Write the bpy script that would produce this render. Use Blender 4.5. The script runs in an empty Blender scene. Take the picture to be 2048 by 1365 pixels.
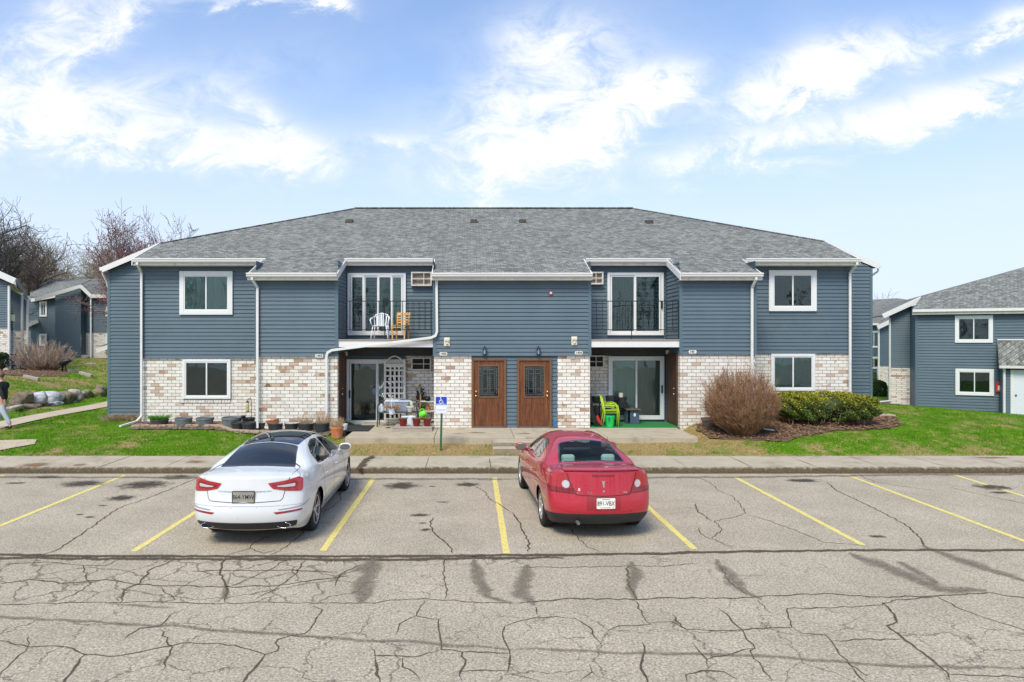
import bpy, bmesh, math, random
import numpy as np
from mathutils import Vector, Matrix, noise as mnoise
from mathutils.bvhtree import BVHTree
from mathutils.geometry import delaunay_2d_cdt
R = math.radians
S = bpy.context.scene
# ------------------------------------------------------------ camera
F, HC, CX, CY = 1320.0, 3.2, 943.0, 677.0      # focal length in photo pixels, camera height, principal point
cam = bpy.data.objects.new('camera', bpy.data.cameras.new('camera'))
S.collection.objects.link(cam); S.camera = cam
cam.location = (0, 0, HC); cam.rotation_euler = (R(90), 0, 0)
cam.data.sensor_width = 36; cam.data.lens = F / 2048 * 36
cam.data.shift_x = (1024 - CX) / 2048; cam.data.shift_y = -(682.5 - CY) / 2048
cam.data.clip_end = 2000; cam.data.clip_start = 0.1
# ------------------------------------------------------------ world
SUN_EL, SUN_AZ = R(52), R(205)     # azimuth measured clockwise from +Y (the way we look)
W = bpy.data.worlds.new('World'); S.world = W; W.use_nodes = True
wt = W.node_tree; wt.nodes.clear()
def N(t, typ, **kw):
    n = t.nodes.new(typ)
    for k, v in kw.items():
        if k.startswith('i_'):
            key = k[2:]
            key = int(key) if key.isdigit() else key.replace('_', ' ')
            n.inputs[key].default_value = v
        else: setattr(n, k, v)
    return n
def L(t, a, b): t.links.new(a, b)
def math_(t, op, a, b=None, c=None, clamp=False):
    n = t.nodes.new('ShaderNodeMath'); n.operation = op; n.use_clamp = clamp
    for i, v in enumerate((a, b, c)):
        if v is None: continue
        if isinstance(v, (int, float)): n.inputs[i].default_value = v
        else: L(t, v, n.inputs[i])
    return n.outputs[0]
def ramp(t, fac, stops, interp='LINEAR'):
    n = t.nodes.new('ShaderNodeValToRGB'); n.color_ramp.interpolation = interp
    e = n.color_ramp.elements
    while len(e) < len(stops): e.new(0.5)
    for i, (p, c) in enumerate(stops):
        e[i].position = p
        if isinstance(c, (int, float)): c = (c, c, c)
        e[i].color = (*c, 1) if len(c) == 3 else c
    L(t, fac, n.inputs[0]); return n.outputs[0]
def mixc(t, fac, a, b, mode='MIX'):
    n = t.nodes.new('ShaderNodeMix'); n.data_type = 'RGBA'; n.blend_type = mode
    for s, v in ((n.inputs[0], fac), (n.inputs[6], a), (n.inputs[7], b)):
        if isinstance(v, (int, float)): s.default_value = v
        elif isinstance(v, tuple): s.default_value = (*v, 1) if len(v) == 3 else v
        else: L(t, v, s)
    return n.outputs[2]
sky = N(wt, 'ShaderNodeTexSky', sky_type='NISHITA', sun_disc=False, sun_elevation=SUN_EL, sun_rotation=SUN_AZ, altitude=200, air_density=1.0, dust_density=1.2, ozone_density=1.6)
tc = N(wt, 'ShaderNodeTexCoord'); sep = N(wt, 'ShaderNodeSeparateXYZ'); L(wt, tc.outputs['Generated'], sep.inputs[0])
ay = math_(wt, 'MAXIMUM', math_(wt, 'ABSOLUTE', sep.outputs[1]), 0.12)
az_ = math_(wt, 'DIVIDE', sep.outputs[0], ay); el_ = math_(wt, 'DIVIDE', sep.outputs[2], ay)   # bearing and height above the horizon
cmb = N(wt, 'ShaderNodeCombineXYZ'); L(wt, az_, cmb.inputs[0]); L(wt, el_, cmb.inputs[1])
mp = N(wt, 'ShaderNodeMapping'); L(wt, cmb.outputs[0], mp.inputs[0])
mp.inputs['Rotation'].default_value = (0, 0, R(-18)); mp.inputs['Scale'].default_value = (1.0, 1.7, 1)
n1 = N(wt, 'ShaderNodeTexNoise', i_Scale=3.0, i_Detail=6.0, i_Roughness=0.55, i_Distortion=0.3); L(wt, mp.outputs[0], n1.inputs[0])
n2 = N(wt, 'ShaderNodeTexNoise', i_Scale=11.0, i_Detail=14.0, i_Roughness=0.68, i_Distortion=0.6); L(wt, mp.outputs[0], n2.inputs[0])
# cloud banks: bearing, height, half widths, tilt, density
CLOUDS = [(-.64,.46,.16,.06,40,.8),(-.54,.47,.14,.03,42,.7),(-.52,.305,.30,.040,-3,1.1),(-.46,.38,.22,.05,12,.42),(-.305,.335,.06,.025,-35,.9),(-.29,.27,.10,.04,0,.6),(.10,.37,.17,.085,20,1.0),(.27,.385,.09,.035,18,1.1),(.18,.31,.12,.04,20,.9),
 (.06,.26,.10,.06,0,.75),(.56,.425,.14,.042,16,1.25),(.49,.375,.12,.028,14,1.1),(.52,.315,.32,.034,12,.75),(.74,.365,.18,.030,20,1.0),(.80,.475,.09,.026,24,1.1),(-.205,.512,.032,.014,-20,1.2),(-.33,.512,.11,.010,0,.7),(.12,.47,.11,.05,0,.45),(.40,.29,.12,.025,10,.5),(-.13,.30,.05,.014,5,.45),(-.62,.36,.16,.04,5,.45),
 (1.6,.5,.5,.2,10,.8),(-1.7,.6,.6,.2,-10,.8),(0,1.1,.6,.3,20,.7),(1.2,1.3,.6,.3,0,.7),(-1.3,1.4,.5,.3,0,.7)]
wx = math_(wt, 'ADD', az_, math_(wt, 'MULTIPLY', math_(wt, 'SUBTRACT', n1.outputs[0], .5), .16)); wy_ = math_(wt, 'ADD', el_, math_(wt, 'MULTIPLY', math_(wt, 'SUBTRACT', n2.outputs[0], .5), .09))
tot = None
for (cx0, cy0, rx, ry, an, st_) in CLOUDS:
    ca, sa = math.cos(R(an)), math.sin(R(an)); dx = math_(wt, 'SUBTRACT', wx, cx0); dy = math_(wt, 'SUBTRACT', wy_, cy0)
    p = math_(wt, 'MULTIPLY_ADD', dx, ca/rx, math_(wt, 'MULTIPLY', dy, sa/rx)); q = math_(wt, 'MULTIPLY_ADD', dx, -sa/ry, math_(wt, 'MULTIPLY', dy, ca/ry))
    d2 = math_(wt, 'MULTIPLY_ADD', p, p, math_(wt, 'MULTIPLY', q, q)); g_ = math_(wt, 'MULTIPLY', math_(wt, 'POWER', 2.718, math_(wt, 'MULTIPLY', d2, -1.1)), st_)
    tot = g_ if tot is None else math_(wt, 'ADD', tot, g_)
cl = math_(wt, 'ADD', math_(wt, 'MULTIPLY', tot, math_(wt, 'ADD', -0.75, math_(wt, 'MULTIPLY', n2.outputs[0], 3.0))), math_(wt, 'MULTIPLY', math_(wt, 'SUBTRACT', n1.outputs[0], .5), .5))
cmask = ramp(wt, cl, [(-0.10, 0.0), (0.10, 0.10), (0.34, 0.32), (0.66, 0.72), (1.15, 0.97)])
veil = ramp(wt, sep.outputs[2], [(0.0, 0.95), (0.16, 0.80), (0.24, 0.56), (0.36, 0.28), (0.5, 0.16), (0.8, 0.08)])
inv = math_(wt, 'MULTIPLY', math_(wt, 'SUBTRACT', 1.0, cmask), math_(wt, 'SUBTRACT', 1.0, veil))
cm2 = math_(wt, 'SUBTRACT', 1.0, inv)
skyb = mixc(wt, 1.0, sky.outputs[0], (0.84, 1.05, 1.26), 'MULTIPLY')
cloudc = ramp(wt, n2.outputs[0], [(0.3, (4.9, 5.05, 5.35)), (0.6, (5.7, 5.7, 5.75))])
veilc = mixc(wt, cmask, (4.0, 4.5, 5.25), cloudc)
skyc = mixc(wt, cm2, skyb, veilc)
bg = N(wt, 'ShaderNodeBackground', i_Strength=0.10); L(wt, skyc, bg.inputs[0])
wo = N(wt, 'ShaderNodeOutputWorld'); L(wt, bg.outputs[0], wo.inputs[0])
sun = bpy.data.objects.new('sun', bpy.data.lights.new('sun', 'SUN')); S.collection.objects.link(sun)
sun.data.energy = 1.8; sun.data.angle = R(22); sun.data.color = (1.0, 0.94, 0.78)
sd = Vector((math.sin(SUN_AZ) * math.cos(SUN_EL), math.cos(SUN_AZ) * math.cos(SUN_EL), math.sin(SUN_EL)))
sun.rotation_euler = sd.to_track_quat('Z', 'Y').to_euler(); sun.location = (0, -5, 30)
S.view_settings.view_transform = 'Standard'; S.view_settings.look = 'None'
S.view_settings.exposure = 1.0; S.view_settings.gamma = 1.0; S.view_settings.use_curve_mapping = False
S.render.engine = 'CYCLES'; S.cycles.max_bounces = 6; S.cycles.diffuse_bounces = 3; S.cycles.transparent_max_bounces = 12
# ------------------------------------------------------------ helpers
def U(px, Y): return (px - CX) / F * Y
def V(py, Y): return HC - (py - CY) / F * Y
col = S.collection
WL = {}                     # world location of each built object
class MB:
    def __init__(s): s.v = []; s.f = []; s.n = 0
    def add(s, vs, fs):
        b = s.n; s.v.extend([tuple(p) for p in vs]); s.n += len(vs)
        s.f.extend([tuple(i + b for i in f) for f in fs])
    def box(s, x0, x1, y0, y1, z0, z1):
        s.add([(x0,y0,z0),(x1,y0,z0),(x1,y1,z0),(x0,y1,z0),(x0,y0,z1),(x1,y0,z1),(x1,y1,z1),(x0,y1,z1)],
              [(0,3,2,1),(4,5,6,7),(0,1,5,4),(1,2,6,5),(2,3,7,6),(3,0,4,7)])
    def obox(s, c, ax, ay, az):     # oriented box, half axes as vectors
        c, ax, ay, az = map(Vector, (c, ax, ay, az)); vs = []
        for k in (-1, 1):
            for a, b in ((-1,-1),(1,-1),(1,1),(-1,1)): vs.append(c + ax*a + ay*b + az*k)
        s.add(vs, [(0,3,2,1),(4,5,6,7),(0,1,5,4),(1,2,6,5),(2,3,7,6),(3,0,4,7)])
    def bar(s, a, b, w, h=None, up=(0,0,1)):   # rectangular bar
        a, b = Vector(a), Vector(b); d = b - a; h = h or w
        if d.length < 1e-6: return
        dn = d.normalized(); u = Vector(up)
        if abs(dn.dot(u)) > 0.95: u = Vector((0,1,0))
        sx = dn.cross(u).normalized(); sz = sx.cross(dn).normalized()
        s.obox((a+b)/2, d/2, sx*w/2, sz*h/2)
    def tube(s, pts, r, n=8, cap=True):
        pts = [Vector(p) for p in pts]; m = len(pts)
        rs = r if isinstance(r, (list, tuple)) else [r]*m
        vs = []; prev = None
        for i, p in enumerate(pts):
            d = (pts[min(i+1, m-1)] - pts[max(i-1, 0)])
            d = d.normalized() if d.length > 1e-9 else Vector((0,0,1))
            if prev is None:
                a = Vector((0,0,1)) if abs(d.z) < 0.9 else Vector((1,0,0)); u = d.cross(a).normalized()
            else: u = (prev - d*prev.dot(d)).normalized()
            prev = u; w = d.cross(u)
            for k in range(n):
                t = 2*math.pi*k/n; vs.append(p + (u*math.cos(t) + w*math.sin(t))*rs[i])
        fs = [(i*n+k, i*n+(k+1)%n, (i+1)*n+(k+1)%n, (i+1)*n+k) for i in range(m-1) for k in range(n)]
        if cap: fs += [tuple(range(n))[::-1], tuple((m-1)*n+k for k in range(n))]
        s.add(vs, fs)
    def strip(s, pts, w, h, n=(0,-1,0)):  # rectangular section along a polyline lying in a plane with normal n
        pts = [Vector(p) for p in pts]; n = Vector(n); vs = []; m = len(pts)
        for i, p in enumerate(pts):
            d0 = (pts[i]-pts[i-1]).normalized() if i else (pts[1]-pts[0]).normalized()
            d1 = (pts[i+1]-pts[i]).normalized() if i < m-1 else d0
            t = (d0+d1).normalized(); q = t.cross(n).normalized(); k = 1/max(0.5, t.dot(d0))
            for a, b in ((-1,-1),(1,-1),(1,1),(-1,1)): vs.append(p + q*(a*w/2*k) + n*(b*h/2))
        fs = [(i*4+k, i*4+(k+1)%4, (i+1)*4+(k+1)%4, (i+1)*4+k) for i in range(m-1) for k in range(4)]
        fs += [(3,2,1,0), tuple((m-1)*4+k for k in range(4))]
        s.add(vs, fs)
    def lathe(s, c, prof, n=20, axis='z', sx=1.0, sy=1.0, cap=True):   # prof: (r, h)
        vs = []; c = Vector(c)
        for r, h in prof:
            for k in range(n):
                t = 2*math.pi*k/n; a, b = r*math.cos(t)*sx, r*math.sin(t)*sy
                vs.append(c + Vector({'z': (a,b,h), 'x': (h,a,b), 'y': (a,h,b)}[axis]))
        m = len(prof)
        fs = [(i*n+k, i*n+(k+1)%n, (i+1)*n+(k+1)%n, (i+1)*n+k) for i in range(m-1) for k in range(n)]
        if cap: fs += [tuple(range(n))[::-1], tuple((m-1)*n+k for k in range(n))]
        s.add(vs, fs)
    def poly(s, pts, n, t):         # flat polygon extruded by n*t
        pts = [Vector(p) for p in pts]; n = Vector(n)*t; m = len(pts)
        s.add(pts + [p+n for p in pts], [tuple(range(m))[::-1], tuple(range(m, 2*m))] + [(i, (i+1)%m, m+(i+1)%m, m+i) for i in range(m)])
    def sphere(s, c, r, n=12, sc=(1,1,1)):
        c = Vector(c); prof = [(max(1e-4, math.sin(math.pi*i/n)), -math.cos(math.pi*i/n)) for i in range(n+1)]
        vs = [c + Vector((p*math.cos(2*math.pi*k/n)*r*sc[0], p*math.sin(2*math.pi*k/n)*r*sc[1], h*r*sc[2])) for p, h in prof for k in range(n)]
        s.add(vs, [(i*n+k, i*n+(k+1)%n, (i+1)*n+(k+1)%n, (i+1)*n+k) for i in range(n) for k in range(n)])
    def text(s, body, size, M, depth=0.002, sx=1.0, bold=0.0):   # M maps text x,y -> world
        cu = bpy.data.curves.new('t', 'FONT'); cu.body = body; cu.size = size; cu.align_x = 'CENTER'; cu.align_y = 'CENTER'
        cu.extrude = depth; cu.offset = bold; cu.resolution_u = 3
        o = bpy.data.objects.new('t', cu); col.objects.link(o)
        me = o.evaluated_get(bpy.context.evaluated_depsgraph_get()).to_mesh()
        s.add([M @ Vector((v.co.x*sx, v.co.y, v.co.z)) for v in me.vertices], [tuple(p.vertices) for p in me.polygons])
        bpy.data.objects.remove(o); bpy.data.curves.remove(cu)
    def build(s, name, mat, parent=None, smooth=False, bevel=0, label=None, mats=None, fm=None, autosm=None, fixn=True):
        me = bpy.data.meshes.new(name); v = np.array(s.v, dtype=float) if s.v else np.zeros((0,3))
        if parent is not None: org = Vector(WL[parent.name])
        elif len(v): org = Vector((float(v[:,0].mean()), float(v[:,1].mean()), float(v[:,2].min())))
        else: org = Vector((0,0,0))
        me.from_pydata((v - np.array(org)).tolist(), [], s.f)
        for m in (mats or [mat]): me.materials.append(m)
        if fm is not None: me.polygons.foreach_set('material_index', fm)
        if fixn and len(s.f) < 30000:
            bm = bmesh.new(); bm.from_mesh(me); bmesh.ops.recalc_face_normals(bm, faces=bm.faces); bm.to_mesh(me); bm.free()
        if smooth: me.polygons.foreach_set('use_smooth', [True]*len(me.polygons))
        o = bpy.data.objects.new(name, me); col.objects.link(o)
        if autosm is not None:
            me.polygons.foreach_set('use_smooth', [True]*len(me.polygons))
            try: me.set_sharp_from_angle(angle=R(autosm))
            except Exception: pass
        if bevel:
            b = o.modifiers.new('bevel', 'BEVEL'); b.width = bevel; b.segments = 2; b.limit_method = 'ANGLE'; b.angle_limit = R(40)
        if parent is not None: o.parent = parent
        else: o.location = org
        WL[o.name] = tuple(org)
        if label: o['label'] = label
        return o
def tag(o, label=None, cat=None, group=None, kind=None):
    if label: o['label'] = label
    if cat: o['category'] = cat
    if group: o['group'] = group
    if kind: o['kind'] = kind
    return o
def root(name, loc, label, cat, group=None):
    o = bpy.data.objects.new(name, None); col.objects.link(o); o.location = loc; o.empty_display_size = 0.2
    WL[o.name] = tuple(loc); return tag(o, label, cat, group)
def kids(o): return [c for c in bpy.data.objects if c.parent is o]
def copy_tree(o, parent=None):
    c = o.copy(); col.objects.link(c)
    c.parent = parent; WL[c.name] = WL[o.name]
    for ch in kids(o): copy_tree(ch, c)
    return c
def clone(o, loc, rz=0, sc=1.0, label=None, first=False):
    c = o if first else copy_tree(o)
    c.location = loc; c.rotation_euler = (0, 0, rz); c.scale = (sc,)*3 if isinstance(sc, (int, float)) else sc
    if label: c['label'] = label
    return c
# ------------------------------------------------------------ materials
MATS = {}
def newmat(name):
    m = bpy.data.materials.new(name); m.use_nodes = True; t = m.node_tree
    b = t.nodes['Principled BSDF']; MATS[name] = m; return m, t, b
def mat(name, c, rough=0.6, metal=0.0, var=0.12, vs=6.0, bump=0.0, bs=60.0, spec=0.5, coat=0.0, trans=0.0, alpha=1.0, dirt=None, ds=1.5, emis=None, stretch=None):
    m, t, b = newmat(name)
    b.inputs['Roughness'].default_value = rough; b.inputs['Metallic'].default_value = metal
    b.inputs['Specular IOR Level'].default_value = spec; b.inputs['Coat Weight'].default_value = coat; b.inputs['Coat Roughness'].default_value = 0.05
    b.inputs['Transmission Weight'].default_value = trans; b.inputs['Alpha'].default_value = alpha
    tx = N(t, 'ShaderNodeTexCoord'); src = tx.outputs['Object']
    if stretch:
        mm = N(t, 'ShaderNodeMapping'); mm.inputs['Scale'].default_value = stretch; L(t, src, mm.inputs[0]); src = mm.outputs[0]
    n = N(t, 'ShaderNodeTexNoise', i_Scale=vs, i_Detail=5.0, i_Roughness=0.6); L(t, src, n.inputs[0])
    lo = tuple(max(0, x*(1-var)) for x in c); hi = tuple(min(1, x*(1+var)) for x in c)
    cc = ramp(t, n.outputs[0], [(0.3, lo), (0.7, hi)])
    if dirt:
        n3 = N(t, 'ShaderNodeTexNoise', i_Scale=ds, i_Detail=7.0, i_Roughness=0.7); L(t, src, n3.inputs[0])
        cc = mixc(t, ramp(t, n3.outputs[0], [(0.52, 0.0), (0.68, 0.8)]), cc, dirt)
    L(t, cc, b.inputs['Base Color'])
    if bump:
        n2 = N(t, 'ShaderNodeTexNoise', i_Scale=bs, i_Detail=4.0); L(t, src, n2.inputs[0])
        bp = N(t, 'ShaderNodeBump', i_Strength=bump, i_Distance=0.02); L(t, n2.outputs[0], bp.inputs['Height']); L(t, bp.outputs[0], b.inputs['Normal'])
    return m
M = MATS
mat('siding', (0.098, 0.140, 0.170), 0.5, var=0.07, vs=0.9, bump=0.15, bs=25, dirt=(0.116, 0.155, 0.178), ds=0.5, spec=0.3)
mat('siding_trim', (0.098, 0.150, 0.178), 0.5, var=0.04, spec=0.3)
mat('white_trim', (0.72, 0.70, 0.67), 0.45, var=0.03, dirt=(0.66, 0.66, 0.64), ds=1.2)
mat('white_vinyl', (0.73, 0.73, 0.72), 0.35, var=0.02)
mat('downspout', (0.70, 0.69, 0.66), 0.4, var=0.04, dirt=(0.60, 0.60, 0.58), ds=2.5)
mat('aged_gutter', (0.66, 0.63, 0.57), 0.5, var=0.08, dirt=(0.42, 0.39, 0.33), ds=4)
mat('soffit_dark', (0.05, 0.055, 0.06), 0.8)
mat('black_metal', (0.013, 0.013, 0.015), 0.45, spec=0.4)
mat('grey_plastic', (0.2, 0.2, 0.2), 0.5)
mat('brass', (0.75, 0.52, 0.18), 0.25, metal=0.9)
mat('steel', (0.55, 0.55, 0.56), 0.3, metal=0.9)
mat('lead_came', (0.25, 0.26, 0.27), 0.35, metal=0.8)
mat('dark_room', (0.012, 0.014, 0.015), 0.9)  # near-black sheet behind the glass, standing for the darkness of the room
mat('curtain_green', (0.30, 0.345, 0.32), 0.9, var=0.08, vs=2.5, stretch=(8,8,0.4))
mat('blind', (0.33, 0.38, 0.36), 0.8, var=0.12, vs=3, stretch=(6,6,0.3))
mat('blind_dim', (0.13, 0.15, 0.145), 0.8, var=0.2, vs=3, stretch=(6,6,0.3))
mat('screen', (0.035, 0.035, 0.036), 0.7, var=0.3, vs=4)
mat('plate_ivory', (0.72, 0.70, 0.62), 0.6, var=0.1, vs=30)
mat('bronze_frame', (0.16, 0.075, 0.03), 0.5, var=0.2)
mat('cream', (0.70, 0.66, 0.52), 0.5)
mat('concrete', (0.44, 0.372, 0.270), 0.9, var=0.10, vs=2.0, bump=0.3, bs=80, dirt=(0.27, 0.215, 0.15), ds=1.6)
mat('concrete_stain', (0.29, 0.235, 0.165), 0.95, var=0.3, vs=6, bump=0.6, bs=50, dirt=(0.15, 0.115, 0.075), ds=3)
mat('rubber', (0.02, 0.02, 0.021), 0.85, var=0.2, bump=0.3, bs=150)
mat('yellow_paint', (0.70, 0.57, 0.17), 0.85, var=0.18, vs=14, dirt=(0.38, 0.33, 0.22), ds=16)
mat('terracotta', (0.50, 0.17, 0.065), 0.8, var=0.12, dirt=(0.58, 0.30, 0.2), ds=5)
mat('black_pot', (0.03, 0.034, 0.036), 0.6, var=0.3)
mat('barrel', (0.14, 0.165, 0.17), 0.75, var=0.2, vs=5, dirt=(0.23, 0.25, 0.25), ds=4)
mat('barrel_dark', (0.06, 0.06, 0.05), 0.8, var=0.3)
mat('dry_stem', (0.38, 0.25, 0.13), 0.9, var=0.4, vs=9)
mat('green_blade', (0.10, 0.28, 0.035), 0.8, var=0.35, vs=9)
mat('soil', (0.06, 0.04, 0.028), 1.0, var=0.4, vs=30)
mat('wood_weathered', (0.36, 0.30, 0.25), 0.85, var=0.15, vs=5, stretch=(0.5,6,6))
mat('wood_chair', (0.62, 0.34, 0.11), 0.6, var=0.15, vs=8, dirt=(0.75, 0.55, 0.3), ds=6)
mat('dark_wood', (0.085, 0.035, 0.016), 0.55, var=0.3, vs=6, stretch=(6,6,0.5))
mat('white_plastic', (0.78, 0.82, 0.86), 0.35, var=0.03)
mat('glossy_red', (0.16, 0.016, 0.012), 0.3, var=0.15)
mat('lime', (0.42, 0.62, 0.03), 0.4, var=0.05)
mat('bucket_green', (0.0, 0.52, 0.09), 0.4, var=0.05)
mat('can_green', (0.13, 0.66, 0.015), 0.35, var=0.05)
mat('red_plastic', (0.62, 0.03, 0.02), 0.4)
mat('bench_blue', (0.05, 0.085, 0.13), 0.7, var=0.2)
mat('bench_top', (0.10, 0.075, 0.06), 0.7, var=0.3, vs=10)
mat('turf_carpet', (0.012, 0.20, 0.045), 1.0, var=0.2, vs=40, bump=0.6, bs=200)
mat('sign_blue', (0.012, 0.055, 0.45), 0.4, var=0.02)
mat('sign_white', (0.78, 0.79, 0.80), 0.4, var=0.02)
mat('green_post', (0.035, 0.10, 0.045), 0.6, var=0.25)
mat('sky_bin', (0.33, 0.42, 0.55), 0.25, var=0.05, trans=0.3)
mat('mat_black', (0.028, 0.028, 0.03), 0.9, var=0.5, vs=12)
mat('bark', (0.16, 0.125, 0.10), 0.95, var=0.35, vs=5)
mat('bark_dark', (0.075, 0.065, 0.06), 0.95, var=0.3, vs=5)
mat('bark_red', (0.17, 0.12, 0.11), 0.95, var=0.3, vs=5)
mat('red_bud', (0.33, 0.05, 0.06), 0.8, var=0.4, vs=3)
mat('olive_brush', (0.26, 0.22, 0.15), 0.95, var=0.35, vs=2)
mat('twig_tan', (0.28, 0.155, 0.082), 0.9, var=0.5, vs=7)
mat('twig_grey', (0.36, 0.26, 0.19), 0.9, var=0.4, vs=5)
mat('leaf_yellow', (0.31, 0.28, 0.012), 0.7, var=0.4, vs=6)
mat('leaf_green', (0.065, 0.105, 0.012), 0.7, var=0.5, vs=6)
mat('box_green', (0.05, 0.10, 0.018), 0.7, var=0.45, vs=8)
mat('mulch', (0.165, 0.098, 0.055), 1.0, var=0.6, vs=45, bump=1.0, bs=60, dirt=(0.10, 0.06, 0.045), ds=5)
mat('mulch_chip', (0.26, 0.145, 0.085), 1.0, var=0.6, vs=20)
mat('path_concrete', (0.50, 0.40, 0.29), 0.95, var=0.12, vs=2, bump=0.3)
mat('edging', (0.42, 0.30, 0.22), 0.95, var=0.25, vs=6, bump=0.5)
mat('utility_box', (0.05, 0.15, 0.26), 0.5)
mat('alarm_red', (0.42, 0.07, 0.06), 0.5)
mat('smoked', (0.13, 0.13, 0.13), 0.4)
mat('skin', (0.55, 0.30, 0.21), 0.6, var=0.08)
mat('cloth_black', (0.02, 0.021, 0.024), 0.9, var=0.3)
mat('cloth_grey', (0.42, 0.46, 0.52), 0.9, var=0.1)
mat('hair_dark', (0.12, 0.08, 0.06), 0.8)
mat('painted_door_white', (0.66, 0.68, 0.72), 0.5, var=0.03)
mat('liner_black', (0.008, 0.008, 0.008), 0.95)
def glass_mat(name, tint=(0.75, 0.85, 0.82), dark=0.0, rough=0.02, k=1.0):
    m, t, b = newmat(name); t.nodes.remove(b)
    out = t.nodes['Material Output']
    gl = N(t, 'ShaderNodeBsdfGlossy', i_Roughness=rough); gl.inputs[0].default_value = (0.9, 0.95, 0.97, 1)
    tr = N(t, 'ShaderNodeBsdfTransparent'); tr.inputs[0].default_value = (*tint, 1)
    fr = N(t, 'ShaderNodeFresnel', i_IOR=1.5)
    tx = N(t, 'ShaderNodeTexCoord'); n = N(t, 'ShaderNodeTexNoise', i_Scale=1.1, i_Detail=2.0); L(t, tx.outputs['Object'], n.inputs[0])
    bp = N(t, 'ShaderNodeBump', i_Strength=0.25, i_Distance=0.05); L(t, n.outputs[0], bp.inputs['Height']); L(t, bp.outputs[0], gl.inputs['Normal'])
    fac = math_(t, 'ADD', math_(t, 'MULTIPLY', fr.outputs[0], k), 0.012 + dark, clamp=True)
    mx = N(t, 'ShaderNodeMixShader'); L(t, fac, mx.inputs[0]); L(t, tr.outputs[0], mx.inputs[1]); L(t, gl.outputs[0], mx.inputs[2])
    L(t, mx.outputs[0], out.inputs[0]); return m
glass_mat('glass'); glass_mat('glass_tinted', (0.78, 0.88, 0.84)); glass_mat('car_glass', (0.72, 0.90, 0.83), -.02, .01, .6)
def brick_mat(name, tan=0.0):
    m, t, b = newmat(name)
    tx = N(t, 'ShaderNodeTexCoord'); sp = N(t, 'ShaderNodeSeparateXYZ'); L(t, tx.outputs['Object'], sp.inputs[0])
    uu = math_(t, 'ADD', sp.outputs[0], sp.outputs[1])
    cb = N(t, 'ShaderNodeCombineXYZ'); L(t, uu, cb.inputs[0]); L(t, sp.outputs[2], cb.inputs[1])
    br = N(t, 'ShaderNodeTexBrick', offset=0.5, i_Scale=1.0, i_Mortar_Size=0.0065, i_Mortar_Smooth=0.1, i_Bias=0.0, i_Brick_Width=0.275, i_Row_Height=0.108)
    br.inputs['Color1'].default_value = (0,0,0,1); br.inputs['Color2'].default_value = (1,1,1,1); br.inputs['Mortar'].default_value = (0.4,0.4,0.4,1)
    L(t, cb.outputs[0], br.inputs['Vector'])
    low = N(t, 'ShaderNodeTexNoise', i_Scale=1.0, i_Detail=2.0); L(t, tx.outputs['Object'], low.inputs[0])
    sc = math_(t, 'ADD', math_(t, 'MULTIPLY', br.outputs[0], 0.72), math_(t, 'MULTIPLY', low.outputs[0], 0.40 + tan))
    c = ramp(t, sc, [(0.0, (0.72, 0.65, 0.57)), (0.3, (0.80, 0.75, 0.68)), (0.62, (0.74, 0.68, 0.60)), (0.74, (0.82, 0.78, 0.71)), (0.83, (0.56, 0.42, 0.32)), (0.89, (0.42, 0.27, 0.18)), (0.93, (0.60, 0.50, 0.42)), (0.97, (0.22, 0.13, 0.09))], 'CONSTANT')
    # peeling: bare brick where the whitewash has gone
    pn = N(t, 'ShaderNodeTexNoise', i_Scale=11.0, i_Detail=8.0, i_Roughness=0.75); L(t, tx.outputs['Object'], pn.inputs[0])
    pm = ramp(t, pn.outputs[0], [(0.60, 0.0), (0.66, 0.85)])
    c = mixc(t, pm, c, (0.36, 0.25, 0.17))
    n4 = N(t, 'ShaderNodeTexNoise', i_Scale=30.0, i_Detail=4.0); L(t, tx.outputs['Object'], n4.inputs[0])
    c = mixc(t, 1.0, c, ramp(t, n4.outputs[0], [(0.3, 0.82), (0.7, 1.08)]), 'MULTIPLY')
    c = mixc(t, math_(t, 'MULTIPLY', br.outputs['Fac'], 0.9), c, (0.125, 0.105, 0.085))
    L(t, c, b.inputs['Base Color']); b.inputs['Roughness'].default_value = 0.9
    h = math_(t, 'SUBTRACT', math_(t, 'MULTIPLY', pn.outputs[0], 0.4), br.outputs['Fac'])
    bp = N(t, 'ShaderNodeBump', i_Strength=0.8, i_Distance=0.012); L(t, h, bp.inputs['Height']); L(t, bp.outputs[0], b.inputs['Normal'])
    return m
brick_mat('brick', -0.02); brick_mat('brick_tan', 0.035)
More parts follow.
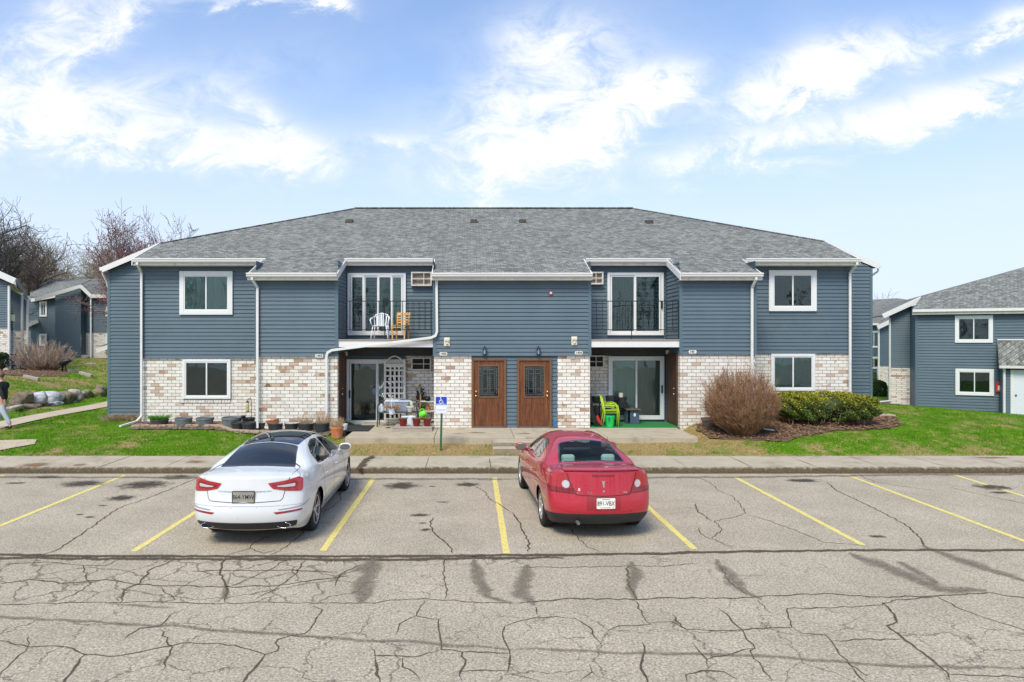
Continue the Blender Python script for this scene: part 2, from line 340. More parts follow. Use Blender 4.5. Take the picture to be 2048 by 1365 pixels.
def roof_mat(name, axis=0):     # axis 0: courses run along x; 1: along y
    m, t, b = newmat(name)
    tx = N(t, 'ShaderNodeTexCoord'); sp = N(t, 'ShaderNodeSeparateXYZ'); L(t, tx.outputs['Object'], sp.inputs[0])
    cb = N(t, 'ShaderNodeCombineXYZ'); L(t, sp.outputs[axis], cb.inputs[0]); L(t, math_(t, 'MULTIPLY', sp.outputs[1-axis], 1.085), cb.inputs[1])
    def lay(w, h, off):
        br = N(t, 'ShaderNodeTexBrick', offset=off, i_Scale=1.0, i_Mortar_Size=0.006, i_Mortar_Smooth=0.2, i_Bias=0.0, i_Brick_Width=w, i_Row_Height=h)
        br.inputs['Color1'].default_value = (0,0,0,1); br.inputs['Color2'].default_value = (1,1,1,1); br.inputs['Mortar'].default_value = (0.0,0.0,0.0,1)
        L(t, cb.outputs[0], br.inputs['Vector']); return br
    b1 = lay(0.21, 0.142, 0.37); b2 = lay(0.12, 0.071, 0.61)
    n = N(t, 'ShaderNodeTexNoise', i_Scale=0.5, i_Detail=3.0); L(t, tx.outputs['Object'], n.inputs[0])
    g = N(t, 'ShaderNodeTexNoise', i_Scale=70.0, i_Detail=3.0); L(t, tx.outputs['Object'], g.inputs[0])
    v = math_(t, 'ADD', math_(t, 'MULTIPLY', b1.outputs[0], 0.5), math_(t, 'MULTIPLY', b2.outputs[0], 0.5))
    v = math_(t, 'ADD', math_(t, 'MULTIPLY', v, 0.62), math_(t, 'ADD', math_(t, 'MULTIPLY', n.outputs[0], 0.08), math_(t, 'MULTIPLY', g.outputs[0], 0.32)))
    c = ramp(t, v, [(0.25, (0.115, 0.117, 0.106)), (0.42, (0.180, 0.181, 0.165)), (0.54, (0.220, 0.221, 0.202)), (0.74, (0.315, 0.318, 0.29))])
    # shade of every course edge painted as dark gap lines, besides the bump
    c = mixc(t, math_(t, 'MULTIPLY', b1.outputs['Fac'], 0.7), c, (0.05, 0.052, 0.055))
    L(t, c, b.inputs['Base Color']); b.inputs['Roughness'].default_value = 0.95; b.inputs['Specular IOR Level'].default_value = 0.2
    bp = N(t, 'ShaderNodeBump', i_Strength=0.9, i_Distance=0.012); L(t, math_(t, 'SUBTRACT', v, b1.outputs['Fac']), bp.inputs['Height']); L(t, bp.outputs[0], b.inputs['Normal'])
    return m
roof_mat('shingles', 0); roof_mat('shingles_side', 1)
def door_wood():
    m, t, b = newmat('door_wood')
    tx = N(t, 'ShaderNodeTexCoord'); mm = N(t, 'ShaderNodeMapping'); mm.inputs['Scale'].default_value = (14, 14, 1.0); L(t, tx.outputs['Object'], mm.inputs[0])
    n = N(t, 'ShaderNodeTexNoise', i_Scale=1.6, i_Detail=7.0, i_Roughness=0.7, i_Distortion=0.6); L(t, mm.outputs[0], n.inputs[0])
    c = ramp(t, n.outputs[0], [(0.3, (0.050, 0.014, 0.005)), (0.5, (0.135, 0.042, 0.013)), (0.72, (0.24, 0.088, 0.030))])
    L(t, c, b.inputs['Base Color']); b.inputs['Roughness'].default_value = 0.45
door_wood()
# ============================================================ GROUND
rng = random.Random(7)
def fade_mat(name, c, lo, hi, scale, rough=0.95, mx=1.0, c2=None):
    """patch whose own ragged edge comes from a stored fade value broken up by noise"""
    m, t, b = newmat(name)
    a = N(t, 'ShaderNodeAttribute', attribute_name='fade'); tx = N(t, 'ShaderNodeTexCoord')
    n = N(t, 'ShaderNodeTexNoise', i_Scale=scale, i_Detail=8.0, i_Roughness=0.7); L(t, tx.outputs['Object'], n.inputs[0])
    v = math_(t, 'ADD', a.outputs['Fac'], math_(t, 'MULTIPLY', math_(t, 'SUBTRACT', n.outputs[0], 0.5), 1.5))
    al = ramp(t, v, [(lo, 0.0), (hi, mx)]); L(t, al, b.inputs['Alpha'])
    n2 = N(t, 'ShaderNodeTexNoise', i_Scale=40.0, i_Detail=4.0); L(t, tx.outputs['Object'], n2.inputs[0])
    L(t, ramp(t, n2.outputs[0], [(0.35, tuple(x*0.6 for x in c)), (0.7, c2 or tuple(x*1.5 for x in c))]), b.inputs['Base Color'])
    b.inputs['Roughness'].default_value = rough; b.inputs['Specular IOR Level'].default_value = 0.1
    return m
fade_mat('stain_dark', (0.075, 0.062, 0.052), 0.30, 0.75, 6.0, mx=0.8)
mat('bed_soil', (0.17, 0.13, 0.085), 1.0, var=.6, vs=30, bump=.8, dirt=(.10, .15, .03), ds=2.5)
fade_mat('dirt_brown', (0.15, 0.12, 0.09), 0.38, 1.15, 9.0, mx=0.62, c2=(0.32, 0.27, 0.20))
fade_mat('crack_dirt', (0.105, 0.082, 0.058), 0.30, 0.60, 16.0, mx=0.86)
fade_mat('rust', (0.26, 0.13, 0.055), 0.3, 0.8, 8.0, mx=0.7)
fade_mat('dead_grass', (0.30, 0.215, 0.10), 0.35, 0.55, 5.0, mx=1.0, c2=(0.42, 0.33, 0.17))
class FM(MB):
    def __init__(s): super().__init__(); s.a = []
    def ell(s, cx, cy, rx, ry, z, rot=0, zf=None):
        K, J = 28, 4; vs = []; fs = []
        for j in range(J+1):
            for k in range(K):
                t = 2*math.pi*k/K; r = j/J; x = rx*r*math.cos(t); y = ry*r*math.sin(t)
                X = cx + x*math.cos(rot) - y*math.sin(rot); Y = cy + x*math.sin(rot) + y*math.cos(rot)
                vs.append((X, Y, (zf(X, Y) if zf else 0) + z)); s.a.append(1 - r)
        for j in range(J):
            for k in range(K): fs.append((j*K+k, (j+1)*K+k, (j+1)*K+(k+1)%K, j*K+(k+1)%K))
        s.add(vs, fs)
    def line(s, pts, w, z, jit=0.03, step=0.12, zf=None, peak=1.0, rg=rng):
        P = []
        for a, b in zip(pts[:-1], pts[1:]):
            a, b = Vector(a), Vector(b); n = max(1, int((b-a).length/step)); nx = Vector((-(b-a).y, (b-a).x)).normalized() if (b-a).length > 0 else Vector((0,0))
            for i in range(n):
                P.append(a.lerp(b, i/n) + nx*rg.uniform(-jit, jit)*(0 if i == 0 else 1))
        P.append(Vector(pts[-1])); vs = []; fs = []
        for i, p in enumerate(P):
            d = (P[min(i+1, len(P)-1)] - P[max(0, i-1)]).normalized(); n = Vector((-d.y, d.x))
            ww = w*rg.uniform(0.7, 1.3)*(min(1, 0.25 + min(i, len(P)-1-i)*0.4))
            for k, a in ((-1, 0), (-0.4, 0.75), (0, 1), (0.4, 0.75), (1, 0)):
                q = p + n*ww*k; vs.append((q.x, q.y, (zf(q.x, q.y) if zf else 0) + z)); s.a.append(a*peak)
        for i in range(len(P)-1):
            for k in range(4): fs.append((i*5+k, i*5+k+1, (i+1)*5+k+1, (i+1)*5+k))
        s.add(vs, fs)
    def done(s, name, m):
        o = s.build(name, m, fixn=False); at = o.data.attributes.new('fade', 'FLOAT', 'POINT'); at.data.foreach_set('value', s.a)
        tag(o, kind='structure'); return o
def G2(px, py, z=0.0):
    Y = (HC - z)*F/(py - CY); return (U(px, Y), Y)
# ---- asphalt
m, t, b = newmat('asphalt')
tx = N(t, 'ShaderNodeTexCoord'); sp = N(t, 'ShaderNodeSeparateXYZ'); L(t, tx.outputs['Object'], sp.inputs[0])
sp2 = N(t, 'ShaderNodeNewGeometry'); spw = N(t, 'ShaderNodeSeparateXYZ'); L(t, sp2.outputs['Position'], spw.inputs[0])
a1 = N(t, 'ShaderNodeTexNoise', i_Scale=38.0, i_Detail=6.0, i_Roughness=0.8); L(t, sp2.outputs['Position'], a1.inputs[0])
a2 = N(t, 'ShaderNodeTexNoise', i_Scale=0.8, i_Detail=8.0, i_Roughness=0.65); L(t, sp2.outputs['Position'], a2.inputs[0])
a3 = N(t, 'ShaderNodeTexNoise', i_Scale=5.0, i_Detail=8.0, i_Roughness=0.7); L(t, sp2.outputs['Position'], a3.inputs[0])
vo = N(t, 'ShaderNodeTexVoronoi', i_Scale=42.0); L(t, sp2.outputs['Position'], vo.inputs['Vector'])
base = ramp(t, a1.outputs[0], [(0.38, (0.145, 0.120, 0.080)), (0.5, (0.405, 0.338, 0.252)), (0.62, (0.72, 0.63, 0.50))])
base = mixc(t, 0.35, base, ramp(t, vo.outputs['Color'], [(0.0, (0.16, 0.13, 0.092)), (1.0, (0.60, 0.53, 0.42))]))
base = mixc(t, 1.0, base, ramp(t, a2.outputs[0], [(0.3, (0.84, 0.83, 0.81)), (0.7, (1.12, 1.11, 1.10))]), 'MULTIPLY')
base = mixc(t, ramp(t, a3.outputs[0], [(0.55, 0.0), (0.75, 0.5)]), base, (0.20, 0.185, 0.165))
lane = ramp(t, math_(t, 'MULTIPLY', spw.outputs[1], 0.05), [(0.40, 1.0), (0.48, 0.0), (0.492, 0.0), (0.50, 0.0)])
# alligator cracking beside the seam on the left, thinning out to the right
dn = N(t, 'ShaderNodeTexNoise', i_Scale=1.7, i_Detail=6.0, i_Roughness=0.6); L(t, sp2.outputs['Position'], dn.inputs[0])
dv = N(t, 'ShaderNodeVectorMath', operation='SCALE'); L(t, dn.outputs['Color'], dv.inputs[0]); dv.inputs['Scale'].default_value = 0.75
av = N(t, 'ShaderNodeVectorMath', operation='ADD'); L(t, sp2.outputs['Position'], av.inputs[0]); L(t, dv.outputs[0], av.inputs[1])
def vor(scale, wdt, seed):
    mm = N(t, 'ShaderNodeMapping'); mm.inputs['Location'].default_value = (seed, seed*2, 0); L(t, av.outputs[0], mm.inputs[0])
    v = N(t, 'ShaderNodeTexVoronoi', feature='DISTANCE_TO_EDGE', voronoi_dimensions='2D', i_Scale=scale); L(t, mm.outputs[0], v.inputs['Vector'])
    return ramp(t, v.outputs['Distance'], [(0.0, 1.0), (wdt*0.5, 0.75), (wdt, 0.0)])
v1 = vor(1.9, 0.045, 3.3); v2 = vor(4.2, 0.06, 9.1); v3 = vor(0.42, 0.010, 5.7)
# masks
yy = spw.outputs[1]; xx = spw.outputs[0]
def band(y0, y1, s):
    return math_(t, 'MULTIPLY', math_(t, 'MULTIPLY', math_(t, 'SUBTRACT', yy, y0), 1/s, clamp=True), math_(t, 'MULTIPLY', math_(t, 'SUBTRACT', y1, yy), 1/s, clamp=True))
mk1 = math_(t, 'MULTIPLY', band(7.95, 9.75, 0.12), math_(t, 'MULTIPLY', math_(t, 'SUBTRACT', -0.9, xx), 1.2, clamp=True))
mk2 = math_(t, 'MULTIPLY', band(9.25, 9.8, 0.12), math_(t, 'MULTIPLY', math_(t, 'SUBTRACT', 3.8, xx), 1.0, clamp=True))
gn = ramp(t, a2.outputs[0], [(0.42, 0.15), (0.55, 1.0)])
ck = math_(t, 'MAXIMUM', math_(t, 'MULTIPLY', math_(t, 'MULTIPLY', mk1, v1), 0.85), math_(t, 'MULTIPLY', math_(t, 'MULTIPLY', mk2, v2), math_(t, 'MULTIPLY', gn, 0.75)))
far = math_(t, 'MULTIPLY', math_(t, 'SUBTRACT', 6.2, yy), 0.8, clamp=True)
ck = math_(t, 'MAXIMUM', ck, math_(t, 'MULTIPLY', math_(t, 'MULTIPLY', v3, far), 0.6))
v4 = vor(0.95, 0.012, 12.0); v5 = vor(2.1, 0.02, 21.0)
ck = math_(t, 'MAXIMUM', ck, math_(t, 'MULTIPLY', math_(t, 'MULTIPLY', v4, math_(t, 'MULTIPLY', math_(t, 'SUBTRACT', 7.9, yy), 2.0, clamp=True)), ramp(t, a2.outputs[0], [(0.36, 0.0), (0.46, 0.85)])))
ck = math_(t, 'MAXIMUM', ck, math_(t, 'MULTIPLY', math_(t, 'MULTIPLY', v5, math_(t, 'MULTIPLY', math_(t, 'SUBTRACT', 9.7, yy), 2.0, clamp=True)), ramp(t, a2.outputs[0], [(0.50, 0.0), (0.58, 0.75)])))
base = mixc(t, math_(t, 'MULTIPLY', ck, 0.85), base, (0.095, 0.072, 0.050))
L(t, base, b.inputs['Base Color']); b.inputs['Roughness'].default_value = 0.95; b.inputs['Specular IOR Level'].default_value = 0.2
bp = N(t, 'ShaderNodeBump', i_Strength=0.55, i_Distance=0.008); L(t, math_(t, 'SUBTRACT', a1.outputs[0], math_(t, 'MULTIPLY', ck, 1.5)), bp.inputs['Height']); L(t, bp.outputs[0], b.inputs['Normal'])
g = MB(); g.add([(-90, -30, 0), (90, -30, 0), (90, 15.62, 0), (-90, 15.62, 0)], [(0, 1, 2, 3)])
tag(g.build('parking_lot', M['asphalt']), kind='structure')
# ---- yellow stall lines: (top px, top py, bottom px, bottom py)
yl = MB()
for k, (xa, ya, xb, yb) in enumerate([(250, 951, -4, 1054), (505, 953, 266, 1104), (748, 956, 645, 1103), (989, 956, 1013, 1108), (1230, 955, 1389, 1099), (1470, 955, 1726, 1091), (1693, 950, 2062, 1088), (1908, 950, 2330, 1080), (8, 951, -420, 1090)]):
    a = Vector(G2(xa, ya)); bb = Vector(G2(xb, yb)); w = 0.052; d = (bb-a).normalized(); n = Vector((-d.y, d.x)); K = 40; vs = []
    for i in range(K+1):
        p = a.lerp(bb, i/K)
        for sgn in (-1, 1):
            q = p + n*sgn*(w + rng.uniform(-0.004, 0.004)); vs.append((q.x, q.y, 0.004))
    yl.add(vs, [(2*i, 2*i+1, 2*i+3, 2*i+2) for i in range(K)])
tag(yl.build('stall_lines', M['yellow_paint'], fixn=False), kind='structure')
# ---- cracks traced over the lot; numbers are positions in the two lower half-views of the photograph
def A_(p): return G2(p[0]/2, 880 + p[1]/2)
def B_(p): return G2(1024 + p[0]/2, 880 + p[1]/2)
CA = [[(800,150),(640,215),(560,245),(470,275),(400,325),(330,375),(270,415),(220,445),(150,465),(0,474)],
 [(1110,370),(1080,385),(1020,410),(1000,435),(930,455),(900,470)],[(1230,355),(1180,400),(1120,445),(1060,470)],[(1000,435),(1050,455),(1110,442)],
 [(1360,205),(1362,240),(1330,270),(1290,290)],[(1850,165),(1900,185),(1940,210),(1960,240),(2000,260),(2048,290)],
 [(1740,310),(1720,330),(1730,360),(1750,385),(1780,410),(1800,430),(1812,455)],
 [(-200,665),(0,660),(200,655),(400,650),(650,650),(850,657),(1050,650),(1250,655),(1430,655),(1500,655),(1560,642),(1700,635),(1900,650),(2048,655)],
 [(-100,800),(0,805),(110,830),(200,825),(290,835),(340,860),(440,868),(560,850),(650,830),(760,812),(940,822),(1000,840),(1060,860),(1110,845),(1110,800),(1160,785),(1220,775),(1260,730),(1290,680),(1250,665)],
 [(340,860),(300,910),(260,960),(240,1000)],[(110,830),(60,880),(0,945)],[(115,785),(110,830)],[(1060,860),(1030,900),(980,960),(960,1000)],
 [(1700,640),(1665,705),(1700,712),(1755,718),(1760,790),(1765,840),(1850,850),(1860,900),(1840,930),(1850,965)],
 [(1765,840),(1650,870),(1500,865),(1480,830)],[(1500,865),(1510,920),(1520,975)],[(1610,870),(1610,910),(1640,920),(1680,960)],[(1665,705),(1600,735),(1580,780)],
 [(1850,850),(1950,850),(2040,855)],[(2045,740),(2020,745),(2015,800),(2040,860),(2030,935)],[(1840,930),(1940,922),(2048,925)],
 [(500,795),(560,755),(640,745),(700,690)],[(640,760),(690,830),(680,860),(650,925)],[(0,780),(40,750)],
 [(900,470),(880,530),(905,590),(900,650)],[(1160,470),(1080,520),(980,560),(930,585)],[(500,470),(420,505),(300,500),(180,490),(0,500)],
 [(0,575),(120,560),(260,575),(420,560),(560,580),(700,585),(880,590),(1100,585),(1260,560),(1400,545)],[(330,600),(250,640),(180,655)],[(640,590),(700,640),(640,655)],
 [(480,655),(500,600),(560,575),(600,520),(700,480)],[(330,500),(360,580),(300,620)],[(1220,480),(1180,540),(1110,590),(1020,640)],[(760,525),(940,525),(1140,522),(1350,530)],[(1780,470),(1775,560),(1790,600),(1780,635)],[(1340,590),(1360,540),(1440,500)]]
CB = [[(0,290),(30,330),(50,380),(66,410),(66,450)],[(230,350),(265,395),(300,430),(360,450)],
 [(740,150),(790,170),(830,205),(880,225),(915,260),(935,295),(870,315),(810,325),(840,360),(800,395),(850,420),(900,432)],[(735,255),(745,290),(800,325)],[(750,350),(755,375),(800,400)],
 [(935,300),(1000,315),(1100,350),(1200,390),(1250,412),(1400,422)],[(1260,170),(1300,205),(1420,260),(1500,300),(1590,350),(1640,405),(1660,430)],[(1390,140),(1450,170),(1550,185),(1700,205)],[(1750,190),(1900,225),(2100,265)],
 [(0,655),(100,648),(250,635),(480,640),(640,632),(900,635),(1050,625),(1250,615),(1450,630),(1700,625),(1900,612),(2100,640)],
 [(480,640),(500,650),(520,700),(555,740),(430,745),(385,765)],[(555,735),(640,728),(680,750),(700,760),(900,762),(960,755),(1120,752),(1105,700),(1100,675),(1200,675),(1380,668),(1480,662),(1540,640),(1700,628)],
 [(640,700),(680,750)],[(820,670),(870,710),(900,745),(930,780),(965,820),(960,860),(1000,910),(1040,965)],[(720,810),(750,850),(780,880),(790,920)],[(780,880),(900,850),(965,835)],
 [(1120,752),(1160,775),(1250,780),(1280,810),(1310,860),(1350,900),(1430,950)],[(1280,805),(1400,800),(1560,798)],[(1480,650),(1530,700),(1540,730),(1500,745),(1560,790),(1640,850),(1700,900),(1745,935),(1750,960)],
 [(1745,940),(1900,945),(2100,955)],[(1700,625),(1800,680),(1900,715),(2000,745),(2100,775)],[(520,810),(530,850),(515,900),(530,940),(545,980)],[(250,715),(310,750),(330,790),(360,830)],[(-20,742),(60,720),(100,710),(180,708),(260,715)],
 [(95,670),(100,700)],[(310,900),(320,930),(270,965)],[(0,940),(50,950),(110,965)],[(700,970),(695,940),(760,925),(850,930),(900,960)],[(980,640),(1030,690)],[(1350,900),(1400,960),(1440,1000)],[(460,500),(470,590),(500,640)],[(830,500),(870,570),(940,620)],[(0,510),(200,512),(450,505),(600,508),(740,495)]]
cr = FM()
for C, T in ((CA, A_), (CB, B_)):
    for k, ln in enumerate(C):
        cr.line([T(p) for p in ln], 0.013 if k % 3 else 0.020, 0.004, jit=0.022, step=0.08)
for a in range(-14, 16):      # more of the same further along the lot and towards the viewer
    x = a*2.1 + rng.uniform(-.6, .6); y = rng.uniform(1.0, 5.6)
    cr.line([(x, y), (x+rng.uniform(-1, 1), y-1.1), (x+rng.uniform(-1.4, 1.4), y-2.4)], 0.018, 0.004, jit=0.03)
cr.done('asphalt_cracks', M['crack_dirt'])
seam = FM(); sp_ = [(-60, 458), (100, 463), (300, 466), (600, 466), (900, 468), (1200, 466), (1500, 468), (1800, 466), (2048, 462)]
sl = [A_(p) for p in sp_] + [B_(p) for p in [(200, 462), (500, 458), (800, 450), (1100, 446), (1400, 443), (1700, 442), (2100, 444), (2700, 446)]]
sl = [(-30, sl[0][1])] + sl
seam.line(sl, 0.07, 0.008, jit=0.02, step=0.15); seam.line([(x, y - 0.13) for x, y in sl[:11]], 0.09, 0.008, jit=0.04, step=0.2, peak=0.8)
seam.done('asphalt_seam', M['crack_dirt'])
st = FM()
for (px, py, rx, ry) in [(165,1.0*968,0.62,0.40),(290,970,0.70,0.50),(242,997,0.40,0.28),(802,972,0.50,0.42),(840,1031,0.24,0.12),(852,1060,0.12,0.10),(845,1047,0.10,0.05),(95,955,0.5,0.2),(30,967,0.3,0.1),(180,1035,0.12,0.06),(160,1030,.1,.05),(205,1012,.12,.06),(1755,1074,0.17,0.09),(1985,975,.5,.3),(1998,986,.3,.12),(1605,962,.5,.22),(355,955,.5,.3),(865,974,.12,.05),(886,1005,.15,.06),(935,970,.35,.25)]:
    x, y = G2(px, py); st.ell(x, y, rx*1.25, ry*1.35, 0.008)
st.done('oil_stains', M['stain_dark'])
dt = FM()
def band_(T, pts, w): dt.line([T(p) for p in pts], w, 0.012, jit=0.04, step=0.18)
band_(A_, [(1490,465),(1475,540),(1450,600),(1440,655)], 0.24); band_(A_, [(1895,480),(1910,560),(1950,630),(2048,655)], 0.17)
band_(B_, [(60,500),(40,570),(30,620),(90,665)], 0.22); band_(B_, [(480,490),(490,550),(475,600),(495,640)], 0.16)
band_(B_, [(820,480),(880,560),(930,610),(1000,640)], 0.17); band_(B_, [(1350,455),(1500,510),(1620,560),(1720,600),(1900,605)], 0.30)
band_(B_, [(1640,425),(1720,455),(1850,500),(2060,570)], 0.25); band_(B_, [(1550,490),(1640,540),(1700,575)], 0.28)
band_(A_, [(-60,705),(0,710),(250,722),(550,740),(750,750),(900,768),(1150,780),(1350,795),(1500,808),(1750,820),(2048,842)], 0.055)
band_(B_, [(0,842),(200,845),(400,855),(620,860),(900,865),(1200,885),(1500,905),(1800,915),(2100,920)], 0.055)
band_(A_, [(430,655),(560,665),(700,672)], 0.06); band_(A_, [(900,590),(905,640)], 0.12); band_(A_, [(640,640),(650,655)], 0.12); band_(A_, [(930,585),(1000,560)], .1)
band_(B_, [(900,545),(1000,545)], .07)
band_(A_, [(-100,150),(600,152),(1400,158),(2048,158)], 0.16); band_(B_, [(0,158),(500,152),(1000,150),(1500,142),(2100,140)], 0.16)
dt.done('dirt_patches', M['dirt_brown'])
# ============================================================ TERRAIN
Yc, Ysb, ZS = 15.60, 17.10, 0.14           # kerb face, back of the sidewalk, sidewalk level
CP = [(-40,17.1,.13),(-25,17.1,.13),(-14,17.1,.13),(-6,17.1,.13),(0,17.1,.13),(6,17.1,.13),(14,17.1,.12),(25,17.1,.1),(40,17.1,.1),
 (-13,19.2,.24),(-9,19.2,.28),(-5,19.2,.30),(-1,18.2,.27),(2,18.2,.27),(5,18.3,.30),(8,18.6,.42),(11,18.6,.42),(16,19,.36),(22,20,.18),(30,20,.05),
 (-11,21.6,.40),(-7,20.3,.38),(-4,20.3,.40),(3,20.3,.40),(7,20.2,.56),(10,20.3,.66),(13,21.5,.78),(15,23.5,.80),(17,24.5,.62),(20,27,.25),
 (-15.5,20.8,.30),(-15.2,26,.38),(-14.5,30,.5),(-18,24,.42),(-18.3,28,.42),(-18.0,33,.45),(-17,36,.7),(-14,23.5,.42),
 (-19.6,26,1.05),(-19.6,30,1.1),(-19.4,34,1.0),(-21.5,28,1.5),(-23,31,1.62),(-22,36,1.45),(-19,38,1.15),(-16,42,1.15),(-14,36,.7),(-20,46,1.45),(-26,37,1.3),(-26,41,1.4),(-30,50,1.7),(-18,55,1.7),(-26,25,1.3),(-30,30,1.7),(-40,30,1.7),(-40,50,1.8),(-24,20,.35),(-40,18.5,.4),(-20,60,1.9),(-60,60,2.0),
 (-5,30,.6),(5,30,.6),(-5,45,.5),(5,45,.3),(16,32,.0),(24,35.6,-.52),(24.6,37,-.58),(27,34.2,-.68),(29,33,-.75),(35,27,-.3),(22,40,-.3),(26,50,-.5),(35,50,-.4),(20,60,-.5),(40,70,-.4),(60,60,-.3),(0,70,.8),(60,30,-.2),(40,24,-.05),(-8,60,1.0),(-60,30,1.6)]
cpa = np.array(CP); dd = np.sqrt(((cpa[:,None,:2]-cpa[None,:,:2])**2).sum(-1)); wts = np.linalg.solve(dd + np.eye(len(cpa))*-0.02, cpa[:,2])
def HT(x, y):
    x = np.asarray(x, dtype=float); y = np.asarray(y, dtype=float); shp = x.shape; x = np.clip(x.ravel(), -58, 58); y = np.clip(y.ravel(), 17, 70)
    out = np.zeros_like(x)
    for i in range(len(cpa)): out += wts[i]*np.sqrt((x-cpa[i,0])**2 + (y-cpa[i,1])**2)
    k = np.clip((y-17.1)/0.7, 0, 1); k = k*k*(3-2*k); out = 0.135*(1-k) + out*k
    inn = (x > -3.62) & (x < 6.42) & (y > 18.4) & (y < 24); out = np.where(inn, np.minimum(out, 0.3), out)
    r = out.reshape(shp); return float(r) if r.shape == () else r
def GT(px, py):       # where the sight line through a photo point meets the terrain
    lo, hi = 17.0, 70.0; best = None
    for Y in np.linspace(lo, hi, 400):
        if V(py, Y) <= HT(U(px, Y), Y): best = Y; break
    best = best or hi; return (U(px, best), best, HT(U(px, best), best))
m, t, b = newmat('lawn')
ge = N(t, 'ShaderNodeNewGeometry'); P_ = ge.outputs['Position']
n1_ = N(t, 'ShaderNodeTexNoise', i_Scale=0.55, i_Detail=5.0, i_Roughness=0.6); n2_ = N(t, 'ShaderNodeTexNoise', i_Scale=22.0, i_Detail=6.0, i_Roughness=0.75); n3_ = N(t, 'ShaderNodeTexNoise', i_Scale=3.0, i_Detail=6.0, i_Roughness=0.65)
for q in (n1_, n2_, n3_): L(t, P_, q.inputs[0])
cg = ramp(t, n2_.outputs[0], [(0.34, (0.035, 0.085, 0.003)), (0.5, (0.085, 0.205, 0.005)), (0.66, (0.22, 0.38, 0.02))])
dry = ramp(t, n2_.outputs[0], [(0.32, (0.12, 0.08, 0.035)), (0.5, (0.38, 0.25, 0.11)), (0.68, (0.62, 0.45, 0.24))])
mkd = math_(t, 'ADD', math_(t, 'MULTIPLY', n1_.outputs[0], 0.6), math_(t, 'MULTIPLY', n3_.outputs[0], 0.45))
spx = N(t, 'ShaderNodeSeparateXYZ'); L(t, P_, spx.inputs[0])
def bump_(v, c, w): return math_(t, 'SUBTRACT', 1.0, math_(t, 'MULTIPLY', math_(t, 'ABSOLUTE', math_(t, 'SUBTRACT', v, c)), 1/w), clamp=True)
bare = math_(t, 'MULTIPLY', bump_(spx.outputs[0], 1.6, 6.4), math_(t, 'MULTIPLY', math_(t, 'SUBTRACT', spx.outputs[1], 16.85), 1.6, clamp=True))
bare = math_(t, 'MULTIPLY', bare, math_(t, 'MULTIPLY', math_(t, 'SUBTRACT', 20.5, spx.outputs[1]), 2.0, clamp=True))
bare = math_(t, 'MINIMUM', math_(t, 'MULTIPLY', bare, 2.0), 1.0)
hill = math_(t, 'MULTIPLY', math_(t, 'MULTIPLY', math_(t, 'SUBTRACT', -18.6, spx.outputs[0]), 2.0, clamp=True), 0.10)
edge = math_(t, 'MULTIPLY', bump_(spx.outputs[1], 17.1, 0.22), 0.16)
mk_ = math_(t, 'ADD', math_(t, 'ADD', mkd, math_(t, 'MULTIPLY', bare, 0.25)), math_(t, 'ADD', hill, edge))
cc = mixc(t, ramp(t, mk_, [(0.53, 0.0), (0.635, 0.88)]), cg, dry)
L(t, cc, b.inputs['Base Color']); b.inputs['Roughness'].default_value = 1.0; b.inputs['Specular IOR Level'].default_value = 0.1
bp = N(t, 'ShaderNodeBump', i_Strength=1.0, i_Distance=0.05); L(t, n2_.outputs[0], bp.inputs['Height']); L(t, bp.outputs[0], b.inputs['Normal'])
xs = np.unique(np.concatenate([np.arange(-400, -40, 30), np.arange(-40, 40, 0.4), np.arange(40, 401, 30)])); ys = np.unique(np.concatenate([np.arange(17.1, 40, 0.3), np.arange(40, 70, 1.5), np.arange(70, 900, 60)]))
XX, YY = np.meshgrid(xs, ys); ZZ = HT(XX, YY)
ZZ = ZZ + 0.012*np.sin(XX*3.1)*np.sin(YY*2.3)*(YY > 17.3)
tm = MB(); nx = len(xs); tm.add(np.stack([XX.ravel(), YY.ravel(), ZZ.ravel()], 1), [(j*nx+i, j*nx+i+1, (j+1)*nx+i+1, (j+1)*nx+i) for j in range(len(ys)-1) for i in range(nx-1)])
tag(tm.build('lawn_ground', M['lawn'], smooth=True, fixn=False), kind='structure')
# ---- sidewalk slabs with an integral kerb
sw = MB(); X = 0.46 - 1.55*28
while X < 46:
    z = ZS + rng.uniform(-0.004, 0.004)
    x0, x1 = X + 0.006, X + 1.544
    pr = [(Yc+0.012, 0.0-0.05), (Yc, 0.06), (Yc+0.006, z-0.02), (Yc+0.03, z), (Ysb, z+0.012), (Ysb, -0.05)]
    sw.add([(x0, a, c) for a, c in pr] + [(x1, a, c) for a, c in pr], [(i, (i+1) % 6, 6+(i+1) % 6, 6+i) for i in range(6)] + [tuple(range(6))[::-1], tuple(range(6, 12))])
    X += 1.55
tag(sw.build('sidewalk', M['concrete'], bevel=0.006), kind='structure')
kf = FM(); kx = -40.0
kf.n = 0
vs = []; K = 400
for i in range(K+1):
    x = -40 + 80*i/K
    for y, z, a in ((Yc-0.004, 0.004, 0.95), (Yc-0.004, 0.06, 0.85), (Yc+0.002, ZS-0.022, 0.75), (Yc+0.026, ZS+0.006, 0.5), (Yc+0.20, ZS+0.012, 0.0)): vs.append((x, y, z)); kf.a.append(a)
kf.add(vs, [(i*5+k, i*5+k+1, (i+1)*5+k+1, (i+1)*5+k) for i in range(K) for k in range(4)])
fade_mat('kerb_dirt', (0.10, 0.075, 0.045), 0.30, 0.85, 9.0, mx=0.9, c2=(0.22, 0.17, 0.11)); kf.done('kerb_grime', M['kerb_dirt'])
rs = FM()
for (px, py, rx, ry) in [(70,931,.45,.3),(160,931,.2,.15),(390,925,.3,.2),(1985,917,.6,.12),(1148,905,.2,.1)]:
    x, y = G2(px, py, ZS); rs.ell(x, y, rx*1.3, ry*1.6, ZS+0.018)
rs.done('sidewalk_rust', M['rust'])
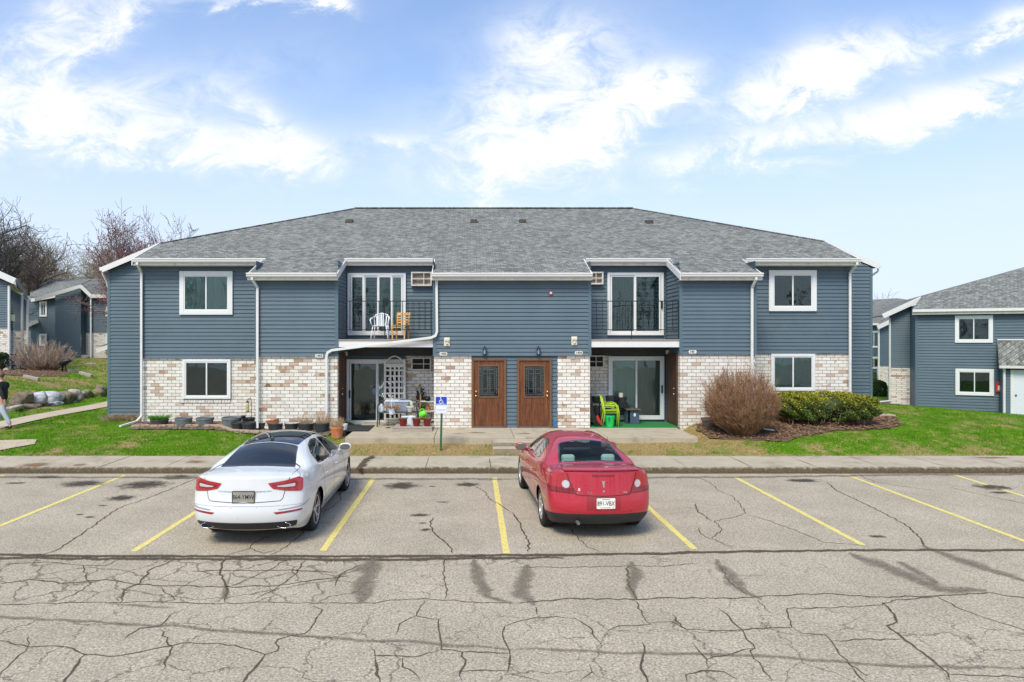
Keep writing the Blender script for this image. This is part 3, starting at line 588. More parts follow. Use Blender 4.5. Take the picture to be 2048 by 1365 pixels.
# dark joints
jt = FM(); X = 0.46 - 1.55*10
while X < 16:
    jt.line([(X, Yc+0.03), (X+rng.uniform(-.02, .02), Ysb)], 0.014, ZS+0.010, jit=0.004, step=0.3); X += 1.55
jt.line([G2(555, 935, ZS), G2(572, 922, ZS), G2(590, 912, ZS)], 0.03, ZS+0.014)
jt.line([G2(718, 940, ZS), G2(728, 925, ZS), G2(748, 912, ZS)], 0.13, ZS+0.014, jit=0.03)
jt.done('sidewalk_joints', M['crack_dirt'])
# ---- patio and entrance slab, steps
ZP = 0.45; YW = 20.30; YR = 21.75; YWG = 21.90; YST = 23.6
sl_ = MB(); y0 = 18.33
xl0, xl1 = U(690, 18.33), U(1392, 18.5)
for a, bb in ((xl0, U(868, y0)), (U(868, y0)+0.012, U(1028, y0)), (U(1028, y0)+0.012, U(1215, y0)), (U(1215, y0)+0.012, xl1)):
    sl_.box(a, bb, y0, YR+0.05, 0.1, ZP)
tag(sl_.build('entrance_slab', M['concrete'], bevel=0.01), kind='structure')
stp = MB(); xs0, xs1 = U(986, 17.5), U(1225, 17.5)
stp.box(xs0, xs1, 17.40, 18.32, 0.0, 0.30); stp.box(xs0, xs1, 17.74, 18.32, 0.304, 0.41)
tag(stp.build('entrance_steps', M['concrete'], bevel=0.015), kind='structure')
sf = MB(); sf.box(xs0+.01, xs1-.01, 17.392, 17.398, 0.15, 0.285); sf.box(xs0+.01, xs1-.01, 17.732, 17.738, 0.31, 0.395)
tag(sf.build('step_risers', M['concrete_stain']), kind='structure')
pst = FM()
for (px, py, rx, ry) in [(955,866,.35,.12),(915,868,.2,.06),(1048,868,.3,.1),(1180,858,.3,.06)]:
    x, y = G2(px, py, ZP); pst.ell(x, y, rx*1.3, ry*1.6, ZP+0.006)
pst.done('slab_rust', M['rust'])
# ---- footpaths on the left
fp = MB(); K = 24; vs = []
for i in range(K+1):
    y = 20.2 + (46-20.2)*i/K; xm = -15.55 + 0.35*math.sin(i/K*2.2)
    for s_ in (-0.55, 0.55): vs.append((xm+s_, y, HT(xm+s_, y)+0.03))
fp.add(vs, [(2*i, 2*i+1, 2*i+3, 2*i+2) for i in range(K)])
pp = [(-30, 18.9), (-15.1, 18.9), (U(76, 19.2), 19.15), (U(74, 18.6), 18.5), (U(10, 17.9), 17.75), (-30, 17.6)]
fp.add([(x, y, HT(x, y)+0.03) for x, y in pp], [tuple(range(6))])
vs = []
for i in range(13):
    x = -30 + (15.0)*i/12; y = 20.4 + 0.2*math.sin(i)
    for s_ in (0, 0.9): vs.append((x-1.0, y+s_-0.3, HT(x, y+s_)+0.034))
fp.add(vs, [(2*i, 2*i+1, 2*i+3, 2*i+2) for i in range(12)])
tag(fp.build('footpath', M['path_concrete'], fixn=False), kind='structure')
# ---- mulch beds
def bed(name, pts, lift=0.012, seed=1, mt='mulch'):
    r = random.Random(seed); P2 = []
    for i in range(len(pts)):
        a, c = Vector(pts[i]), Vector(pts[(i+1) % len(pts)]); n = max(1, int((c-a).length/0.15))
        for k in range(n): P2.append(a.lerp(c, k/n) + Vector((r.uniform(-.05, .05), r.uniform(-.05, .05))))
    xs_ = [p.x for p in P2]; ys_ = [p.y for p in P2]; ins = []
    from mathutils.geometry import intersect_point_tri_2d
    def inside(q):
        c = False; j = len(P2)-1
        for i in range(len(P2)):
            if (P2[i].y > q[1]) != (P2[j].y > q[1]) and q[0] < (P2[j].x-P2[i].x)*(q[1]-P2[i].y)/(P2[j].y-P2[i].y)+P2[i].x: c = not c
            j = i
        return c
    x = min(xs_)
    while x < max(xs_):
        y = min(ys_)
        while y < max(ys_):
            q = (x+r.uniform(-.05, .05), y+r.uniform(-.05, .05))
            if inside(q): ins.append(Vector(q))
            y += 0.22
        x += 0.22
    allp = P2 + ins; ne = len(P2)
    vv, _, ff, *_r = delaunay_2d_cdt(allp, [], [list(range(ne))], 1, 1e-4)
    g_ = MB(); zz = HT(np.array([p.x for p in vv]), np.array([p.y for p in vv]))
    g_.add([(p.x, p.y, float(z)+lift+r.uniform(0, .02)) for p, z in zip(vv, zz)], [tuple(f) for f in ff])
    o = g_.build(name, M[mt], fixn=False, smooth=True); tag(o, kind='structure'); return ins, g_
b1, _ = bed('mulch_bed', [(6.75, 18.6), (7.5, 18.3), (8.6, 18.05), (9.3, 18.5), (10.6, 19.15), (12.2, 19.45), (13.0, 19.9), (13.4, 20.8), (13.4, 21.6), (13.0, 22.2), (6.9, 20.5), (6.7, 19.6)], seed=3)
b2, _ = bed('mulch_bed', [(-22.3, 29.5), (-21.4, 31.5), (-20.9, 34), (-22, 37), (-25, 37), (-27, 34), (-25.5, 30.5)], seed=5)
b3, _ = bed('planting_bed', [(U(262, 20.8), 20.6), (-8, 20.35), (-7.2, 19.9), (-6.2, 19.55), (-4.2, 19.3), (-4.0, 20.4), (-7.4, 21.9), (-11.2, 22.0)], seed=8, lift=0.02, mt='bed_soil')
b4, _ = bed('mulch_bed', [(22.2, 37.0), (23.9, 35.5), (25.5, 36.5), (24, 38.5)], seed=9)
ch = MB(); r_ = random.Random(4)
for (x, y) in [tuple(p) for p in b1]*14 + [tuple(p) for p in b2]*5 + [tuple(p) for p in b3]*4:
    x += r_.uniform(-.14, .14); y += r_.uniform(-.14, .14); z = HT(x, y)+0.055
    a = r_.uniform(0, 6.28); l = r_.uniform(.02, .06); w = r_.uniform(.008, .018); d = Vector((math.cos(a), math.sin(a), r_.uniform(-.3, .5)))*l; n = Vector((-math.sin(a), math.cos(a), r_.uniform(-.4, .4)))*w
    p = Vector((x, y, z)); ch.add([p-d-n, p+d-n, p+d+n, p-d+n], [(0, 1, 2, 3)])
tag(ch.build('mulch_chips', M['mulch_chip'], fixn=False), 'reddish brown shredded bark chips strewn over the beds', 'bark mulch', kind='stuff')
# ---- grass blades
def blades(name, mt, n, x0, x1, y0, y1, h, keep, seed, bend=0.5, label=None, w=(0.004, 0.010)):
    r = np.random.RandomState(seed); x = r.uniform(x0, x1, n); y = y0 + (y1-y0)*r.beta(1.0, 1.25, n)
    k = keep(x, y, r); x = x[k]; y = y[k]; n = len(x); z = HT(x, y)
    hh = h*r.uniform(.5, 1.25, n); a = r.uniform(0, 6.28, n); ww = r.uniform(*w, n); lean = hh*bend*r.uniform(-1, 1, n); b_ = r.uniform(0, 6.28, n)
    ca, sa = np.cos(a)*ww, np.sin(a)*ww
    V3 = np.empty((n, 3, 3)); V3[:,0] = np.stack([x-ca, y-sa, z], 1); V3[:,1] = np.stack([x+ca, y+sa, z], 1); V3[:,2] = np.stack([x+np.cos(b_)*lean, y+np.sin(b_)*lean, z+hh], 1)
    me = bpy.data.meshes.new(name); me.vertices.add(3*n); me.vertices.foreach_set('co', V3.ravel()); me.loops.add(3*n); me.loops.foreach_set('vertex_index', np.arange(3*n)); me.polygons.add(n); me.polygons.foreach_set('loop_start', np.arange(n)*3); me.polygons.foreach_set('loop_total', np.full(n, 3)); me.update(); me.validate()
    me.materials.append(M[mt]); o = bpy.data.objects.new(name, me); col.objects.link(o); tag(o, label, 'grass', kind='stuff'); return o
def nz(x, y, s, o=0):
    return np.array([mnoise.noise((a*s+o, b*s, 0)) for a, b in zip(x, y)])
def clear(x, y):       # not inside the building, slabs, paths or beds
    ok = np.ones(len(x), bool)
    ok &= ~((x > xl0-.05) & (x < xl1+.05) & (y > 18.3))
    ok &= ~((x > xs0) & (x < xs1) & (y > 17.35))
    ok &= ~((x > -11.6) & (x < 13.6) & (y > 20.3)); ok &= ~((x > -13.6) & (x < 15.2) & (y > 23.3))
    ok &= ~((x > 6.7) & (x < 13.5) & (y > 18.35+np.clip((x-8.6)*.22, 0, 2)) & (y < 23.5)) & ~((x > 7.2) & (x < 9.0) & (y > 18.1))
    ok &= ~((np.abs(x+15.5) < .8) & (y > 20)) & ~((x < -14) & (y > 17.7) & (y < 19.1)) & ~((x < -15) & (y > 20) & (y < 21.2))
    ok &= ~((x > -11.6) & (x < -4) & (y > 20.5+np.clip((-8-x)*0.02, 0, 1)-np.clip((x+8)*.3, 0, 1.1)))
    return ok
def kg(x, y, r):
    k = clear(x, y); d = nz(x, y, 1.4) + 0.5*nz(x, y, 4.0, 9); inb = (x > -4.5) & (x < 7.4)
    return k & np.where(inb, d > 0.42 - .3*(y < 17.4), d > -0.30)
def kd(x, y, r):
    k = clear(x, y); d = nz(x, y, 1.4) + 0.5*nz(x, y, 4.0, 9); inb = (x > -4.5) & (x < 7.4)
    return k & np.where(inb, r.uniform(0, 1, len(x)) < .8, (d < -0.15) | (r.uniform(0, 1, len(x)) < .10))
mat('blade_green', (0.105, 0.25, 0.006), 0.8, var=0.55, vs=3.0, spec=0.2)
mat('blade_dry', (0.50, 0.33, 0.15), 0.9, var=0.4, vs=5.0, spec=0.2)
blades('grass', 'blade_green', 110000, -17.5, 17, 17.12, 24.5, 0.055, kg, 1, label='short spring green grass of the lawn')
blades('grass', 'blade_green', 40000, 12, 30, 17.12, 34, 0.055, kg, 2, label='green grass of the lawn beside the right hand building', w=(.006, .014))
blades('dry_grass', 'blade_dry', 50000, -17, 17, 17.12, 24, 0.035, kd, 3, bend=1.4, label='dry straw coloured grass and thatch in bare patches of lawn')
blades('grass', 'blade_green', 40000, -30, -13, 22, 48, 0.08, lambda x, y, r: (np.abs(x+15.5) > .7) & (nz(x, y, .8) > -.25) & ~((x < -21.2) & (x > -27) & (y > 30.5) & (y < 37)), 4, label='patchy green grass on the slope behind the boulders', w=(.008, .02))
# ============================================================ BUILDINGS
def siding(mb, o, d, n, u0, u1, z0, z1, ex=0.122, L0=None, R0=None, top=None):
    """lapped boards on a vertical face: o origin, d unit direction along the wall, n outward; top(u)->z limits height at each end"""
    o, d, n = Vector(o), Vector(d), Vector(n); z = z0; lap = .030 if ex < .128 else .040
    while z < z1 - 1e-4:
        zt = min(z + ex, z1)
        a0, b0, a1, b1 = u0, u1, u0, u1
        if L0: a0, a1 = L0(z), L0(zt)
        if R0: b0, b1 = R0(z), R0(zt)
        if b0 - a0 > 0.01:
            b1 = max(b1, a1+0.001); zz = Vector((0, 0, 1))
            vs = [o+d*a0+n*lap+zz*z, o+d*b0+n*lap+zz*z, o+d*b1+n*0.004+zz*zt, o+d*a1+n*0.004+zz*zt, o+d*a0+zz*z, o+d*b0+zz*z]
            mb.add(vs, [(0, 1, 2, 3), (4, 5, 1, 0)])
        z = zt
def window(par, xa, xb, za, zb, y, trim=0.10, back='curtain_green', name='window', sash=True, d=(1,0,0), n=(0,-1,0), o=(0,0,0)):
    """sliding window in white trim; works on any vertical face through d (along) and n (outward)"""
    o, d, n = Vector(o), Vector(d), Vector(n); zz = Vector((0,0,1))
    def bx(m, a, b, c0, c1, e0, e1):     # along, height, outward
        P = [o+d*u+zz*w+n*q for q in (e0, e1) for u, w in ((a, c0), (b, c0), (b, c1), (a, c1))]
        m.add(P, [(0,3,2,1),(4,5,6,7),(0,1,5,4),(1,2,6,5),(2,3,7,6),(3,0,4,7)])
    y0 = -0.002; f = MB()
    bx(f, xa, xa+trim, za, zb, y0, 0.055); bx(f, xb-trim, xb, za, zb, y0, 0.055); bx(f, xa+trim, xb-trim, za, za+trim, y0, 0.053); bx(f, xa+trim, xb-trim, zb-trim, zb, y0, 0.053)
    fo = f.build(name, M['white_vinyl'], par, bevel=0.006)
    s = MB(); a, b, c, e = xa+trim, xb-trim, za+trim, zb-trim; w = 0.035; mid = (a+b)/2
    bx(s, a, a+w, c, e, 0.0, 0.042); bx(s, b-w, b, c, e, 0.0, 0.042); bx(s, a+w, b-w, c, c+w, 0.0, 0.040); bx(s, a+w, b-w, e-w, e, 0.0, 0.040); bx(s, mid-0.022, mid+0.022, c+w, e-w, 0.001, 0.047)
    s.build('sash', M['white_vinyl'], fo)
    g = MB(); bx(g, a+w, mid-.022, c+w, e-w, 0.030, 0.034); bx(g, mid+.022, b-w, c+w, e-w, 0.030, 0.034); g.build('pane', M['glass'], fo)
    cu = MB()
    K = 36; vs = []
    for i in range(K+1):
        u = a+0.01+(b-a-.02)*i/K; q = 0.014 + (0.006*math.sin(i*1.35)+0.003*math.sin(i*0.6) if back.startswith('curtain') else 0)
        for w_ in (c+0.01, e-0.01): vs.append(o+d*u+zz*w_+n*q)
    cu.add(vs, [(2*i, 2*i+2, 2*i+3, 2*i+1) for i in range(K)]); cu.build('curtain' if back != 'dark_room' else 'dark_room_backing', M[back], fo, smooth=True, fixn=False)
    return fo
bld = root('apartment_building', (1.0, YW, 0.3), 'two storey apartment building with blue grey siding over whitewashed brick and twin brown doors', 'building')
EZ = HC      # eye level; heights from photo rows
def zr(py, Y): return V(py, Y)
XA0, XA1 = U(513, YW), U(675, YW); XC0, XC1 = U(868, YW), U(1180, YW); XB0, XB1 = U(1360, YW), U(1510, YW)
XWL0, XWR1 = U(283, YWG), U(1700, YWG); XSL, XSR = U(217, YST), U(1743, YST)
zA, zC, zB, zWL, zWR = zr(713, YW), zr(712, YW), zr(709, YW), zr(717, YWG), zr(707, YWG)
zEv = HC + 1.955; SL_ = 0.42; YE = 20.0; YE2 = 21.45
def zroof(y): return zEv + SL_*(y - YE)
zSof, zSof2 = zEv - 0.19, zroof(YE2) - 0.19
YRg = YE + (5.69-1.955)/SL_
# --- brick
def brick(name, x0, x1, y0, y1, z0, z1, m='brick', p=bld):
    g = MB(); g.box(x0, x1, y0, y1, z0, z1); return g.build(name, M[m], p, bevel=0.004)
brick('brick_wall', XWL0, XA0+0.05, YWG, YWG+0.3, 0.1, zWL, 'brick_tan')
brick('brick_wall', XA0, XA1, YW, YWG-0.003, 0.1, zA, 'brick_tan')
brick('brick_wall', XC0, U(943, YW), YW, YWG-0.003, ZP+.002, zC); brick('brick_wall', U(1115, YW), XC1, YW, YWG-0.003, ZP+.002, zC)
brick('brick_wall', XB0, XB1, YW, YWG-0.003, 0.1, zB); brick('brick_wall', XB1-0.05, XWR1, YWG, YWG+0.3, 0.1, zWR)
# --- siding of each block
fx, fy = (1, 0, 0), (0, -1, 0)
def front_side(x0, x1, y, z0, z1, ex=0.122, L0=None, R0=None, name='siding'):
    g = MB(); siding(g, (0, y, 0), fx, fy, x0, x1, z0, z1, ex, L0, R0); g.box(x0, x1, y+0.001, y+0.12, z0, z1) if not L0 and not R0 else None
    # flashing board where the siding meets the brick
    return g.build(name, M['siding'], bld, fixn=False)
front_side(XWL0, XA0+.02, YWG-0.03, zWL, zSof2+.03, 0.125); front_side(XA0, XA1, YW-0.03, zA, zSof+.03)
front_side(XC0, XC1, YW-0.03, zC, zSof+.03); front_side(XB0, XB1, YW-0.03, zB, zSof+.03); front_side(XB1-.02, XWR1, YWG-0.03, zWR, zSof2+.03, 0.125)
# side faces of the projecting blocks (outer side and recess side)
def side_side(x, y0, y1, z0, z1, sgn, name='siding', ex=0.122):
    g = MB(); siding(g, (x, 0, 0), (0, -sgn, 0) if sgn > 0 else (0, 1, 0), (sgn, 0, 0), -y1 if sgn > 0 else y0, -y0 if sgn > 0 else y1, z0, z1, ex); g.build(name, M['siding'], bld, fixn=False)
zBF0, zBF1 = zr(695, YW), zr(680, YW)          # balcony fascia
for x, sg in ((XA0, -1), (XA1, 1), (XC0, -1), (XC1, 1), (XB0, -1), (XB1, 1)):
    zz = {XA0: zA, XA1: zA, XC0: zC, XC1: zC, XB0: zB, XB1: zB}[x]
    side_side(x + 0.002*sg, YW, YR if x not in (XA0, XB1) else YWG, zz, zroof(YW)+0.3, sg)
# corner boards
for x, w, y, z0, z1 in ((XA1, -.07, YW-.03, zA, zSof), (XC0, .07, YW-.03, zC, zSof), (XC1, -.07, YW-.03, zC, zSof), (XB0, .07, YW-.03, zB, zSof), (XA0, .06, YW-.03, zA, zSof), (XB1, -.06, YW-.03, zB, zSof), (XWL0, .07, YWG-.03, zWL, zSof2), (XWR1, -.07, YWG-.03, zWR, zSof2)):
    cb = MB(); cb.box(min(x, x+w)-(.03 if w > 0 else 0), max(x, x+w)+(.03 if w < 0 else 0), y-.026, y+.08, z0, z1); cb.build('corner_board', M['siding_trim'], bld)
# recess walls
for (x0, x1, bx0, bx1) in ((XA1, XC0, None, None), (XC1, XB0, None, None)):
    g = MB(); siding(g, (0, YR, 0), fx, fy, x0, x1, zBF1-.02, zSof2+.02, 0.122); g.box(x0, x1, YR, YR+.1, zBF1-.02, zSof2); g.build('siding', M['siding'], bld, fixn=False)
brick('brick_wall', U(812, YR), XC0, YR-.0, YR+.2, ZP+.002, zBF0); brick('brick_wall', XC1, U(1222, YR), YR, YR+.2, ZP+.002, zBF0)
for x0, x1 in ((XA1, U(814, YR)), (U(1220, YR), XB0)):
    g = MB(); siding(g, (0, YR+.02, 0), fx, fy, x0, x1, ZP, zBF0, 0.122); g.box(x0, x1, YR+.021, YR+.1, ZP, zBF0); g.build('siding', M['siding'], bld, fixn=False)
# patio side doors (brown) set in the outer side wall of each recess, with siding behind
for x, sg in ((XA1, 1), (XB0, -1)):
    d = MB(); d.box(min(x, x+sg*.035), max(x, x+sg*.035), YW+.25, YW+1.12, ZP+.03, zBF0-.28); do = d.build('side_door', M['dark_wood'], bld, bevel=.005)
    f = MB(); f.box(min(x, x+sg*.05), max(x, x+sg*.05), YW+.19, YW+.248, ZP, zBF0-.2); f.box(min(x, x+sg*.05), max(x, x+sg*.05), YW+1.122, YW+1.18, ZP, zBF0-.2); f.box(min(x, x+sg*.05), max(x, x+sg*.05), YW+.248, YW+1.122, zBF0-.278, zBF0-.2); f.build('door_frame', M['dark_wood'], do)
    
    for kz, kr in ((1.0, .03), (1.18, .022)): h = MB(); h.sphere((x+sg*.08, YW+.36, ZP+kz), kr, 8); h.build('door_knob', M['steel'], do, smooth=True)
    g = MB(); siding(g, (x+sg*.003, 0, 0), (0, -1, 0) if sg > 0 else (0, 1, 0), (sg, 0, 0), -YR if sg > 0 else YW+1.19, -(YW+1.19) if sg > 0 else YR, ZP, zBF0, .122); g.build('siding', M['siding'], bld, fixn=False)
# balconies: floor slab with white fascia
for x0, x1 in ((XA1, XC0), (XC1, XB0)):
    g = MB(); g.box(x0+.003, x1-.003, YW-.02, YW+.03, zBF0, zBF1-.02); g.build('balcony_fascia', M['white_trim'], bld, bevel=.004)
    g = MB(); g.box(x0+.003, x1-.003, YW+.032, YR-.003, zBF0+.02, zBF1-.03); g.box(x0+.003, x1-.003, YW-.05, YR-.004, zBF1-.018, zBF1+.012); g.build('balcony_floor', M['wood_weathered'], bld)
    g = MB(); g.box(x0+.003, x1-.003, YW+.032, YR-.003, zBF0-.012, zBF0+.018); g.box(x0+.003, x1-.003, YR-.07, YR-.004, zBF0-.3, zBF0-.014); g.build('balcony_soffit_and_shade', M['soffit_dark'], bld)  # second box is a dark strip for the shade under the balcony
# end strips with raked tops
yb_ = YST
zbk = zroof(23.35)
XbL, XbR = U(320, 23.35), U(1650, 23.35+.2)
def Ltop(z): return max(XSL, XbL - (zbk - z)/SL_)
g = MB(); siding(g, (0, YST, 0), fx, fy, XSL, XWL0, .2, zbk-.1, .125, L0=lambda z: max(XSL, XbL-(zbk-.12-z)/SL_)); g.build('siding', M['siding'], bld, fixn=False)
g = MB(); siding(g, (0, YST, 0), fx, fy, XWR1, XSR, .4, zbk-.1, .125, R0=lambda z: min(XSR, XbR+(zbk-.12-z)/SL_)); g.build('siding', M['siding'], bld, fixn=False)
for x, sg, w in ((XSL, -1, XWL0), (XSR, 1, XWR1)):      # long end walls and the returns of the wings
    g = MB(); siding(g, (x, 0, 0), (0, -1, 0) if sg > 0 else (0, 1, 0), (sg, 0, 0), -(2*YRg-YST) if sg > 0 else YST, -YST if sg > 0 else 2*YRg-YST, .3, zbk-SL_*abs(x-(XbL if sg < 0 else XbR))-.1, .125)
    siding(g, (w, 0, 0), (0, -1, 0) if sg > 0 else (0, 1, 0), (sg, 0, 0), -YST if sg > 0 else YWG, -YWG if sg > 0 else YST, .3, zSof2+.1, .125); g.build('siding', M['siding'], bld, fixn=False)
for x0, x1 in ((XSL-.025, XSL+.07), (XSR-.07, XSR+.025)): cb = MB(); cb.box(x0, x1, YST-.03, YST+.05, .3, zbk-.85); cb.build('corner_board', M['siding_trim'], bld)
# --- roof: front slope with its notches, hips, back
hipL, hipR = (U(710, YRg), YRg), (U(1265, YRg), YRg)
def zp(x, y): return (x, y, zroof(y))
xe0, xe1 = U(497, YE), U(673, YE); xg0, xg1 = U(865, YE), U(1183, YE); xb0, xb1 = U(1362, YE), U(1523, YE)
xw0, xw1 = XbL, XbR
yL, yR_ = 23.35, 23.60
T = 0.06
rf = MB()
front = [zp(xw0, YE2), zp(xe0, YE2), zp(xe0, YE), zp(xe1, YE), zp(xe1, YE2), zp(xg0, YE2), zp(xg0, YE), zp(xg1, YE), zp(xg1, YE2), zp(xb0, YE2), zp(xb0, YE), zp(xb1, YE), zp(xb1, YE2), zp(xw1, YE2), zp(xw1, yR_), zp(*hipR), zp(*hipL), zp(xw0, yL)]
def slab(mb, pts, t):
    m_ = len(pts); mb.add([Vector(p) for p in pts] + [Vector(p)-Vector((0, 0, t)) for p in pts], [tuple(range(m_)), tuple(range(m_, 2*m_))[::-1]] + [(i, m_+i, m_+(i+1) % m_, (i+1) % m_) for i in range(m_)])
bmq = [[front[i] for i in s_] for s_ in ((2, 3, 4, 1), (6, 7, 8, 5), (10, 11, 12, 9))]
for q in bmq: slab(rf, q, T)
slab(rf, [front[0], front[1], front[4], front[5], front[8], front[9], front[12], front[13], front[14], front[15], front[16], front[17]], T)
# back slope
yb2 = 2*YRg - yL
slab(rf, [(hipL[0], YRg, zroof(YRg)), (hipR[0], YRg, zroof(YRg)), (xw1, yb2, zroof(yR_)), (xw1, 2*YRg-YE2, zroof(YE2)), (xw0, 2*YRg-YE2, zroof(YE2)), (xw0, yb2, zroof(yL))], T)
rfo = rf.build('roof', M['shingles'], bld, fixn=False)
# hip end slopes running out to the side eaves
exL, exR = U(205, 23.35), U(1757, 23.6)
def zside(x, x0, y): return zroof(y) - SL_*abs(x-x0)
hs = MB(); slab(hs, [(exL, yL, zside(exL, xw0, yL)), (xw0, yL, zroof(yL)), (hipL[0], YRg, zroof(YRg)), (xw0, yb2, zroof(yL)), (exL, yb2, zside(exL, xw0, yL))][::-1], T)
slab(hs, [(exR, yR_, zside(exR, xw1, yR_)), (xw1, yR_, zroof(yR_)), (hipR[0], YRg, zroof(YRg)), (xw1, yb2, zroof(yR_)), (exR, yb2, zside(exR, xw1, yR_))], T)
hs.build('roof', M['shingles_side'], bld, fixn=False)
# ridge and hip caps
rc = MB(); rc.bar((hipL[0], YRg, zroof(YRg)+.01), (hipR[0], YRg, zroof(YRg)+.01), .26, .03)
rc.bar((hipL[0], YRg, zroof(YRg)+.005), (xw0, yL, zroof(yL)+.005), .22, .03); rc.bar((hipR[0], YRg, zroof(YRg)+.005), (xw1, yR_, zroof(yR_)+.005), .22, .03)
rc.build('ridge_cap', M['shingles'], bld)
# white rake boards on the end slopes and along the wing edges
def rake(a, b, h=0.2, w=0.03):
    rk = MB(); a, b = Vector(a), Vector(b); rk.add([a, b, b-Vector((0,0,h)), a-Vector((0,0,h)), a+Vector((0,w,0)), b+Vector((0,w,0)), b+Vector((0,w,-h)), a+Vector((0,w,-h))], [(0,1,2,3),(7,6,5,4),(0,4,5,1),(1,5,6,2),(2,6,7,3),(3,7,4,0)]); rk.build('rake_board', M['white_trim'], bld)
rake((exL, yL-.035, zside(exL, xw0, yL)+.02), (xw0+.0, yL-.035, zroof(yL)+.02)); rake((xw1, yR_-.035, zroof(yR_)+.02), (exR, yR_-.035, zside(exR, xw1, yR_)+.02))
def rakeY(x, y0, y1, h=.19, w=.03):
    rk = MB(); rk.add([(x, y0, zroof(y0)+.015), (x, y1, zroof(y1)+.015), (x, y1, zroof(y1)-h), (x, y0, zroof(y0)-h), (x+w, y0, zroof(y0)+.015), (x+w, y1, zroof(y1)+.015), (x+w, y1, zroof(y1)-h), (x+w, y0, zroof(y0)-h)], [(0,1,2,3),(7,6,5,4),(0,4,5,1),(1,5,6,2),(2,6,7,3),(3,7,4,0)]); rk.build('rake_board', M['white_trim'], bld)
rakeY(xw0-.03, YE2, yL-.04); rakeY(xw1, YE2, yR_-.04); rakeY(xe1, YE+.0, YE2); rakeY(xb0-.03, YE, YE2); rakeY(xe0-.03, YE, YE2); rakeY(xb1, YE, YE2); rakeY(xg0-.03, YE, YE2); rakeY(xg1, YE, YE2)
# soffits
for x0, x1, a, c, z in ((xe0, xe1, YE+.02, YW-.001, zSof), (xg0, xg1, YE+.02, YW-.001, zSof), (xb0, xb1, YE+.02, YW-.001, zSof), (xw0, XA0-.005, YE2+.02, YWG-.001, zSof2), (XB1+.005, xw1, YE2+.02, YWG-.001, zSof2), (XA1+.01, XC0-.01, YE2+.02, YR-.001, zSof2), (XC1+.01, XB0-.01, YE2+.02, YR-.001, zSof2)):
    so = MB(); so.box(x0, x1, a, c, z, z+.02); so.build('soffit', M['aged_gutter'], bld)
# gutters over a fascia board
def gutter(x0, x1, ye, z=None):
    z = zroof(ye) if z is None else z
    pr = [(0.0, .015), (-.115, .02), (-.12, -.01), (-.10, -.035), (-.095, -.075), (-.075, -.105), (0.0, -.11)]
    g = MB(); vs = []
    for x in (x0, x1):
        for a, c in pr: vs.append((x, ye+.0+a, z+c))
    k = len(pr); g.add(vs, [(i, (i+1) % k, k+(i+1) % k, k+i) for i in range(k)] + [tuple(range(k)), tuple(range(k, 2*k))[::-1]])
    go = g.build('gutter', M['white_trim'], bld)
    f = MB(); f.box(x0+.01, x1-.01, ye+.002, ye+.022, z-.195, z-.065); f.build('fascia', M['aged_gutter'], go)
gutter(xe0-.04, xe1+.02, YE); gutter(xg0-.02, xg1+.02, YE); gutter(xb0-.02, xb1+.02, YE)
gutter(U(268, YE2), U(533, YE2), YE2); gutter(U(1490, YE2), U(1719, YE2), YE2)
gutter(U(690, YE2), U(866, YE2), YE2); gutter(U(1171, YE2), U(1339, YE2), YE2)
# folded flashing where the balcony gutters step down to the blocks
for xa, xb in ((U(690, YE2)+.0, xe1+.0), (U(1339, YE2), xb0)):
    a = Vector((xa, YE2-.05, zroof(YE2)+.02)); c = Vector((xb, YE-.02, zroof(YE)+.03)); w = Vector((0, 0, -.17))
    fl = MB(); fl.add([a, c, c+w, a+w, a+Vector((0,.05,0)), c+Vector((0,.05,0)), c+w+Vector((0,.05,0)), a+w+Vector((0,.05,0))], [(0,1,2,3),(7,6,5,4),(0,4,5,1),(1,5,6,2),(2,6,7,3),(3,7,4,0)]); fl.build('flashing', M['white_trim'], bld)
# downspouts
def spout(pts, w=.075, h=.055, name='downspout', p=bld):
    g = MB(); g.strip(pts, w, h, (0, -1, 0)); return g.build(name, M['downspout'], p, bevel=.008)
def PX(px, py, Y): return (U(px, Y), Y, V(py, Y))
for xt, yw, zg, xb in ((276, YWG, zSof2, 283), (1712, YWG, zSof2, 1700)):
    yy_ = YWG-.12
    pts = [PX(xt, 532, YE2-.04), PX(xt, 538, YE2-.04)]
    g = MB(); a = Vector((U(xt, YE2), YE2-.05, zSof2+.1)); b_ = Vector((U(xt, YE2), YE2-.05, zSof2-.0)); c_ = Vector((U(xb, yy_), yy_, zSof2-.22)); d_ = Vector((U(xb, yy_), yy_, .62 if xb < 900 else .85))
    g.tube([a, b_, c_, d_], .042, 4, True) if False else g.bar(a, b_, .075, .055); g.bar(b_+Vector((0,0,.02)), c_, .075, .055); g.bar(c_+Vector((0,0,.02)), d_, .075, .055, up=(0,1,0))
    if xb < 900:
        g.bar(d_+Vector((0,0,.01)), d_+Vector((-.08, -.16, -.14)), .075, .055); g.bar(d_+Vector((-.08,-.16,-.14)), Vector((U(240, 20.9), 20.9, HT(U(240, 20.9), 20.9)+.05)), .085, .055)
    g.build('downspout', M['downspout'], bld, bevel=.008)
for xt, xb, zb in ((505, 515, .45), (1511, 1504, .7)):
    g = MB(); y_ = YW-.12; a = Vector((U(xt, YE), YE-.04, zSof+.1)); b_ = Vector((U(xt, YE), YE-.04, zSof)); c_ = Vector((U(xb, y_), y_, zSof-.22)); d_ = Vector((U(xb, y_), y_, zb))
    g.bar(a, b_, .075, .055); g.bar(b_+Vector((0,0,.02)), c_, .075, .055); g.bar(c_+Vector((0,0,.02)), d_, .075, .055, up=(0,1,0)); g.build('downspout', M['downspout'], bld, bevel=.008)
y_ = YW-.13
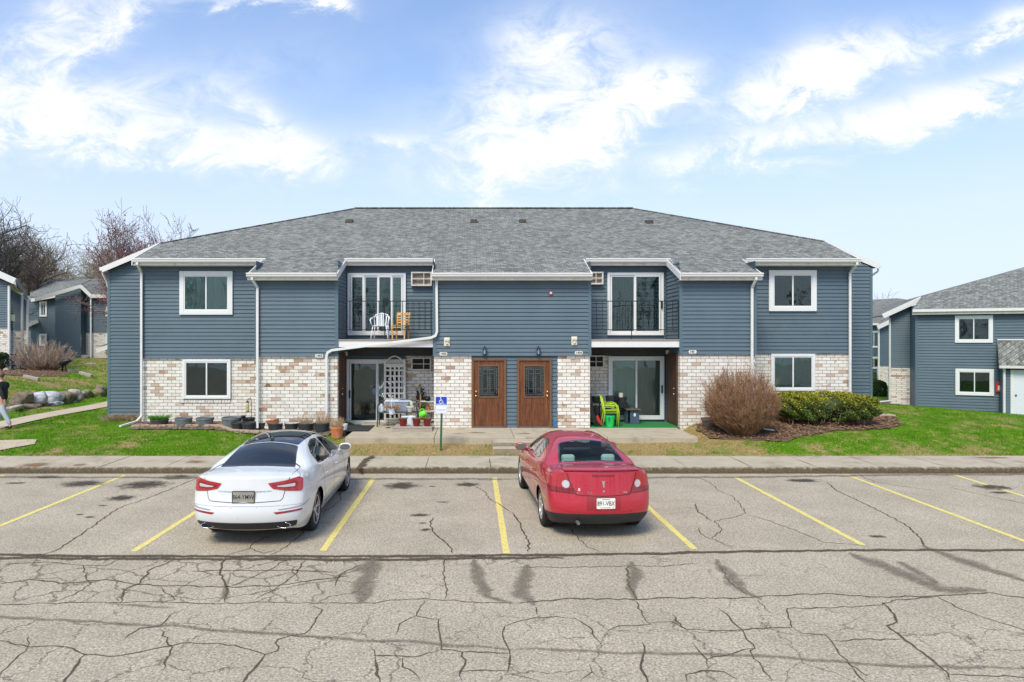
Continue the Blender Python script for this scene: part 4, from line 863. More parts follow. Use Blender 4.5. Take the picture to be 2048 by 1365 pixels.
spout([PX(873, 553, y_), PX(874, 664, y_), PX(871, 672, y_), PX(862, 676, y_), PX(664, 701, y_), PX(655, 706, y_), PX(653, 714, y_), PX(653, 846, y_)], .075, .06)
# end-eave gutters and their leaders
for x, sg in ((exL, -1), (exR, 1)):
    y0_, zz_ = (yL, zside(exL, xw0, yL)) if sg < 0 else (yR_, zside(exR, xw1, yR_))
    g = MB(); g.box(min(x, x+sg*.11), max(x, x+sg*.11), y0_, yb2, zz_-.11, zz_+.01); g.build('gutter', M['white_trim'], bld)
    xs_ = XSL if sg < 0 else XSR
    g = MB(); g.tube([(x+sg*.06, y0_+.1, zz_-.1), (x+sg*.05, y0_+.12, zz_-.25), (xs_+sg*.10, y0_+.3, zz_-.45), (xs_+sg*.06, y0_+.35, zz_-.7), (xs_+sg*.06, y0_+.35, .5 if sg < 0 else .8)], .035, 6); g.build('downspout', M['downspout'], bld, smooth=True)
# roof vents
for px, py in ((699, 445), (948, 445), (1045, 445), (1298, 446)):
    Y = None
    for yy_ in np.linspace(YE2, YRg, 200):
        if V(py, yy_) <= zroof(yy_): Y = yy_; break
    x = U(px, Y); z = zroof(Y); g = MB()
    g.add([(x-.16, Y-.18, z-.07), (x+.15, Y-.16, z-.06), (x+.15, Y+.16, z+.06), (x-.15, Y+.16, z+.06), (x-.13, Y-.14, z+.09), (x+.13, Y-.14, z+.09), (x+.12, Y+.12, z+.12), (x-.12, Y+.12, z+.12)], [(0,3,2,1),(4,5,6,7),(0,1,5,4),(1,2,6,5),(2,3,7,6),(3,0,4,7)])
    g.build('roof_vent', mat('vent_brown', (.05, .038, .03), .7) if 'vent_brown' not in M else M['vent_brown'], bld, bevel=.01)
# windows
def pw(px0, px1, py0, py1, Y, **k): return window(bld, U(px0, Y), U(px1, Y), V(py1, Y), V(py0, Y), Y, o=(0, Y, 0), **k)
pw(360, 466, 543, 630, YWG-.052, trim=.145); pw(1537, 1632, 541, 623, YWG-.052, trim=.145, back='dark_room')
pw(366, 462, 719, 798, YWG-.012, trim=.085, back='screen'); pw(1541, 1629, 708, 782, YWG-.012, trim=.085, back='curtain_green')
# brick sill course
for a, c, py in ((364, 461, 800), (1541, 1627, 784)):
    g = MB(); x = U(a, YWG)
    while x < U(c, YWG)-.04: g.box(x, x+.085, YWG-.03, YWG+.1, V(py, YWG)-.1, V(py, YWG)+.005); x += .095
    g.build('brick_sill', M['brick_tan'], bld, bevel=.004)
# glazed sliding doors
def slider(px0, px1, py0, py1, Y, pans, name='sliding_door', handle=None):
    xa, xb, za, zb = U(px0, Y), U(px1, Y), V(py1, Y), V(py0, Y); f = MB(); t_ = .085
    f.box(xa, xa+t_, Y-.09, Y, za, zb); f.box(xb-t_, xb, Y-.09, Y, za, zb); f.box(xa+t_, xb-t_, Y-.088, Y, zb-t_, zb); f.box(xa+t_, xb-t_, Y-.088, Y, za, za+.07)
    fo = f.build(name, M['white_vinyl'], bld, bevel=.005)
    for (p0, p1, kind, yo, b_) in pans:
        x0, x1 = U(p0, Y), U(p1, Y); s = MB(); w = .055; c, e = za+.07, zb-t_; yf = Y-yo
        if kind != 'open':
            s.box(x0, x0+w, yf-.03, yf, c, e); s.box(x1-w, x1, yf-.03, yf, c, e); s.box(x0+w, x1-w, yf-.028, yf, e-w, e); s.box(x0+w, x1-w, yf-.028, yf, c, c+.07)
            so_ = s.build('sash', M['white_vinyl'], fo, bevel=.003); g = MB(); g.box(x0+w, x1-w, yf-.018, yf-.012, c+.07, e-w); g.build('pane', M['glass_tinted'], fo)
        if b_ in ('blind', 'blind_dim'):
            v_ = MB(); xx = x0+w; r2 = random.Random(int(p0))
            while xx < x1-w+.01: v_.obox((xx+.035, Y-.022, (c+e)/2), (.040, .012*r2.uniform(.3, 1), 0), (0, .0012, 0), (0, 0, (e-c)/2-.01)); xx += .075
            v_.build('vertical_blind', M[b_], fo)
        bk = MB(); bk.box(x0+.01, x1-.01, Y-.008, Y-.002, c, e); bk.build('dark_room_backing', M['dark_room' if b_ != 'screen' else 'screen'], fo)
    if handle: 
        h = MB(); x, z = U(handle, Y), za+1.0; h.box(x-.02, x+.02, Y-.15, Y-.085, z-.13, z+.13); h.build('door_handle', M['black_metal'], fo, bevel=.01)
    return fo
Yd = YR-.005
slider(696, 812, 547, 671, Yd, [(702, 729, 'g', .06, 'dark'), (728, 758, 'g', .03, 'screen'), (756, 785, 'g', .055, 'blind_dim'), (783, 806, 'g', .03, 'blind')])
slider(1214, 1326, 546, 671, Yd, [(1220, 1270, 'g', .03, 'blind_dim'), (1268, 1320, 'g', .055, 'screen')], handle=1322)
slider(694, 812, 719, 849, Yd, [(700, 756, 'g', .055, 'screen'), (754, 806, 'g', .03, 'dark')], handle=701)
slider(1216, 1327, 713, 839, Yd, [(1221, 1274, 'g', .03, 'blind'), (1270, 1322, 'g', .055, 'blind_dim')], handle=1322)
# sleeve grilles for air conditioners
def sleeve(px0, px1, py0, py1, Y, grey='smoked'):
    xa, xb, za, zb = U(px0, Y), U(px1, Y), V(py1, Y), V(py0, Y); g = MB(); t_ = .045
    g.box(xa, xb, Y-.16, Y-.001, za, za+t_); g.box(xa, xb, Y-.16, Y-.001, zb-t_, zb); g.box(xa, xa+t_, Y-.16, Y-.001, za+t_, zb-t_); g.box(xb-t_, xb, Y-.16, Y-.001, za+t_, zb-t_)
    xm, zm = xa+(xb-xa)*.62 if px0 < 1100 else (xa+xb)/2, (za+zb)/2; g.box(xm-.012, xm+.012, Y-.158, Y-.10, za+t_, zb-t_); g.box(xa+t_, xb-t_, Y-.156, Y-.10, zm-.012, zm+.012)
    go = g.build('air_conditioner_sleeve', M['aged_gutter'], bld, bevel=.004)
    h = MB(); h.box(xa+t_, xb-t_, Y-.06, Y-.003, za+t_, zb-t_); 
    h.build('grille', M[grey], go)
sleeve(823, 864, 545, 573, YR-.02, 'grille_rusty' if 'grille_rusty' in M else mat('grille_rusty', (.28, .22, .18), .8, var=.4, vs=12).name); sleeve(823, 863, 715, 741, YR, 'mat_black'); sleeve(1176, 1205, 545, 570, YR-.02, 'grille_rusty'); sleeve(1174, 1207, 711, 736, YR, 'mat_black')
# railings
def railing(px0, px1, lat=None):
    Y = YW+.02; x0, x1 = U(px0, Y), U(px1, Y); zt, zb = V(602, Y), V(660, Y); z0 = zBF1+.012; g = MB()
    g.box(x0, x1, Y-.02, Y+.02, zt-.025, zt); g.box(x0, x1, Y-.012, Y+.012, zb-.012, zb+.012)
    n = int(round((x1-x0)/.185))
    for i in range(n+1):
        x = x0+(x1-x0)*i/n; w = .013 if i in (0, n) else (.012 if i == n//2 else .008)
        g.box(x-w, x+w, Y-w, Y+w, z0 if i in (0, n, n//2) else zb+.012, zt-.025)
    if lat:
        xa, xb = U(lat[0], Y), U(lat[1], Y)
        for k in range(8): z = zb+.012+(zt-zb-.04)*k/8; g.box(xa, xb, Y-.03, Y-.02, z-.008, z+.008)
        for k in range(5): x = xa+(xb-xa)*k/4; g.box(x-.006, x+.006, Y-.032, Y-.021, zb, zt-.03)
    g.build('balcony_railing', M['black_metal'], bld)
railing(676, 863, (812, 861)); railing(1181, 1357)
# entrance: siding, two wood-grain doors
zD = ZP; zDt = V(717, YW)
g = MB(); siding(g, (0, YW+.02, 0), fx, fy, U(943, YW), U(1115, YW), ZP, zC, .122); g.box(U(943, YW), U(1115, YW), YW+.021, YW+.2, ZP, zC); g.build('siding', M['siding'], bld, fixn=False)
for pa, pb, kn in ((943, 1012, 952), (1034, 1103, 1094)):
    xa, xb = U(pa, YW), U(pb, YW); Y = YW-.03; f = MB(); t_ = .07
    f.box(xa, xa+t_, Y-.04, Y+.04, zD, zDt); f.box(xb-t_, xb, Y-.04, Y+.04, zD, zDt); f.box(xa+t_, xb-t_, Y-.038, Y+.04, zDt-t_, zDt)
    d = MB(); x0, x1, z0, z1 = xa+t_+.003, xb-t_-.003, zD+.045, zDt-t_-.003; yf = Y+.005
    d.box(x0, x1, yf, yf+.04, z0, z1); do = d.build('entrance_door', M['door_wood'], bld, bevel=.003)
    f.build('door_frame', M['bronze_frame'], do, bevel=.005)
    th = MB(); th.box(xa+t_, xb-t_, Y-.05, Y+.03, zD+.002, zD+.042); th.build('threshold', M['smoked'], do)
    gx0, gx1 = x0+.17, x1-.17; gz1 = z1-.17; gz0 = gz1-.93
    fr = MB(); fr.box(gx0-.04, gx0, yf-.02, yf, gz0-.04, gz1+.04); fr.box(gx1, gx1+.04, yf-.02, yf, gz0-.04, gz1+.04); fr.box(gx0, gx1, yf-.019, yf, gz1, gz1+.04); fr.box(gx0, gx1, yf-.019, yf, gz0-.04, gz0); fr.build('glass_frame', M['bronze_frame'], do, bevel=.006)
    gl = MB(); gl.box(gx0, gx1, yf-.012, yf-.008, gz0, gz1); gl.build('pane', M['glass'], do)
    bk = MB(); bk.box(gx0, gx1, yf-.006, yf-.002, gz0, gz1); bk.build('dark_room_backing', M['screen'], do)
    le = MB(); w = .008; yl_ = yf-.016; cx_ = (gx0+gx1)/2; H_ = gz1-gz0; W_ = gx1-gx0
    def b2(a, c, e, h): le.box(a, c, yl_, yl_+.003, e, h)
    for q in (.05, .10): b2(gx0+q, gx0+q+w, gz0+q, gz1-q); b2(gx1-q-w, gx1-q, gz0+q, gz1-q); b2(gx0+q, gx1-q, gz0+q, gz0+q+w); b2(gx0+q, gx1-q, gz1-q-w, gz1-q)
    for q in (.25, .75): b2(gx0+.1, gx1-.1, gz0+H_*q, gz0+H_*q+w)
    for q in (-.035, .03): b2(cx_+q, cx_+q+w, gz0+.1, gz1-.1)
    for k in range(6): z = gz0+H_*(.34+.06*k); b2(cx_-.07, cx_+.07, z, z+w)
    for k in range(9): z = gz0+.02+H_*k/9; b2(gx0, gx0+.05, z, z+w*.7); b2(gx1-.05, gx1, z, z+w*.7)
    le.build('leaded_pattern', M['lead_came'], do)
    pn = MB()
    for a, c in ((x0+.15, x0+.36), (x1-.36, x1-.15)):
        for z in (z0+.17, z0+.66): pn.box(a, c, yf-.008, yf, z, z+.012)
        for q in (a, c-.01): pn.box(q, q+.01, yf-.006, yf, z0+.182, z0+.66)
    pn.build('panel_moulding', M['door_wood'], do)
    kx = U(kn, YW)
    for dz in (.94, 1.07):
        k_ = MB(); k_.lathe((kx, yf-.002, z0+dz), [(.03, 0), (.03, -.012), (.012, -.016), (.012, -.04), (.028, -.05), (.033, -.065), (.022, -.082), (.001, -.085)], 12, 'y'); k_.build('door_knob', M['brass'], do, smooth=True)
# wall lanterns, flood lights, alarm bell, number plates, meter box
for px in (969, 1076):
    x = U(px, YW); z = V(702, YW); y = YW-.05; g = MB(); g.box(x-.085, x+.085, y-.01, y, z-.13, z+.11)
    lo = g.build('wall_lantern', M['siding_trim'], bld); h = MB(); h.lathe((x, y-.08, z), [(.075, .05), (.05, .09), (.02, .11), (.012, .15)], 10); h.lathe((x, y-.08, z), [(.055, -.13), (.06, -.11), (.055, -.10)], 10)
    for k in range(4): h.bar((x+.05*math.cos(k*1.57+.78), y-.08+.05*math.sin(k*1.57+.78), z-.11), (x+.06*math.cos(k*1.57+.78), y-.08+.06*math.sin(k*1.57+.78), z+.05), .008)
    h.bar((x, y, z+.06), (x, y-.08, z+.06), .015); h.build('lantern_cage', M['black_metal'], lo)
    h = MB(); h.lathe((x, y-.08, z), [(.035, -.10), (.042, .0), (.036, .05)], 10); h.build('lantern_glass', M['sky_bin'], lo)
for px, py in ((894, 684), (1148, 682)):
    x, z = U(px, YW), V(py, YW); y = YW-.05; g = MB(); g.box(x-.09, x+.09, y-.03, y, z-.14, z+.13); fo = g.build('flood_light', M['cream'], bld, bevel=.02)
    h = MB()
    for sx in (-.04, .04): h.lathe((x+sx, y-.03, z+.06), [(.025, 0), (.036, -.05), (.03, -.055)], 10, 'y')
    h.lathe((x, y-.03, z-.06), [(.04, 0), (.035, -.04), (.01, -.06)], 10, 'y'); h.build('lamp_head', M['cream'], fo, smooth=False)
x, z = U(1101, YW), V(587, YW); g = MB(); g.box(x-.085, x+.085, YW-.06, YW-.04, z-.09, z+.09); fo = g.build('alarm_bell', M['siding_trim'], bld); g = MB(); g.box(x-.05, x+.05, YW-.10, YW-.061, z-.055, z+.05); g.build('bell_cover', M['alarm_red'], fo, bevel=.015)
g = MB(); g.box(x-.03, x+.03, YW-.104, YW-.101, z-.025, z+.03); g.build('bell_lens', M['white_trim'], fo)
x, z = U(1110, YW), V(847, YW); g = MB(); g.box(x-.06, x+.06, YW-.06, YW+.0, z-.12, z+.12); g.box(x-.04, x+.04, YW-.07, YW-.06, z+.02, z+.09); g.build('outlet_cover', M['utility_box'], bld, bevel=.008)
for px, py, s_ in ((639, 712, '1403'), (887, 708, '1402'), (1157, 706, '1404'), (1384, 704, '140')):
    x, z = U(px, YW), V(py, YW); y = YW-.062; g = MB(); w, h = .135, .052
    g.poly([(x-w, y, z), (x-w+.03, y, z+h*.5), (x-w+.02, y, z+h), (x+w-.02, y, z+h), (x+w-.03, y, z+h*.5), (x+w, y, z), (x+w-.03, y, z-h*.5), (x+w-.02, y, z-h), (x-w+.02, y, z-h), (x-w+.03, y, z-h*.5)], (0, 1, 0), .008)
    po = g.build('number_plate', M['plate_ivory'], bld); g = MB(); g.text(s_, .095, Matrix.Translation((x-(.02 if len(s_) == 3 else 0), y-.003, z)) @ Matrix.Rotation(R(90), 4, 'X'), .001, 1.0, .002); g.build('house_number', M['black_metal'], po)
# small lights under the balconies
for px, py in ((691, 707), (1336, 704)):
    x, z = U(px, YR-.3), V(py, YR-.3); g = MB(); g.box(x-.06, x+.06, YR-.36, YR-.24, z-.07, z+.06); g.build('ceiling_light', M['plate_ivory'], bld, bevel=.01)
# unseen solid core added so no daylight leaks through
g = MB(); g.box(XWL0+.05, XWR1-.05, YWG+.31, 2*YRg-YWG, .2, zSof2); g.box(XSL+.05, XSR-.05, YST+.1, 2*YRg-YST-.1, .2, zSof2-.35); g.box(XC0+.1, XC1-.1, YW+.22, YWG+.3, ZP+.003, zSof+.01); g.box(XA0+.05, XA1-.05, YW+.1, YWG+.3, .45, zSof); g.box(XB0+.05, XB1-.05, YW+.1, YWG+.3, .45, zSof)
g.build('light_block_core', M['soffit_dark'], bld)
# ============================================================ CARS
def paint(name, c, metal=0.0, rough=0.28, flake=0.0):
    m, t, b = newmat(name); b.inputs['Base Color'].default_value = (*c, 1); b.inputs['Metallic'].default_value = metal; b.inputs['Roughness'].default_value = rough
    b.inputs['Coat Weight'].default_value = 1.0; b.inputs['Coat Roughness'].default_value = 0.03
    tx = N(t, 'ShaderNodeTexCoord'); n = N(t, 'ShaderNodeTexNoise', i_Scale=3.0, i_Detail=5.0); L(t, tx.outputs['Object'], n.inputs[0])
    L(t, ramp(t, n.outputs[0], [(0.3, rough*0.85), (0.7, min(1, rough*1.35))]), b.inputs['Roughness'])
    L(t, ramp(t, n.outputs[0], [(0.3, tuple(x*.94 for x in c)), (0.7, c)]), b.inputs['Base Color'])
    return m
paint('paint_white', (0.72, 0.72, 0.71), 0.0, 0.30); paint('paint_red', (0.50, 0.014, 0.034), 0.2, 0.30)
paint('gloss_black', (0.012, 0.013, 0.016), 0.0, 0.2); mat('lower_plastic', (0.028, 0.028, 0.028), 0.6, spec=0.4)
paint('lamp_red', (0.42, 0.008, 0.016), 0.0, 0.12); paint('lamp_dark_red', (0.20, 0.004, 0.010), 0.0, 0.12); paint('lamp_white', (0.62, 0.56, 0.56), 0.2, 0.12)
paint('reflector_red', (0.30, 0.01, 0.02), 0.0, 0.2)
mat('chrome', (0.82, 0.82, 0.84), 0.08, metal=1.0, var=0.0); mat('alloy', (0.50, 0.50, 0.52), 0.28, metal=0.85, var=0.05); mat('alloy_silver', (0.68, 0.66, 0.63), 0.3, metal=0.8, var=0.05)
mat('seam', (0.02, 0.02, 0.02), 0.8); mat('seat_grey', (0.27, 0.28, 0.29), 0.8); mat('interior_dark', (0.06, 0.065, 0.065), 0.85); mat('headrest', (0.40, 0.41, 0.44), 0.7)
mat('plate_dull', (0.33, 0.30, 0.255), 0.45); mat('plate_white', (0.80, 0.79, 0.74), 0.4); mat('plate_ink', (0.03, 0.03, 0.03), 0.5); mat('plate_frame', (0.06, 0.06, 0.065), 0.4); mat('sticker_orange', (0.75, 0.35, 0.03), 0.5); mat('plate_band', (0.55, 0.16, 0.10), 0.5)
def dark_glass(name, c, rough=0.04):
    m, t, b = newmat(name); b.inputs['Base Color'].default_value = (*c, 1); b.inputs['Roughness'].default_value = rough; b.inputs['Specular IOR Level'].default_value = 0.6; b.inputs['Coat Weight'].default_value = 0.5; b.inputs['Coat Roughness'].default_value = 0.02
dark_glass('privacy_glass', (0.012, 0.014, 0.017)); dark_glass('panorama_glass', (0.006, 0.006, 0.008))
def inpoly(pt, P):
    c = False; j = len(P)-1
    for i in range(len(P)):
        if (P[i][1] > pt[1]) != (P[j][1] > pt[1]) and pt[0] < (P[j][0]-P[i][0])*(pt[1]-P[i][1])/(P[j][1]-P[i][1])+P[i][0]: c = not c
        j = i
    return c
def smooth_poly(P, n=6, closed=True):      # Catmull-Rom through the outline
    out = []; m = len(P)
    for i in range(m if closed else m-1):
        g = lambda k: Vector(P[k % m]) if closed else Vector(P[max(0, min(m-1, k))])
        p0, p1, p2, p3 = g(i-1), g(i), g(i+1), g(i+2)
        for k in range(n):
            t = k/n; out.append(0.5*((2*p1)+(p2-p0)*t+(2*p0-5*p1+4*p2-p3)*t*t+(3*p1-p0-3*p2+p3)*t**3))
    if not closed: out.append(Vector(P[-1]))
    return out
def round_poly(P, r, n=4):
    out = []; m = len(P)
    for i in range(m):
        a, b, c = Vector(P[i-1]), Vector(P[i]), Vector(P[(i+1) % m]); ra = min(r, (a-b).length*.45, (c-b).length*.45)
        s, e = b+(a-b).normalized()*ra, b+(c-b).normalized()*ra
        for k in range(n+1):
            t = k/n; out.append(s*(1-t)**2 + b*2*t*(1-t) + e*t*t)
    return out
PROJ = {'rear': lambda u, v: (Vector((u, -3, v)), Vector((0, 1, 0))), 'front': lambda u, v: (Vector((u, 9, v)), Vector((0, -1, 0))), 'top': lambda u, v: (Vector((u, v, 4)), Vector((0, 0, -1))),
        'right': lambda u, v: (Vector((3, u, v)), Vector((-1, 0, 0))), 'left': lambda u, v: (Vector((-3, u, v)), Vector((1, 0, 0)))}
def onto(bvh, proj, u, v, off):
    o, d = PROJ[proj](u, v); h, n, i, _ = bvh.ray_cast(o, d)
    if h is None: return None
    if n.dot(d) > 0: n = -n
    return h + n*off
def patch(bvh, P, proj, off, mb=None, hole=None, step=0.05):
    """a panel that follows the body inside the outline P (optionally with a hole)"""
    P = [Vector(p) for p in P]; mb = mb or MB(); D = []
    for i in range(len(P)):
        a, b = P[i], P[(i+1) % len(P)]; n = max(1, int((b-a).length/step)); D += [a.lerp(b, k/n) for k in range(n)]
    cons = [list(range(len(D)))]; pts = list(D)
    if hole:
        H = [];
        for i in range(len(hole)):
            a, b = Vector(hole[i]), Vector(hole[(i+1) % len(hole)]); n = max(1, int((b-a).length/step)); H += [a.lerp(b, k/n) for k in range(n)]
        base = len(pts); pts += H; edges = [(i, (i+1) % len(D)) for i in range(len(D))] + [(base+i, base+(i+1) % len(H)) for i in range(len(H))]
    else:
        xs = [p.x for p in D]; ys = [p.y for p in D]; x = min(xs)+step*.5
        while x < max(xs):
            y = min(ys)+step*.5
            while y < max(ys):
                if inpoly((x, y), D): pts.append(Vector((x, y)))
                y += step
            x += step
        edges = [(i, (i+1) % len(D)) for i in range(len(D))]
    vv, _, ff, *_r = delaunay_2d_cdt(pts, edges, [], 0, 1e-5)
    keep = []
    for f in ff:
        c = sum((vv[i] for i in f), Vector((0, 0)))/len(f)
        if inpoly(c, D) and not (hole and inpoly(c, H)): keep.append(tuple(f))
    W3 = [onto(bvh, proj, p.x, p.y, off) for p in vv]; idx = {}; vs = []
    for i, w in enumerate(W3):
        if w is not None: idx[i] = len(vs); vs.append(w)
    mb.add(vs, [tuple(idx[i] for i in f) for f in keep if all(i in idx for i in f)]); return mb
def ribbon(bvh, path, proj, w, off, mb=None, step=0.03):
    mb = mb or MB(); D = []
    for a, b in zip(path[:-1], path[1:]):
        a, b = Vector(a), Vector(b); n = max(1, int((b-a).length/step)); D += [a.lerp(b, k/n) for k in range(n)]
    D.append(Vector(path[-1])); prev = None; vs = []; fs = []
    for i, p in enumerate(D):
        t = (D[min(i+1, len(D)-1)]-D[max(i-1, 0)]).normalized(); n = Vector((-t.y, t.x))*w/2
        a, b = onto(bvh, proj, p.x+n.x, p.y+n.y, off), onto(bvh, proj, p.x-n.x, p.y-n.y, off)
        if a is None or b is None: prev = None; continue
        vs += [a, b]; k = len(vs)-2
        if prev is not None: fs.append((prev, prev+1, k+1, k))
        prev = k
    mb.add(vs, fs); return mb
def car_body(sp):
    """smooth body surface from a cage: centre strip (rear face, deck, roof, bonnet, front) and two sides"""
    belt, ys = sp['belt'], sp['ys']; bm = bmesh.new(); B = {}
    for s_ in (1, -1):
        for p, (y, z, e, cv, cr) in enumerate(belt):
            for c, fr in enumerate((0, .5, 1)):
                if fr == 0 and s_ == -1: B[(-1, p, 0)] = B[(1, p, 0)]; continue
                B[(s_, p, c)] = bm.verts.new((s_*e*fr, y+cv*fr**2.2, z-cr*fr*fr))
    for s_ in (1, -1):
        Sd = {}
        for j in range(5): Sd[(0, j)] = B[(s_, j, 2)]
        for j in range(5): Sd[(10, j)] = B[(s_, 18-j, 2)]
        for i in (1, 2, 8, 9): Sd[(i, 4)] = B[(s_, i+4 if i < 8 else i+4, 2)]
        for i in range(1, 10):
            for j in range(4):
                x, z = sp['rows'][j]; Sd[(i, j)] = bm.verts.new((s_*x*sp['wf'][i], ys[i]+sp.get('lean', 0)*(j-2), z+sp['zr'][i]*(j/3)))
            if 3 <= i <= 7:
                x, z = sp['shoulder'][i-3]; Sd[(i, 4)] = bm.verts.new((s_*x, ys[i], z)); Sd[(i, 5)] = bm.verts.new((s_*(x-sp.get('inset', .05)), ys[i], z+.05))
        def F_(*v):
            u = []
            for q in v:
                if q not in u: u.append(q)
            if len(u) >= 3:
                try: bm.faces.new(u)
                except ValueError: pass
        for i in range(10):
            for j in range(4): F_(Sd[(i, j)], Sd[(i+1, j)], Sd[(i+1, j+1)], Sd[(i, j+1)])
        for i in range(2, 8):
            a4, b4 = Sd[(i, 4)], Sd[(i+1, 4)]; a5, b5 = Sd.get((i, 5), a4), Sd.get((i+1, 5), b4)
            F_(a4, b4, b5, a5); F_(a5, b5, B[(s_, i+5, 2)], B[(s_, i+4, 2)])
        for p in range(18):
            for c in range(2): F_(B[(s_, p, c)], B[(s_, p, c+1)], B[(s_, p+1, c+1)], B[(s_, p+1, c)])
        cl = bm.edges.layers.float.get('crease_edge') or bm.edges.layers.float.new('crease_edge')
        for i in range(10):
            e = bm.edges.get((Sd[(i, 4)], Sd[(i+1, 4)]))
            if e: e[cl] = sp.get('shoulder_crease', .3)
        for p, cv in sp.get('creases', {}).items():
            for c in range(2):
                e = bm.edges.get((B[(s_, p, c)], B[(s_, p, c+1)]))
                if e: e[cl] = cv
        for (j, cv) in sp.get('row_creases', {}).items():
            for i in range(10):
                e = bm.edges.get((Sd[(i, j)], Sd[(i+1, j)]))
                if e: e[cl] = cv
    bmesh.ops.recalc_face_normals(bm, faces=bm.faces)
    me = bpy.data.meshes.new('tmp'); bm.to_mesh(me); bm.free(); o = bpy.data.objects.new('tmp', me); col.objects.link(o)
    md = o.modifiers.new('s', 'SUBSURF'); md.levels = 4; md.render_levels = 4
    dg = bpy.context.evaluated_depsgraph_get(); ev = o.evaluated_get(dg); m2 = bpy.data.meshes.new_from_object(ev); bpy.data.objects.remove(o)
    bm = bmesh.new(); bm.from_mesh(m2); bpy.data.meshes.remove(m2)
    return bm
def car(sp, nm, label, loc, rz, cat='car'):
    rt = root(nm, (0, 0, 0), label, cat)
    bm = car_body(sp); bvh = BVHTree.FromBMesh(bm)
    # wheel openings
    for wy in (sp['wr'], sp['wfr']):
        Ra = sp['arch']; kill = [f for f in bm.faces if (lambda c: abs(c.x) > .5 and (c.y-wy)**2+(c.z-sp['wz'])**2 < Ra*Ra)(f.calc_center_median())]
        bmesh.ops.delete(bm, geom=kill, context='FACES')
        for v in bm.verts:
            if v.is_boundary and abs(v.co.x) > .5 and abs(math.hypot(v.co.y-wy, v.co.z-sp['wz'])-Ra) < .06:
                d = Vector((v.co.y-wy, v.co.z-sp['wz'])).normalized()*Ra; v.co.y = wy+d.x; v.co.z = sp['wz']+d.y
    holes = []
    if sp.get('see_through'):
        for P, pr in sp['glass']:
            Q = [Vector(p) for p in P]; c = sum(Q, Vector((0, 0)))/len(Q); Q = [c+(p-c)*.985 for p in Q]
            for f in list(bm.faces):
                m_ = f.calc_center_median(); n = f.normal
                if pr == 'top' and n.z > .25 and m_.z > .9 and abs(n.x) < .75 and inpoly((m_.x, m_.y), Q): holes.append(f)
                if pr == 'side' and abs(n.x) > .45 and m_.z > .85 and inpoly((m_.y, m_.z), Q): holes.append(f)
        bmesh.ops.delete(bm, geom=list(set(holes)), context='FACES')
    # lower cladding cut from the body at a level line
    zc = sp.get('clad')
    def sub(cond, name, mt):
        g = MB(); ids = {}; fl = [f for f in bm.faces if cond(f)]
        for f in fl:
            for v in f.verts:
                if v not in ids: ids[v] = len(ids)
        g.add([v.co.copy() for v in ids], [tuple(ids[v] for v in f.verts) for f in fl]); o = g.build(name, M[mt], rt, smooth=True, fixn=False); bmesh.ops.delete(bm, geom=fl, context='FACES'); return o
    if zc:
        bmesh.ops.bisect_plane(bm, geom=bm.verts[:]+bm.edges[:]+bm.faces[:], plane_co=(0, 0, zc[0]), plane_no=(0, zc[2], 1))
        sub(lambda f: (f.calc_center_median().z-zc[0]) + zc[2]*f.calc_center_median().y < 0 and f.calc_center_median().y < zc[1], 'lower_bumper', 'lower_plastic')
    g = MB(); ids = {v: i for i, v in enumerate(bm.verts)}; g.add([v.co.copy() for v in bm.verts], [tuple(ids[v] for v in f.verts) for f in bm.faces])
    body = g.build('body', M[sp['paint']], rt, smooth=True, fixn=False); bm.free()
    # glass panels with a black border
    for k, (P, pr) in enumerate(sp['glass']):
        for sd in ((0,) if pr == 'top' else (1, -1)):
            Q = round_poly(P, .05); c = sum((Vector(p) for p in Q), Vector((0, 0)))/len(Q); w = sp.get('frit', .03)
            I = []; m_ = len(Q)
            for i in range(m_):
                t = (Q[(i+1) % m_]-Q[i-1]).normalized(); n = Vector((-t.y, t.x)); n = n if n.dot(c-Q[i]) > 0 else -n; I.append(Q[i]+n*w)
            prj = 'top' if pr == 'top' else ('right' if sd > 0 else 'left')
            nmw = sp['gn'][k]; gm = sp['gm'][k]
            wo_ = patch(bvh, I, prj, .002, step=.05).build(nmw, M[gm], rt, smooth=True, fixn=False)
            patch(bvh, Q, prj, .004, hole=I, step=.03).build('window_border', M['gloss_black'], wo_, smooth=True, fixn=False)
    for (nm2, mt, P, prj, off, r) in sp['panels']:
        Q = round_poly(P, r) if r else [Vector(p) for p in P]
        for mir in ((1, -1) if nm2 in sp['mirrored'] else (1,)):
            QQ = [Vector((p.x*mir, p.y)) for p in Q] if prj in ('rear', 'top', 'front') else Q
            pj = prj if prj in ('rear', 'top', 'front') else ('right' if mir > 0 else 'left')
            par_ = rt
            o = patch(bvh, QQ, pj, off, step=.018 if 'lamp' in nm2 or 'refl' in nm2 else .04).build(nm2, M[mt], par_, smooth=True, fixn=False)
    for (path, prj, w, mir) in sp['seams']:
        for s_ in ((1, -1) if mir else (1,)):
            pth = [(x*s_, y) for x, y in path] if prj in ('rear', 'top', 'front') else path
            ribbon(bvh, pth, prj if prj in ('rear', 'top', 'front') else ('right' if s_ > 0 else 'left'), w*1.25, .0015).build('panel_gap', M['seam'], rt, fixn=False)
    for (nm2, mt, path, prj, w, mir) in sp['trims']:
        for s_ in ((1, -1) if mir else (1,)):
            pth = [(x*s_, y) for x, y in path] if prj in ('rear', 'top', 'front') else path
            ribbon(bvh, pth, prj if prj in ('rear', 'top', 'front') else ('right' if s_ > 0 else 'left'), w, .005).build(nm2, M[mt], rt, smooth=True, fixn=False)
